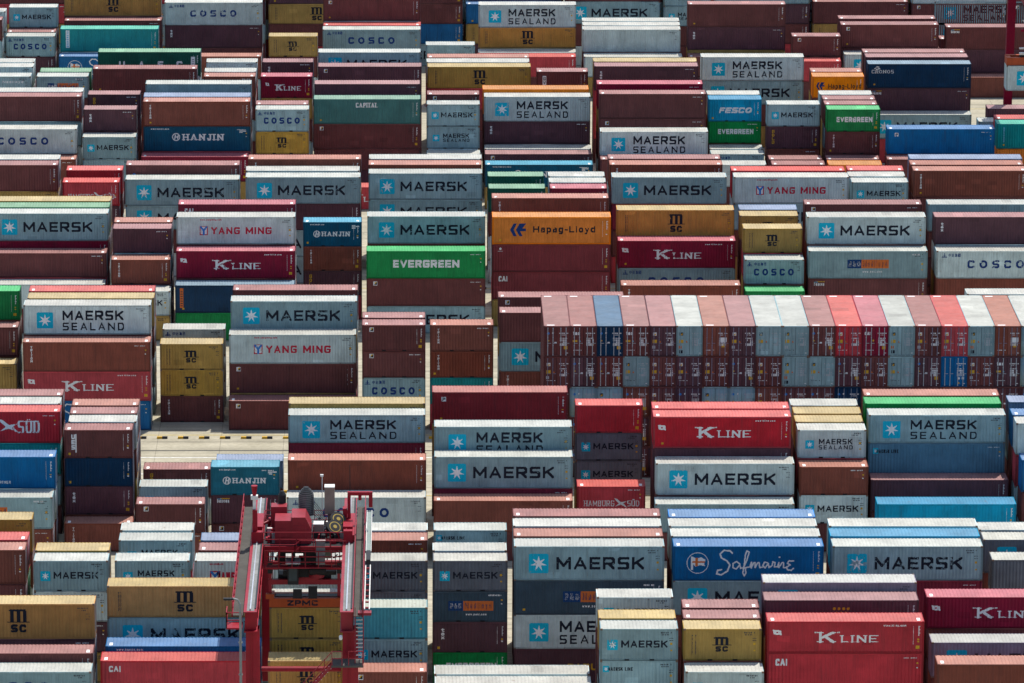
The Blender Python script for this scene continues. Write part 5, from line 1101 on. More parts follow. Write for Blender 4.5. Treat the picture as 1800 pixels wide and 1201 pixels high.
(1.68,548.0,2.591,40,2591,'b',0),(1.68,548.0,0,40,2591,'b',0),(-4.85,600.3,0,40,2591,'kl.r',0),(11.34,570.35,7.773,20,2591,'pl.dgn',0),(11.34,570.35,5.182,20,2591,'gl',0),
(11.34,570.35,2.591,20,2591,'b',0),(11.34,570.35,0,20,2591,'br',0),(11.35,564.25,7.773,20,2591,'pl.dgn',0),(11.35,564.25,5.182,20,2591,'b',0),(11.35,564.25,2.591,20,2591,'gl',0),
(11.35,564.25,0,20,2591,'gl',0),(17.86,570.35,7.773,20,2591,'pl.gl',0),(17.86,570.35,5.182,20,2591,'y',0),(17.86,570.35,2.591,20,2591,'g',0),(17.86,570.35,0,20,2591,'b',0),
(17.87,567.3,7.773,20,2591,'pl.gl',0),(17.87,567.3,5.182,20,2591,'b',0),(17.87,567.3,2.591,20,2591,'b',0),(17.87,567.3,0,20,2591,'g',0),(17.89,564.25,7.773,20,2591,'pl.rd',0),
(17.89,564.25,5.182,20,2591,'b',0),(17.89,564.25,2.591,20,2591,'b',0),(17.89,564.25,0,20,2591,'b',0),(14.63,554.0,5.792,40,2896,'br',0),(14.63,554.0,2.896,40,2896,'g',0),
(14.63,554.0,0,40,2896,'r',0),(14.54,545.0,0,40,2896,'y',0),(14.63,512.35,5.182,40,2896,'y',0),(14.63,512.35,2.591,40,2591,'gl',0),(14.63,512.35,0,40,2591,'bd',0),
(14.62,503.5,2.896,40,2896,'tri.br',0),(14.62,503.5,0,40,2896,'b',0),(27.52,564.25,5.792,40,2896,'pl.rd',0),(27.52,564.25,2.896,40,2896,'b',0),(27.52,564.25,0,40,2896,'r',0),
(27.56,551.0,5.182,40,2896,'br',0),(27.56,551.0,2.591,40,2591,'br',0),(27.56,551.0,0,40,2591,'b',0),(27.58,548.0,0,40,2591,'b',0),(27.6,539.0,0,40,2896,'y',0),
(37.39,554.0,7.773,20,2591,'pl.lb',0),(37.39,554.0,5.182,20,2591,'b',0),(37.39,554.0,2.591,20,2591,'b',0),(37.39,554.0,0,20,2591,'b',0),(37.28,551.0,5.182,20,2591,'b',0),
(37.28,551.0,2.591,20,2591,'b',0),(37.28,551.0,0,20,2591,'b',0),(37.28,545.0,5.182,20,2591,'r',0),(37.28,545.0,2.591,20,2591,'y',0),(37.28,545.0,0,20,2591,'y',0),
(37.3,542.0,2.591,20,2591,'b',0),(37.3,542.0,0,20,2591,'bd',0),(37.2,539.0,2.591,20,2591,'pl.gn',0),(37.2,539.0,0,20,2591,'r',0),(47.04,551.0,5.792,40,2896,'b',0),
(47.04,551.0,2.896,40,2896,'b',0),(47.04,551.0,0,40,2896,'bd',0),(46.9,545.0,5.792,40,2896,'br',0),(46.9,545.0,2.896,40,2896,'b',0),(46.9,545.0,0,40,2896,'b',0),
(46.87,542.0,0,40,2896,'b',0),(59.85,551.0,5.792,40,2896,'b',0),(59.85,551.0,2.896,40,2896,'bd',0),(59.85,551.0,0,40,2896,'b',0),(59.96,545.0,5.792,40,2896,'gl',0),
(59.96,545.0,2.896,40,2896,'y',0),(59.96,545.0,0,40,2896,'br',0),(59.97,542.0,0,40,2896,'gl',0),(60.06,512.35,8.383,40,2896,'pl.gl',0),(60.06,512.35,5.487,40,2896,'br',0),
(60.06,512.35,2.591,40,2896,'y',0),(60.06,512.35,0,40,2591,'br',0),(-43.9,509.4,5.792,40,2896,'pl.b',0),(-43.9,509.4,2.896,40,2896,'br',0),(-43.9,509.4,0,40,2896,'y',0),
(-43.88,506.45,2.896,40,2896,'pl.y',0),(-43.88,506.45,0,40,2896,'r',0),(-43.91,512.35,5.792,40,2896,'br',0),(-43.91,512.35,2.896,40,2896,'g',0),(-43.91,512.35,0,40,2896,'b',0),
(-30.84,512.35,5.792,40,2896,'br',0),(-30.84,512.35,2.896,40,2896,'b',0),(-30.84,512.35,0,40,2896,'y',0),(-30.77,509.4,5.792,40,2896,'br',0),(-30.77,509.4,2.896,40,2896,'g',0),
(-30.77,509.4,0,40,2896,'g',0),(-30.96,506.45,5.792,40,2896,'b',0),(-30.96,506.45,2.896,40,2896,'b',0),(-30.96,506.45,0,40,2896,'gl',0),(-30.87,503.5,0,40,2896,'saf.bl',0),
(-20.98,512.35,2.591,20,2591,'gl',0),(-20.98,512.35,0,20,2591,'gl',0),(-11.17,515.3,5.182,40,2896,'g',0),(-11.17,515.3,2.591,40,2591,'b',0),(-11.17,515.3,0,40,2591,'b',0),
(-11.2,509.4,5.487,40,2896,'y',0),(-11.2,509.4,2.591,40,2896,'b',0),(-11.2,509.4,0,40,2591,'r',0),(-11.28,506.45,0,40,2896,'y',0),(-37.3,473.3,8.383,40,2896,'pl.b',0),
(-37.3,473.3,5.487,40,2896,'b',0),(-37.3,473.3,2.591,40,2896,'br',0),(-37.3,473.3,0,40,2591,'b',0),(-37.38,470.42,8.383,40,2896,'pl.gl',0),(-37.38,470.42,5.487,40,2896,'br',0),
(-37.38,470.42,2.591,40,2896,'bd',0),(-37.38,470.42,0,40,2591,'gl',0),(-37.2,467.54,5.487,40,2896,'pl.tl',0),(-37.2,467.54,2.591,40,2896,'g',0),(-37.2,467.54,0,40,2591,'b',0),
(-37.3,461.78,2.896,40,2896,'gl',0),(-37.3,461.78,0,40,2896,'br',0),(-37.42,458.9,0,40,2896,'pl.br',0),(-27.42,473.3,7.773,20,2591,'pl.br',0),(-27.42,473.3,5.182,20,2591,'b',0),
(-27.42,473.3,2.591,20,2591,'b',0),(-27.42,473.3,0,20,2591,'b',0),(-27.43,470.42,7.773,20,2591,'pl.b',0),(-27.43,470.42,5.182,20,2591,'br',0),(-27.43,470.42,2.591,20,2591,'y',0),
(-27.43,470.42,0,20,2591,'br',0),(-27.37,467.54,7.773,20,2591,'pl.gl',0),(-27.37,467.54,5.182,20,2591,'br',0),(-27.37,467.54,2.591,20,2591,'y',0),(-27.37,467.54,0,20,2591,'b',0),
(-27.57,464.66,0,20,2591,'br',0),(-20.91,470.42,0,20,2591,'gl',0),(-21.0,464.66,0,20,2591,'b',0),(-21.01,458.9,0,20,2591,'pl.br',0),(-14.47,473.3,2.591,20,2591,'pl.lb',0),
(-14.47,473.3,0,20,2591,'br',0),(-14.52,461.78,0,20,2591,'bcn.b',0),(-1.56,506.45,7.773,20,2591,'pl.b',0),(-1.56,506.45,5.182,20,2591,'g',0),(-1.56,506.45,2.591,20,2591,'br',0),
(-1.56,506.45,0,20,2591,'g',0),(-1.55,503.5,0,20,2591,'bd',0),(4.93,503.5,2.591,20,2591,'pl.tl',0),(4.93,503.5,0,20,2591,'r',0),(-4.75,470.42,5.487,40,2896,'b',0),
(-4.75,470.42,2.591,40,2896,'g',0),(-4.75,470.42,0,40,2591,'y',0),(-4.74,467.54,2.591,40,2896,'g',0),(-4.74,467.54,0,40,2591,'br',0),(-4.67,461.78,2.591,40,2896,'y',0),
(-4.67,461.78,0,40,2591,'b',0),(8.08,473.3,5.792,40,2896,'y',0),(8.08,473.3,2.896,40,2896,'g',0),(8.08,473.3,0,40,2896,'b',0),(8.23,464.66,5.182,40,2591,'b',0),
(8.23,464.66,2.591,40,2591,'bd',0),(8.23,464.66,0,40,2591,'br',0),(8.23,461.78,2.896,40,2896,'pl.rd',0),(8.23,461.78,0,40,2896,'b',0),(8.17,458.9,0,40,2591,'b',0),
(17.92,473.3,0,20,2591,'y',0),(17.85,464.66,0,20,2591,'y',0),(27.63,467.54,5.792,40,2896,'b',0),(27.63,467.54,2.896,40,2896,'bd',0),(27.63,467.54,0,40,2896,'br',0),
(27.6,464.66,2.896,40,2896,'b',0),(27.6,464.66,0,40,2896,'br',0),(27.74,461.78,2.591,40,2591,'b',0),(27.74,461.78,0,40,2591,'b',0),(27.59,458.9,0,40,2591,'b',0),
(37.28,473.3,7.773,20,2591,'pl.gl',0),(37.28,473.3,5.182,20,2591,'b',0),(37.28,473.3,2.591,20,2591,'y',0),(37.28,473.3,0,20,2591,'br',0),(37.35,470.42,7.773,20,2591,'pl.y',0),
(37.35,470.42,5.182,20,2591,'b',0),(37.35,470.42,2.591,20,2591,'br',0),(37.35,470.42,0,20,2591,'b',0),(37.29,467.54,7.773,20,2591,'pl.y',0),(37.29,467.54,5.182,20,2591,'b',0),
(37.29,467.54,2.591,20,2591,'bd',0),(37.29,467.54,0,20,2591,'gl',0),(37.32,464.66,5.182,20,2591,'r',0),(37.32,464.66,2.591,20,2591,'b',0),(37.32,464.66,0,20,2591,'y',0),
(37.33,461.78,0,20,2591,'b',0),(46.92,473.3,5.487,40,2896,'b',0),(46.92,473.3,2.591,40,2896,'gl',0),(46.92,473.3,0,40,2591,'b',0),(46.78,470.42,5.487,40,2896,'b',0),
(46.78,470.42,2.591,40,2896,'b',0),(46.78,470.42,0,40,2591,'b',0),(46.89,467.54,2.591,40,2896,'b',0),(46.89,467.54,0,40,2591,'b',0),(46.94,464.66,0,40,2896,'b',0),
(47.04,458.9,0,40,2591,'b',0),(59.94,473.3,7.773,40,2896,'pl.lb',0),(59.94,473.3,5.182,40,2591,'g',0),(59.94,473.3,2.591,40,2591,'b',0),(59.94,473.3,0,40,2591,'br',0),
(59.64,467.54,8.078,40,2896,'pl.bl',0),(59.64,467.54,5.182,40,2896,'br',0),(59.64,467.54,2.591,40,2591,'b',0),(59.64,467.54,0,40,2591,'b',0),(59.69,464.66,8.078,40,2896,'pl.gl',0),
(59.69,464.66,5.182,40,2896,'r',0),(59.69,464.66,2.591,40,2591,'gl',0),(59.69,464.66,0,40,2591,'b',0),(59.92,461.78,5.487,40,2896,'pl.bl',0),(59.92,461.78,2.591,40,2896,'b',0),
(59.92,461.78,0,40,2591,'g',0),(-37.33,432.5,5.487,40,2896,'br',0),(-37.33,432.5,2.591,40,2896,'gl',0),(-37.33,432.5,0,40,2591,'b',0),(-37.28,426.5,8.383,40,2896,'pl.r',0),
(-37.28,426.5,5.487,40,2896,'pl.gn',0),(-37.28,426.5,2.591,40,2896,'y',0),(-37.28,426.5,0,40,2591,'g',0),(-37.28,423.5,5.487,40,2896,'pl.b',0),(-37.28,423.5,2.591,40,2896,'bd',0),
(-37.28,423.5,0,40,2591,'b',0),(-27.57,426.5,5.182,20,2591,'bd',0),(-27.57,426.5,2.591,20,2591,'b',0),(-27.57,426.5,0,20,2591,'b',0),(-27.51,423.5,5.182,20,2591,'pl.gl',0),
(-27.51,423.5,2.591,20,2591,'pl.bd',0),(-27.51,423.5,0,20,2591,'pl.y',0),(-20.92,432.5,5.182,20,2591,'br',0),(-20.92,432.5,2.591,20,2591,'b',0),(-20.92,432.5,0,20,2591,'b',0),
(-20.91,429.5,5.182,20,2591,'r',0),(-20.91,429.5,2.591,20,2591,'b',0),(-20.91,429.5,0,20,2591,'b',0),(-20.92,423.5,5.182,20,2591,'y',0),(-20.92,423.5,2.591,20,2591,'r',0),
(-20.92,423.5,0,20,2591,'gl',0),(-14.53,438.5,2.591,20,2591,'b',0),(-14.53,438.5,0,20,2591,'b',0),(-14.6,435.5,2.591,20,2591,'bd',0),(-14.6,435.5,0,20,2591,'br',0),
(-14.42,423.5,5.182,20,2591,'g',0),(-14.42,423.5,2.591,20,2591,'gl',0),(-14.42,423.5,0,20,2591,'g',0),(-17.91,413.24,2.896,40,2896,'b',0),(-17.91,413.24,0,40,2896,'g',0),
(-17.76,407.52,2.591,40,2591,'bd',0),(-17.76,407.52,0,40,2591,'bd',0),(-18.01,404.66,2.591,40,2591,'b',0),(-18.01,404.66,0,40,2591,'g',0),(-30.93,410.38,5.182,40,2591,'pl.bd',0),
(-30.93,410.38,2.591,40,2591,'gl',0),(-30.93,410.38,0,40,2591,'b',0),(-30.75,404.66,2.591,40,2896,'g',0),(-30.75,404.66,0,40,2591,'g',0),(-30.74,401.8,2.591,40,2591,'g',0),
(-30.74,401.8,0,40,2591,'r',0),(-8.27,432.5,2.591,20,2591,'b',0),(-8.27,432.5,0,20,2591,'b',0),(-8.09,413.24,5.182,20,2591,'b',0),(-8.09,413.24,2.591,20,2591,'b',0),
(-8.09,413.24,0,20,2591,'g',0),(-8.04,410.38,2.591,20,2591,'b',0),(-8.04,410.38,0,20,2591,'br',0),(-8.03,404.66,2.591,20,2591,'b',0),(-8.03,404.66,0,20,2591,'br',0),
(-1.56,432.5,5.182,20,2591,'b',0),(-1.56,432.5,2.591,20,2591,'b',0),(-1.56,432.5,0,20,2591,'bd',0),(-1.59,429.5,5.182,20,2591,'g',0),(-1.59,429.5,2.591,20,2591,'b',0),
(-1.59,429.5,0,20,2591,'bd',0),(-1.61,423.5,5.182,20,2591,'pl.gd',0),(-1.61,423.5,2.591,20,2591,'y',0),(-1.61,423.5,0,20,2591,'bd',0),(-1.65,410.38,2.591,20,2591,'b',0),
(-1.65,410.38,0,20,2591,'y',0),(-1.71,401.8,2.591,20,2591,'br',0),(-1.71,401.8,0,20,2591,'g',0),(4.98,432.5,5.182,20,2591,'b',0),(4.98,432.5,2.591,20,2591,'r',0),
(4.98,432.5,0,20,2591,'b',0),(4.87,426.5,5.182,20,2591,'bd',0),(4.87,426.5,2.591,20,2591,'b',0),(4.87,426.5,0,20,2591,'r',0),(7.99,407.52,0,40,2896,'r',0),
(8.03,404.66,0,40,2896,'b',0),(14.61,432.5,5.792,40,2896,'b',0),(14.61,432.5,2.896,40,2896,'b',0),(14.61,432.5,0,40,2896,'br',0),(14.56,429.5,5.792,40,2896,'br',0),
(14.56,429.5,2.896,40,2896,'br',0),(14.56,429.5,0,40,2896,'b',0),(14.55,426.5,5.792,40,2896,'b',0),(14.55,426.5,2.896,40,2896,'br',0),(14.55,426.5,0,40,2896,'b',0),
(27.63,435.5,5.182,40,2591,'br',0),(27.63,435.5,2.591,40,2591,'g',0),(27.63,435.5,0,40,2591,'g',0),(27.34,429.5,5.792,40,2896,'b',0),(27.34,429.5,2.896,40,2896,'b',0),
(27.34,429.5,0,40,2896,'b',0),(27.38,426.5,5.792,40,2896,'b',0),(27.38,426.5,2.896,40,2896,'gl',0),(27.38,426.5,0,40,2896,'y',0),(27.44,423.5,2.896,40,2896,'br',0),
(27.44,423.5,0,40,2896,'b',0),(17.83,413.24,5.182,20,2591,'b',0),(17.83,413.24,2.591,20,2591,'bd',0),(17.83,413.24,0,20,2591,'b',0),(17.78,407.52,5.182,20,2591,'b',0),
(17.78,407.52,2.591,20,2591,'gl',0),(17.78,407.52,0,20,2591,'bd',0),(17.82,404.66,2.591,20,2591,'r',0),(17.82,404.66,0,20,2591,'b',0),(24.48,410.38,5.182,20,2591,'br',0),
(24.48,410.38,2.591,20,2591,'b',0),(24.48,410.38,0,20,2591,'b',0),(24.4,407.52,5.182,20,2591,'br',0),(24.4,407.52,2.591,20,2591,'b',0),(24.4,407.52,0,20,2591,'b',0),
(24.29,404.66,5.182,20,2591,'br',0),(24.29,404.66,2.591,20,2591,'r',0),(24.29,404.66,0,20,2591,'b',0),(24.34,401.8,2.591,20,2591,'br',0),(24.34,401.8,0,20,2591,'b',0),
(34.04,413.24,5.792,40,2896,'br',0),(34.04,413.24,2.896,40,2896,'b',0),(34.04,413.24,0,40,2896,'b',0),(33.96,410.38,5.182,40,2896,'y',0),(33.96,410.38,2.591,40,2591,'b',0),
(33.96,410.38,0,40,2591,'y',0),(33.87,404.66,2.591,40,2896,'g',0),(33.87,404.66,0,40,2591,'y',0),(40.51,429.5,5.792,40,2896,'br',0),(40.51,429.5,2.896,40,2896,'b',0),
(40.51,429.5,0,40,2896,'gl',0),(40.38,426.5,5.792,40,2896,'b',0),(40.38,426.5,2.896,40,2896,'b',0),(40.38,426.5,0,40,2896,'br',0),(40.34,423.5,5.792,40,2896,'pl.rd',0),
(40.34,423.5,2.896,40,2896,'b',0),(40.34,423.5,0,40,2896,'b',0),(53.78,438.5,5.792,40,2896,'pl.gl',0),(53.78,438.5,2.896,40,2896,'gl',0),(53.78,438.5,0,40,2896,'b',0),
(53.84,435.5,2.896,40,2896,'br',0),(53.84,435.5,0,40,2896,'b',0),(53.94,429.5,2.896,40,2896,'br',0),(53.94,429.5,0,40,2896,'br',0),(47.03,413.24,5.182,40,2591,'b',0),
(47.03,413.24,2.591,40,2591,'b',0),(47.03,413.24,0,40,2591,'br',0),(46.94,407.52,2.591,40,2896,'br',0),(46.94,407.52,0,40,2591,'bd',0),(46.86,401.8,2.591,40,2896,'r',0),
(46.86,401.8,0,40,2591,'y',0),(13.54,486.4,5.792,40,2896,'end.b',1),(13.54,486.4,2.896,40,2896,'end.b',1),(13.54,486.4,0.0,40,2896,'end.b',1),(15.98,486.4,5.792,40,2896,'end.g',1),
(15.98,486.4,2.896,40,2896,'end.b',1),(15.98,486.4,0.0,40,2896,'end.bd',1),(18.43,486.4,5.792,40,2896,'end.g',1),(18.43,486.4,2.896,40,2896,'end.br',1),
(18.43,486.4,0.0,40,2896,'end.b',1),(20.87,486.4,5.792,40,2896,'end.br',1),(20.87,486.4,2.896,40,2896,'end.b',1),(20.87,486.4,0.0,40,2896,'end.b',1),(23.32,486.4,5.792,40,2896,'end.b',1),
(23.32,486.4,2.896,40,2896,'end.br',1),(23.32,486.4,0.0,40,2896,'end.bd',1),(25.76,486.4,5.792,40,2896,'end.bd',1),(25.76,486.4,2.896,40,2896,'end.b',1),
(25.76,486.4,0.0,40,2896,'end.g',1),(28.21,486.4,5.792,40,2896,'end.g',1),(28.21,486.4,2.896,40,2896,'end.g',1),(28.21,486.4,0.0,40,2896,'end.g',1),(30.65,486.4,5.792,40,2896,'end.g',1),
(30.65,486.4,2.896,40,2896,'end.bd',1),(30.65,486.4,0.0,40,2896,'end.b',1),(33.1,486.4,5.792,40,2896,'end.br',1),(33.1,486.4,2.896,40,2896,'end.b',1),(33.1,486.4,0.0,40,2896,'end.bd',1),
(35.54,486.4,5.792,40,2896,'end.b',1),(35.54,486.4,2.896,40,2896,'end.g',1),(35.54,486.4,0.0,40,2896,'end.b',1),(37.99,486.4,5.792,40,2896,'end.b',1),(37.99,486.4,2.896,40,2896,'end.g',1),
(37.99,486.4,0.0,40,2896,'end.b',1),(40.43,486.4,5.792,40,2896,'end.nv',1),(40.43,486.4,2.896,40,2896,'end.g',1),(40.43,486.4,0.0,40,2896,'end.b',1),(42.88,486.4,5.792,40,2896,'end.b',1),
(42.88,486.4,2.896,40,2896,'end.bd',1),(42.88,486.4,0.0,40,2896,'end.bd',1),(45.32,486.4,5.792,40,2896,'end.bd',1),(45.32,486.4,2.896,40,2896,'end.bd',1),
(45.32,486.4,0.0,40,2896,'end.b',1),(47.77,486.4,5.792,40,2896,'end.b',1),(47.77,486.4,2.896,40,2896,'end.br',1),(47.77,486.4,0.0,40,2896,'end.g',1),(50.21,486.4,5.792,40,2896,'end.br',1),
(50.21,486.4,2.896,40,2896,'end.b',1),(50.21,486.4,0.0,40,2896,'end.b',1),(52.66,486.4,5.792,40,2896,'end.b',1),(52.66,486.4,2.896,40,2896,'end.bd',1),
(52.66,486.4,0.0,40,2896,'end.br',1),(55.1,486.4,5.792,40,2896,'end.b',1),(55.1,486.4,2.896,40,2896,'end.bd',1),(55.1,486.4,0.0,40,2896,'end.b',1),(57.55,486.4,11.584,40,2896,'end.g',1),
(57.55,486.4,8.688,40,2896,'end.g',1),(57.55,486.4,5.792,40,2896,'end.b',1),(57.55,486.4,2.896,40,2896,'end.bd',1),(57.55,486.4,0.0,40,2896,'end.g',1),
(-68.9,684.4,0,40,2896,'pl.r',0),(-68.9,684.4,2.896,40,2591,'pl.br',0),(-68.9,684.4,5.487,40,2896,'pl.bl',0),(-59.36,684.4,0,20,2591,'mk.g',0),(-59.36,684.4,2.591,20,2591,'ms.g',0),
(-59.36,684.4,5.182,20,2591,'pl.gl',0),(-59.36,684.4,7.773,20,2591,'pl.br',0),(-49.81,684.4,0,40,2896,'ms.g',0),(-49.81,684.4,2.896,40,2591,'msc.y',0),
(-49.81,684.4,5.487,40,2591,'pl.r',0),(-49.81,684.4,8.078,40,2591,'pl.b',0),(-37.2,684.4,0,40,2591,'msc.y',0),(-37.2,684.4,2.591,40,2591,'ms.g',0),(-37.2,684.4,5.182,40,2896,'ms.g',0),
(-37.2,684.4,8.078,40,2591,'pl.r',0),(-24.59,684.4,0,40,2896,'pl.b',0),(-24.59,684.4,2.896,40,2591,'ms.g',0),(-24.59,684.4,5.487,40,2896,'tex.bd',0),(-24.59,684.4,8.383,40,2591,'pl.b',0),
(-11.98,684.4,0,40,2591,'pl.r',0),(-11.98,684.4,2.591,40,2896,'pl.b',0),(-11.98,684.4,5.487,40,2591,'msc.y',0),(-11.98,684.4,8.078,40,2591,'tex.bd',0),
(0.63,684.4,0,40,2896,'mk.g',0),(0.63,684.4,2.896,40,2591,'pl.bl',0),(0.63,684.4,5.487,40,2591,'bcn.b',0),(0.63,684.4,8.078,40,2591,'pl.b',0),(13.25,684.4,0,40,2896,'tex.bd',0),
(13.25,684.4,2.896,40,2591,'msc.y',0),(13.25,684.4,5.487,40,2591,'pl.bl',0),(25.86,684.4,0,40,2591,'pl.gl',0),(25.86,684.4,2.591,40,2896,'pl.b',0),(25.86,684.4,5.487,40,2896,'mk.g',0),
(25.86,684.4,8.383,40,2591,'bcn.b',0),(35.4,684.4,0,20,2591,'pl.b',0),(35.4,684.4,2.591,20,2591,'pl.b',0),(35.4,684.4,5.182,20,2591,'ms.g',0),(35.4,684.4,7.773,20,2591,'ms.g',0),
(44.95,684.4,0,40,2896,'pl.r',0),(44.95,684.4,2.896,40,2591,'pl.b',0),(44.95,684.4,5.487,40,2591,'tex.bd',0),(44.95,684.4,8.078,40,2896,'mk.g',0),(57.56,684.4,0,40,2591,'pl.b',0),
(57.56,684.4,2.591,40,2896,'msc.y',0),(57.56,684.4,5.487,40,2896,'pl.b',0),(70.17,684.4,0,40,2896,'msc.y',0),(70.17,684.4,2.896,40,2591,'pl.b',0),(70.17,684.4,5.487,40,2591,'bcn.b',0),
(70.17,684.4,8.078,40,2896,'pl.gl',0),(82.78,684.4,0,40,2896,'tex.bd',0),(82.78,684.4,2.896,40,2591,'mk.g',0),(82.78,684.4,5.487,40,2591,'bcn.b',0),(82.78,684.4,8.078,40,2591,'pl.b',0),
(92.33,684.4,0,20,2591,'co.gl',0),(92.33,684.4,2.591,20,2591,'msc.y',0),(92.33,684.4,5.182,20,2591,'ms.g',0),(92.33,684.4,7.773,20,2591,'pl.br',0),(98.81,684.4,0,20,2591,'msc.y',0),
(98.81,684.4,2.591,20,2591,'pl.br',0),(98.81,684.4,5.182,20,2591,'tex.bd',0),(-68.9,687.3,0,40,2591,'pl.gl',0),(-68.9,687.3,2.591,40,2591,'msc.y',0),(-68.9,687.3,5.182,40,2591,'pl.b',0),
(-68.9,687.3,7.773,40,2591,'pl.br',0),(-59.36,687.3,0,20,2591,'pl.bl',0),(-59.36,687.3,2.591,20,2591,'pl.r',0),(-59.36,687.3,5.182,20,2591,'bcn.b',0),(-59.36,687.3,7.773,20,2591,'pl.bl',0),
(-49.81,687.3,0,40,2896,'msc.y',0),(-49.81,687.3,2.896,40,2591,'tex.bd',0),(-49.81,687.3,5.487,40,2591,'mk.g',0),(-49.81,687.3,8.078,40,2591,'pl.b',0),
(-40.27,687.3,0,20,2591,'pl.gl',0),(-40.27,687.3,2.591,20,2591,'bcn.b',0),(-40.27,687.3,5.182,20,2591,'pl.b',0),(-40.27,687.3,7.773,20,2591,'pl.b',0),(-30.72,687.3,0,40,2896,'tex.bd',0),
(-30.72,687.3,2.896,40,2896,'pl.gl',0),(-30.72,687.3,5.792,40,2591,'pl.b',0),(-30.72,687.3,8.383,40,2591,'pl.br',0),(-18.11,687.3,0,40,2896,'pl.r',0),(-18.11,687.3,2.896,40,2591,'pl.gl',0),
(-18.11,687.3,5.487,40,2591,'bcn.b',0),(-18.11,687.3,8.078,40,2591,'mk.g',0),(-5.5,687.3,0,40,2896,'ms.g',0),(-5.5,687.3,2.896,40,2591,'pl.b',0),(-5.5,687.3,5.487,40,2591,'pl.br',0),
(-5.5,687.3,8.078,40,2896,'co.gl',0),(4.05,687.3,0,20,2591,'msc.y',0),(4.05,687.3,2.591,20,2591,'pl.br',0),(4.05,687.3,5.182,20,2591,'mk.g',0),(4.05,687.3,7.773,20,2591,'co.gl',0),
(13.59,687.3,0,40,2896,'co.gl',0),(13.59,687.3,2.896,40,2591,'msc.y',0),(13.59,687.3,5.487,40,2591,'pl.b',0),(13.59,687.3,8.078,40,2896,'co.gl',0),(23.14,687.3,0,20,2591,'pl.gl',0),
(23.14,687.3,2.591,20,2591,'pl.b',0),(23.14,687.3,5.182,20,2591,'pl.b',0),(23.14,687.3,7.773,20,2591,'msc.y',0),(29.61,687.3,0,20,2591,'mk.g',0),(29.61,687.3,2.591,20,2591,'ms.g',0),
(29.61,687.3,5.182,20,2591,'mk.g',0),(29.61,687.3,7.773,20,2591,'pl.b',0),(39.16,687.3,0,40,2896,'pl.br',0),(39.16,687.3,2.896,40,2591,'mk.g',0),(39.16,687.3,5.487,40,2896,'pl.r',0),
(39.16,687.3,8.383,40,2896,'pl.b',0),(51.77,687.3,0,40,2591,'co.gl',0),(51.77,687.3,2.591,40,2896,'mk.g',0),(51.77,687.3,5.487,40,2896,'mk.g',0),(51.77,687.3,8.383,40,2896,'pl.b',0),
(64.38,687.3,0,40,2591,'msc.y',0),(64.38,687.3,2.591,40,2896,'tex.bd',0),(64.38,687.3,5.487,40,2591,'msc.y',0),(64.38,687.3,8.078,40,2591,'mk.g',0),(76.99,687.3,0,40,2591,'pl.gl',0),
(76.99,687.3,2.591,40,2896,'pl.b',0),(76.99,687.3,5.487,40,2896,'tex.bd',0),(76.99,687.3,8.383,40,2896,'ms.g',0),(89.61,687.3,0,40,2591,'pl.r',0),(89.61,687.3,2.591,40,2591,'pl.gl',0),
(89.61,687.3,5.182,40,2591,'ms.g',0),(89.61,687.3,7.773,40,2591,'bcn.b',0),(99.15,687.3,0,20,2591,'mk.g',0),(99.15,687.3,2.591,20,2591,'ms.g',0),(99.15,687.3,5.182,20,2591,'msc.y',0),
(99.15,687.3,7.773,20,2591,'pl.bl',0),
]
for X, Y, z, ft, h, code, v, label in BOXES: container(X, Y, z, ft, h / 1000, code, label, v)
for X, Y, z, h, c, v, label in ENDS: end_container(X, Y, z, h / 1000, c, v, label)

# the many others that only show slivers between and beneath those
def rest():
    import numpy as np
    V, LV, LT, MI, mats, off = [], [], [], [], {}, 0; cache = {}
    def arr(me):
        if me.name not in cache:
            v = np.empty(len(me.vertices) * 3, 'f'); me.vertices.foreach_get("co", v)
            l = np.empty(len(me.loops), 'i'); me.loops.foreach_get("vertex_index", l)
            t = np.empty(len(me.polygons), 'i'); me.polygons.foreach_get("loop_total", t)
            mi = np.empty(len(me.polygons), 'i'); me.polygons.foreach_get("material_index", mi)
            cache[me.name] = (v.reshape(-1, 3), l, t, mi, list(me.materials))
        return cache[me.name]
    for X, Y, z, ft, h, c, rot in REST:
        h = h / 1000; logo, c = c.split('.') if '.' in c else ('', c)
        ms_ = [body_mesh(ft, h, c), roof_mesh(ft, h, c), frame_mesh(ft, h, c), door_end_mesh(ft, h, c)]
        if logo and not rot: ms_ += [q[1] for q in decal_parts(logo, ft, h, c, int(abs(X * 7)) % 3)]
        if rot and logo: ms_.append(door_mark_mesh(h, c, int(abs(X)) % 5))
        for me in ms_:
            v, l, t, mi, ms = arr(me)
            if rot: p = np.stack([v[:, 1], -v[:, 0], v[:, 2]], 1) + np.array((X, Y + dims(ft) / 2, z), 'f')
            else: p = v + np.array((X, Y + W / 2, z), 'f')
            V.append(p); LV.append(l + off); LT.append(t); off += len(v)
            MI.append(np.array([mats.setdefault(m, len(mats)) for m in ms], 'i')[mi])
    V, LV, LT, MI = np.concatenate(V), np.concatenate(LV), np.concatenate(LT), np.concatenate(MI)
    me = bpy.data.meshes.new("container_mass"); me.vertices.add(len(V)); me.vertices.foreach_set("co", V.ravel())
    me.loops.add(len(LV)); me.loops.foreach_set("vertex_index", LV); me.polygons.add(len(LT))
    me.polygons.foreach_set("loop_start", np.concatenate([[0], np.cumsum(LT)[:-1]]).astype('i')); me.polygons.foreach_set("loop_total", LT); me.polygons.foreach_set("material_index", MI)
    for m in mats: me.materials.append(m)
    me.update(); me.validate()
    tag(link("container_mass", me), "further shipping containers that show only as slivers between and below the others", "containers", None, "stuff")
rest()

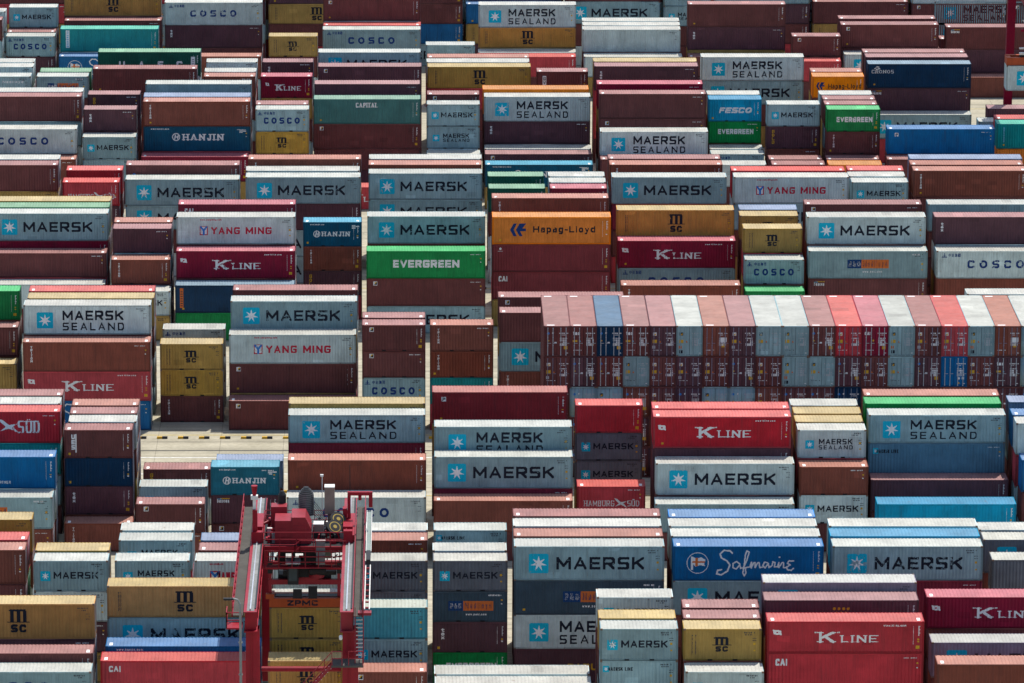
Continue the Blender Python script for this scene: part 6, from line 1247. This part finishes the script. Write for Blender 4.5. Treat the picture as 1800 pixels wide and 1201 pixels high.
# ------------------------------------------------------------------ red gantry crane over the front block
C_RED = paint("crane_red", (.27, .004, .016), .45, .3, .1, vary=0.02, spec=.3)
C_GREY = paint("crane_deck", (.085, .08, .07), .8, .4, .2, streak=False, vary=.03)
C_TOP = paint("crane_flange", (.20, .205, .20), .6, .6, .35, streak=False, vary=.03)
C_DARK = plain("crane_black", (.02, .021, .024), .55); C_STEEL = plain("crane_steel", (.55, .56, .58), .35, .6); C_ORG = paint("spreader_orange", (.42, .075, .018), .5, .35, .1, vary=.02)
C_BOX = paint("crane_cabinet", (.25, .19, .16), .6, .3, .15, vary=.02); C_WHITE = plain("crane_white", (.72, .72, .68), .5); C_GREEN = plain("cable_tray", (.22, .27, .25), .6)
GLASS = plain("cab_glass", (.03, .05, .06), .08); RUBBER = plain("tyre_rubber", (.02, .02, .02), .9)
CX, CY = -8.35, 406.0
def L3(p): return (p[0] - CX, p[1] - CY, p[2])
class WB(MB):
    """world coordinates in, crane-local mesh out"""
    def bx(self, x0, x1, y0, y1, z0, z1, m=0): self.box(x0 - CX, x1 - CX, y0 - CY, y1 - CY, z0, z1, m)
    def bm(self, p, q, w, h=None, m=0): self.beam(L3(p), L3(q), w, h, m)
    def tb(self, p, q, r, k=10, m=0, r2=None): self.tube(L3(p), L3(q), r, k, m, r2)
    def rail(self, pts, h=1.1, post=1.5, t=.05, m=0, tiers=2):
        for p, q in zip(pts, pts[1:]):
            n = max(1, int(Vector(q).__sub__(Vector(p)).length / post))
            for i in range(n + 1):
                a = Vector(p).lerp(Vector(q), i / n); self.bm(a, a + Vector((0, 0, h)), t, t, m)
            for k in range(tiers):
                zz = h * (k + 1) / tiers; self.bm((p[0], p[1], p[2] + zz), (q[0], q[1], q[2] + zz), t, t, m)
def cpart(name, wb, mats, parent): return link(name, wb.mesh(name, mats), parent, (0, 1.7, -1.0) if parent.name == 'trolley' and parent.parent == crane else None)

crane = empty("gantry_crane", (CX, CY, 0))
tag(crane, "red gantry crane with grey-decked twin girders standing over the front rows", "crane")
GX = (-11.98, -4.76); ZG = 16.0
for gx in GX:
    b = WB(); b.bx(gx - .42, gx + .42, 391.6, 421.6, 14.3, ZG - .06); b.bx(gx - .5, gx + .5, 390.6, 422.3, ZG - .058, ZG - .004, 0); b.bx(gx - .27, gx + .3, 390.9, 422.2, ZG - .003, ZG, 1); b.bx(gx + .3, gx + .43, 391.4, 422.2, ZG - .003, ZG + .06, 2); b.bx(gx - .5, gx + .5, 391.2, 421.9, 14.2, 14.297)
    for k in range(14): b.bx(gx + .42, gx + .47, 392.5 + k * 2.2, 392.56 + k * 2.2, 14.3, ZG - .06)
    g = cpart("girder", b, [C_RED, C_TOP, C_DARK], crane)
    b = WB(); b.bx(gx - .05, gx + .05, 391.0, 422.0, ZG + .002, ZG + .13); cpart("trolley_rail", b, [C_STEEL], g)
    for k in range(10): pass
for lx, ww in ((-11.85, 1.2), (-4.5, 1.35)):
    for ly in (392.3, 420.9):
        b = WB(); n = len(b.v)
        zb, zt = 1.7, 14.297
        for z, s_, t_ in ((zb, ww * .5, .62), (zt, ww * .42, .5)):
            b.v += [L3((lx - s_, ly - t_, z)), L3((lx + s_, ly - t_, z)), L3((lx + s_, ly + t_, z)), L3((lx - s_, ly + t_, z))]
        for a in range(4):
            c_ = (a + 1) % 4; b.f.append((n + a, n + c_, n + 4 + c_, n + 4 + a)); b.m.append(0)
        b.bm((lx - ww * .1, ly - .66, 2), (lx - ww * .06, ly - .55, 14.0), .07, .07)
        cpart("leg", b, [C_RED], crane)
for ly in (392.3, 420.9):
    b = WB(); b.bx(-14.2, -2.4, ly - .55, ly + .55, 1.15, 1.85); cpart("sill_beam", b, [C_RED], crane)
    b = WB(); b.tb((-11.2, ly, 11.0), (-5.2, ly, 11.0), .2, 10); cpart("tie_tube", b, [C_RED], crane)
    for wx in (-13.6, -10.6, -6.0, -3.0):
        b = WB(); b.tb((wx, ly - .25, .76), (wx, ly + .25, .76), .75, 20); b.tb((wx, ly - .27, .76), (wx, ly + .27, .76), .36, 14, 1); cpart("wheel", b, [RUBBER, C_RED], crane)
# walkways with their rails
b = WB(); b.bx(-13.32, -12.5, 391.0, 421.0, 15.55, 15.62)
wk = cpart("walkway", b, [C_GREY], crane)
b = WB(); b.bm((-13.34, 391.0, 15.6), (-13.34, 421, 15.6), .1, .22); b.rail([(-13.34, 391, 15.6), (-13.34, 421, 15.6)], 1.1, 1.6, .06); cpart("handrail", b, [C_RED], wk)
b = WB(); b.bx(-13.75, -12.55, 389.4, 391.0, 15.0, 15.12); b.rail([(-13.72, 391, 15.1), (-13.72, 389.45, 15.1), (-12.6, 389.45, 15.1)], 1.2, .8, .07); cpart("end_platform", b, [C_RED], wk)
b = WB(); b.bx(-4.22, -3.6, 390.8, 421.0, 15.55, 15.62)
wk = cpart("walkway", b, [C_GREY], crane)
b = WB(); b.bm((-3.56, 391, 15.6), (-3.56, 421, 15.6), .12, .3); b.rail([(-3.56, 391, 15.6), (-3.56, 421, 15.6)], 1.1, 1.6, .06); cpart("handrail", b, [C_RED], wk)
b = WB(); b.bx(-3.42, -3.05, 406.0, 417.6, 15.95, 16.15); b.bx(-3.44, -3.4, 406, 417.6, 16.1, 16.3, 1); b.bx(-3.05, -3.01, 406, 417.6, 16.1, 16.3, 1); b.bx(-3.4, -3.06, 403.4, 406.0, 15.95, 16.35, 2)
cpart("cable_tray", b, [C_GREEN, C_WHITE, C_DARK], crane)
b = WB()
for x in (-3.42, -3.06): b.bm((x, 391.6, 15.9), (x, 403.4, 15.9), .07, .1, 0)
for k in range(8): b.bm((-3.42, 392.2 + k * 1.5, 15.85), (-3.06, 392.2 + k * 1.5, 15.85), .16, .1, 1)
b.bx(-3.9, -2.9, 391.0, 391.7, 15.6, 15.8, 1)
cpart("tray_bracket", b, [C_WHITE, C_RED], crane)
# stair down the right leg
b = WB()
for k in range(11):
    y_, z_ = 390.9 - k * .06, 15.3 - k * .29; b.bx(-4.05, -3.55, y_ - .12, y_ + .12, z_, z_ + .05, 1)
for x in (-4.12, -3.5): b.bm((x, 391.0, 15.4), (x, 390.2, 12.1), .08, .12); b.bm((x, 390.8, 16.3), (x, 390.0, 13.1), .05, .05)
b.bx(-5.9, -3.5, 389.6, 391.4, 11.95, 12.1, 2); b.rail([(-5.85, 389.65, 12.1), (-5.1, 389.65, 12.1)], 1.1, .8, .06); b.rail([(-3.55, 389.65, 12.1), (-4.6, 389.65, 12.1)], 1.1, 1, .06)
for q in (0, .75): b.bm((-5.9, 389.7 + q, 12.05), (-8.1, 389.7 + q, 9.5), .08, .2)
for k in range(9): b.bx(-6.1 - k * .245, -5.9 - k * .245, 389.72, 390.42, 11.8 - k * .285, 11.85 - k * .285, 1)
b.bm((-5.9, 389.7, 13.1), (-8.1, 389.7, 10.6), .05, .05); b.bm((-5.9, 389.7, 12.6), (-8.1, 389.7, 10.1), .04, .04)
for k in range(3): b.bm((-6.4 - k * .75, 389.7, 11.6 - k * .87), (-6.4 - k * .75, 389.7, 12.6 - k * .87), .05, .05)
cpart("stair", b, [C_RED, C_STEEL, C_GREY], crane)
b = WB(); b.tb((-5.2, 390.9, 14.0), (-5.2, 390.6, 13.9), .13, 10); cpart("floodlight", b, [C_WHITE], crane)

# trolley
b = WB(); b.bx(-11.5, -5.2, 409.3, 415.7, 15.5, 15.7, 1); b.bx(-11.52, -5.18, 409.2, 409.298, 15.4, 15.72); b.bx(-11.52, -5.18, 415.702, 415.8, 15.4, 15.72); b.bx(-12.35, -11.53, 409.3, 415.6, 16.1, 16.62); b.bx(-5.17, -4.35, 409.3, 415.6, 16.1, 16.62)
b.bx(-12.2, -11.55, 410.4, 413.6, 16.622, 17.0); b.bx(-5.25, -4.5, 410.4, 413.8, 16.622, 17.0)
trolley = cpart("trolley", b, [C_RED, C_DARK], crane)
b = WB()
for x in (-11.98, -4.76):
    for y in (408.2, 413.2): b.tb((x - .09, y, 17.3), (x + .09, y, 17.3), .28, 16)
cpart("trolley_wheels", b, [C_DARK], trolley)
b = WB(); b.bx(-10.6, -9.3, 408.4, 410.6, 16.702, 18.55); b.bx(-9.298, -8.2, 408.3, 410.9, 16.702, 18.85); b.poly([L3((-8.198, 408.3, 16.702)), L3((-7.75, 408.3, 16.702)), L3((-7.75, 408.3, 17.9)), L3((-8.198, 408.3, 18.85))]); b.poly([L3((-8.198, 410.9, 16.702)), L3((-7.75, 410.9, 16.702)), L3((-7.75, 410.9, 17.9)), L3((-8.198, 410.9, 18.85))])
b.quad(L3((-8.198, 408.3, 18.85)), L3((-7.75, 408.3, 17.9)), L3((-7.75, 410.9, 17.9)), L3((-8.198, 410.9, 18.85))); b.quad(L3((-7.75, 408.3, 16.702)), L3((-7.75, 410.9, 16.702)), L3((-7.75, 410.9, 17.9)), L3((-7.75, 408.3, 17.9)))
b.bx(-10.95, -9.7, 411.0, 412.2, 16.702, 18.95); b.tb((-11.6, 410.8, 17.6), (-10.95, 411.2, 17.8), .12, 8)
b.bx(-10.3, -9.7, 408.36, 408.4, 17.2, 17.9); b.bx(-9.0, -8.4, 408.26, 408.3, 17.0, 18.2)
cpart("machine_house", b, [C_RED], trolley)
b = WB()
for k in range(15):
    z = 18.0 + k * .15; r = .62 if k < 11 else .62 * cos((k - 10) * .3)
    b.tb((-8.2, 412.2, z), (-8.2, 412.2, z + .1), r, 20, 0); b.tb((-8.2, 412.2, z + .1), (-8.2, 412.2, z + .15), r * .93, 20, 1)
cpart("hoist_drum", b, [plain("drum_grey", (.16, .17, .18), .45, .4), C_DARK], trolley)
b = WB(); b.tb((-10.1, 412.3, 16.702), (-10.1, 412.3, 19.6), .32, 14); b.tb((-10.1, 412.3, 19.6), (-10.1, 412.3, 19.9), .32, 14, 0, .12); cpart("vent_stack", b, [C_DARK], trolley)
b = WB(); b.bx(-6.75, -5.95, 411.6, 412.5, 18.2, 20.35); b.bx(-6.75, -5.95, 411.6, 412.5, 20.352, 20.4, 1); b.bx(-6.5, -6.2, 411.8, 412.2, 16.7, 18.198); cpart("cabinet", b, [C_BOX, C_WHITE], trolley)
b = WB(); b.bx(-7.55, -6.8, 409.2, 410.1, 16.702, 18.0); b.bx(-7.58, -6.77, 409.17, 410.13, 18.0, 18.06, 1); cpart("cabinet", b, [C_BOX, C_WHITE], trolley)
b = WB(); b.bx(-7.35, -6.65, 407.3, 407.58, 15.3, 17.2); b.bx(-7.38, -6.62, 407.27, 407.6, 17.2, 17.26, 1); cpart("cabinet", b, [C_TOP, C_WHITE], trolley)
for (x, y, z) in ((-5.95, 409.4, 17.7), (-5.7, 410.4, 18.05)):
    ax = Vector((.35, -.62, .7)).normalized(); c_ = Vector((x, y, z)); b = WB()
    b.tb(c_ - ax * .16, c_ - ax * .06, .66, 22, 0); b.tb(c_ - ax * .06, c_ + ax * .06, .46, 22, 0); b.tb(c_ + ax * .06, c_ + ax * .16, .66, 22, 0)
    b.tb(c_ + ax * .16, c_ + ax * .175, .47, 22, 1); b.tb(c_ + ax * .175, c_ + ax * .19, .39, 22, 0); b.tb(c_ + ax * .19, c_ + ax * .21, .16, 14, 1)
    cpart("cable_reel", b, [C_DARK, plain("reel_ring", (.38, .27, .06), .6)], trolley)
b = WB(); b.bm((-4.8, 411.2, 17.35), (-4.8, 411.2, 20.0), .26, .26); b.bm((-4.93, 411.2, 20.0), (-2.95, 411.2, 20.0), .28, .28); b.bm((-3.1, 411.2, 19.86), (-3.1, 411.2, 18.9), .3, .3); b.bx(-5.3, -4.95, 411.0, 411.8, 18.0, 18.8); b.tb((-3.95, 411.1, 19.86), (-3.95, 411.1, 19.5), .14, 10)
cpart("cable_arm", b, [C_RED], trolley)
b = WB(); b.bx(-12.32, -11.95, 407.7, 408.4, 16.9, 19.6); b.bx(-12.4, -11.6, 407.4, 407.95, 16.4, 17.9); b.bx(-12.3, -12.05, 408.0, 408.2, 19.6, 20.4, 1); b.bx(-12.45, -11.9, 407.9, 408.4, 20.4, 20.7, 1); b.tb((-12.17, 408.1, 20.7), (-12.17, 408.1, 21.5), .14, 10, 0, .26); b.bx(-5.2, -4.5, 407.4, 407.95, 16.4, 18.0); b.tb((-12.0, 407.5, 16.3), (-12.0, 407.9, 16.3), .3, 12, 2); b.tb((-4.8, 407.5, 16.3), (-4.8, 407.9, 16.3), .3, 12, 2)
cpart("beacon_post", b, [C_RED, C_WHITE, C_DARK], trolley)
b = WB()
b.rail([(-11.5, 407.55, 16.7), (-4.95, 407.55, 16.7)], 1.15, 1.1, .06, 0, 2); b.rail([(-11.3, 407.2, 15.1), (-5.1, 407.2, 15.1)], 1.3, .9, .06, 0, 3); b.rail([(-11.4, 407.0, 16.0), (-9.0, 407.0, 16.0), (-8.6, 407.0, 16.35), (-5.0, 407.0, 16.3)], 1.0, 1.0, .06, 0, 2)
b.bx(-11.4, -5.0, 407.15, 407.9, 15.02, 15.1); b.rail([(-11.5, 413.9, 16.7), (-4.95, 413.9, 16.7)], 1.15, 1.3, .05, 0, 3); b.rail([(-11.55, 407.55, 16.7), (-11.55, 413.9, 16.7)], 1.15, 1.6, .05); b.rail([(-5.0, 407.55, 16.7), (-5.0, 413.9, 16.7)], 1.15, 1.6, .05)
cpart("handrail", b, [C_RED], trolley)
b = WB(); b.tb((-6.95, 413.0, 16.7), (-6.95, 413.0, 20.9), .035, 6); b.bx(-7.1, -6.85, 412.9, 413.1, 20.9, 21.05); cpart("lamp_mast", b, [C_WHITE], trolley)
b = WB(); b.tb((-4.75, 412.8, 17.3), (-4.75, 412.8, 21.9), .03, 6); cpart("antenna", b, [C_DARK], trolley)
b = WB(); b.bx(-9.6, -8.75, 407.5, 409.0, 13.6, 15.3); b.bx(-9.5, -8.85, 407.47, 407.5, 13.9, 15.0, 1); b.bx(-9.75, -8.6, 407.4, 409.1, 15.3, 15.36, 2); b.bx(-9.3, -9.05, 408, 408.5, 15.36, 16.45)
cpart("driver_cab", b, [C_DARK, GLASS, C_WHITE], trolley)
b = WB(); b.bx(-8.4, -7.2, 408.6, 410.6, 14.6, 16.0); b.tb((-7.9, 408.4, 14.5), (-6.6, 408.4, 14.5), .38, 14, 0); b.bx(-10.4, -9.8, 409, 410.6, 14.9, 16.44); b.bx(-7.0, -6.2, 409.4, 411, 15.2, 16.44, 1); b.bx(-10.2, -8.0, 410.8, 412.8, 15.2, 16.4)
r_ = random.Random(5)
for k in range(46):
    x, y, z = r_.uniform(-10.9, -5.6), r_.uniform(408.0, 412.5), r_.uniform(14.4, 16.3); d_ = [r_.uniform(.08, .4) for _ in range(3)]
    if k % 3: b.bx(x, x + d_[0], y, y + d_[1], z, z + d_[2], (0, 0, 0, 1, 2)[k % 5])
    else: b.tb((x, y, z), (x + r_.uniform(-1.4, 1.4), y + r_.uniform(-.6, .6), z + r_.uniform(-.6, .6)), .05, 6, (0, 3)[k % 2])
cpart("hoist_gear", b, [C_DARK, C_GREEN, C_TOP, C_RED], trolley)
b = WB()
for k in range(95):
    x, y = r_.choice([r_.uniform(-11.4, -10.6), r_.uniform(-7.7, -5.2), r_.uniform(-7.7, -5.2)]), r_.uniform(408.2, 413.2); h_ = r_.uniform(.2, .9)
    if k % 4: b.bx(x, x + r_.uniform(.1, .45), y, y + r_.uniform(.1, .5), 16.69, 16.7 + h_, (1, 0, 1, 3, 0, 1, 4)[k % 7])
    else: b.tb((x, y, 16.7), (x + r_.uniform(-.5, .5), y + r_.uniform(-.5, .5), 17.6), .05, 6, 0)
for k in range(6): b.tb((-7.6, 412.2, 18.0 + .22 * k), (-6.7, 412.0, 17.2 + .16 * k), .022, 5, 1)
cpart("deck_gear", b, [C_RED, C_DARK, C_RED, C_TOP, C_WHITE], trolley)
b = WB()
for x in (-11.2, -10.9, -5.9, -5.55):
    for y in (410.7, 412.3): b.tb((x, y, 13.9), (x * .98 - .15, y, 16.45), .022, 5)
cpart("hoist_ropes", b, [C_DARK], trolley)
# head block and spreader lowered onto a container
b = WB(); b.tb((-11.35, 410.7, 13.55), (-5.2, 410.7, 13.55), .16, 10); b.bx(-10.4, -6.2, 411.2, 412.4, 12.45, 12.85, 1); b.bx(-11.15, -5.4, 410.6, 410.95, 12.2, 12.6); b.bx(-9.6, -7.2, 410.55, 410.95, 12.6, 12.8)
for x in (-11.0, -5.6): b.bm((x, 410.8, 11.2), (x, 410.8, 13.6), .24, .3)
b.tb((-7.35, 410.45, 12.9), (-7.35, 410.45, 13.5), .62, 16); b.bm((-8.3, 410.6, 13.5), (-8.3, 410.6, 15.4), .08, .08); b.bm((-8.6, 410.5, 12.9), (-8.3, 410.5, 14.0), .08, .08); b.bm((-8.0, 410.5, 12.9), (-8.3, 410.5, 14.0), .08, .08)
head = cpart("head_block", b, [C_RED, C_DARK], crane)
b = WB(); b.bx(-8.75, -7.85, 410.3, 411.6, 12.902, 14.3); b.bx(-10.0, -9.1, 410.6, 411.8, 12.902, 13.3); b.rail([(-10.35, 410.4, 12.9), (-9.6, 410.4, 12.9)], 1.3, .7, .05, 0); b.bx(-6.9, -5.8, 410.9, 411.7, 12.902, 13.2); b.bx(-11.2, -10.85, 410.6, 411, 13.1, 14.0); b.bx(-5.75, -5.4, 410.6, 411, 13.1, 14.0); b.bx(-9.2, -8.5, 410.2, 410.4, 11.16, 11.9); b.bx(-8.0, -7.3, 410.2, 410.5, 11.16, 12.1)
cpart("head_gear", b, [C_DARK], head)
b = WB(); b.bx(-11.05, -5.05, 410.32, 410.75, 10.42, 11.15); b.bx(-11.05, -5.05, 412.2, 412.6, 10.42, 11.0); b.bx(-11.09, -10.7, 410.36, 412.7, 10.4, 11.1); b.bx(-5.4, -5.01, 410.36, 412.7, 10.4, 11.1); b.bx(-11.35, -10.7, 410.26, 410.62, 11.1, 11.5); b.bx(-5.4, -4.8, 410.26, 410.62, 11.1, 11.5)
b.bx(-10.6, -5.5, 410.752, 411.5, 10.5, 11.2, 1)
spr = cpart("spreader", b, [C_ORG, C_DARK], crane)
g = Grid(3, 1, .03); g.text("ZPMC", .1, 2.5, .15, .6, 'k', .24, True, .2); b = MB()
for (xa, xb, za, zb, ink) in g.quads(): b.quad((xa - 9.75 - CX, 410.314 - CY, za + 10.4), (xb - 9.75 - CX, 410.314 - CY, za + 10.4), (xb - 9.75 - CX, 410.314 - CY, zb + 10.4), (xa - 9.75 - CX, 410.314 - CY, zb + 10.4))
link("lettering", b.mesh("spreader_lettering", [INK['k']]), spr)

# lamp post in front of the crane
lamp = empty("lamp_post", (-12.62, 387.6, 0)); tag(lamp, "thin grey lamp post standing before the red crane's left leg", "lamp post")
b = MB()
b.tube((0, 0, 0), (0, 0, 16.9), .13, 12, 0, .09)
for k in range(4): b.tube((.0, -.02, 17.0), (.0, -.02, 17.0 + .01), .05)
for z in (6, 9, 12, 14.5): b.tube((0, 0, z), (0, 0, z + .08), .16, 12)
pts = [(0, 0, 16.9), (-.03, 0, 17.5), (-.2, 0, 17.85), (-.55, 0, 17.95)]
for p, q in zip(pts, pts[1:]): b.tube(p, q, .08, 10)
link("pole", b.mesh("lamp_pole", [plain("galvanised", (.22, .23, .23), .5, .3)]), lamp)
b = MB(); b.box(-1.25, -.5, -.13, .13, 17.86, 17.99); b.box(-1.2, -.6, -.1, .1, 17.83, 17.858, 1); link("lamp_head", b.mesh("lamp_head", [C_DARK, GLASS]), lamp)

# ------------------------------------------------------------------ second crane, far right, lifting a container
CX, CY = 73.0, 605.0
far = empty("gantry_crane", (CX, CY, 0)); tag(far, "dark red crane leg at the upper right edge with an orange spreader", "crane")
C_RED2 = paint("crane_dark_red", (.2, .008, .028), .5, .25, .08, vary=.02)
for lx in (69.4, 76.8):
    for ly in (619.6, 591.0):
        b = WB(); n = len(b.v)
        for z, s_, o in ((1.6, .46, -.1), (22.9, .46, .2)):
            b.v += [L3((lx + o - s_, ly - .5, z)), L3((lx + o + s_, ly - .5, z)), L3((lx + o + s_, ly + .5, z)), L3((lx + o - s_, ly + .5, z))]
        for a in range(4):
            c_ = (a + 1) % 4; b.f.append((n + a, n + c_, n + 4 + c_, n + 4 + a)); b.m.append(0)
        cpart("leg", b, [C_RED2], far)
for lx in (69.55, 76.95):
    b = WB(); b.bx(lx - .45, lx + .45, 589.8, 620.6, 22.9, 24.7); b.bx(lx - .05, lx + .05, 590, 620, 24.7, 24.85, 1); cpart("girder", b, [C_RED2, C_STEEL], far)
for ly in (619.6, 591.0):
    b = WB(); b.bx(67.2, 79.0, ly - .5, ly + .5, 1.0, 1.6)
    cpart("sill_beam", b, [C_RED2], far)
    for wx in (68.5, 71.5, 76, 79):
        b = WB(); b.tb((wx, ly - .25, .72), (wx, ly + .25, .72), .7, 18); cpart("wheel", b, [RUBBER], far)
b = WB(); b.bx(70.0, 78.0, 603.5, 609.0, 24.86, 25.2); b.bx(71, 75, 604, 607.5, 25.202, 27); tr = cpart("trolley", b, [C_RED2], far)
b = WB(); b.bx(69.8, 74.6, 604.9, 606.6, 17.9, 18.5); b.bx(70.3, 74.1, 604.8, 606.7, 18.502, 19.3, 1)
for x in (70.2, 74.2):
    for y in (605.1, 606.4): b.tb((x, y, 18.5), (x, y, 24.86), .03, 5, 1)
b.bx(69.0, 71.2, 604.6, 604.8, 19.6, 19.9, 0); b.bm((69.2, 604.7, 20.9), (70.8, 604.7, 19.7), .1, .1, 2); b.bx(68.9, 70.6, 604.6, 604.9, 16.95, 17.2, 2); b.bx(68.9, 70.8, 604.6, 604.9, 17.6, 17.75, 2)
cpart("head_block", b, [C_RED2, C_DARK, C_STEEL], far)
b = WB(); b.bx(67.55, 79.65, 604.75, 605.2, 15.73, 16.6); b.bx(67.55, 79.65, 606.4, 606.85, 15.73, 16.6); b.bx(67.51, 68.05, 604.72, 606.9, 15.71, 16.55); b.bx(79.15, 79.69, 604.72, 606.9, 15.71, 16.55); b.bx(69.1, 74.5, 605.2, 606.4, 15.8, 16.9, 1); b.bx(70.5, 72.5, 605.2, 606.3, 16.902, 17.898, 1)
cpart("spreader", b, [C_ORG, C_DARK], far)
container(73.6, 604.6, 12.8, 40, 2.896, 'mk.gl', "pale grey container hanging from the orange spreader at the upper right edge", 0)
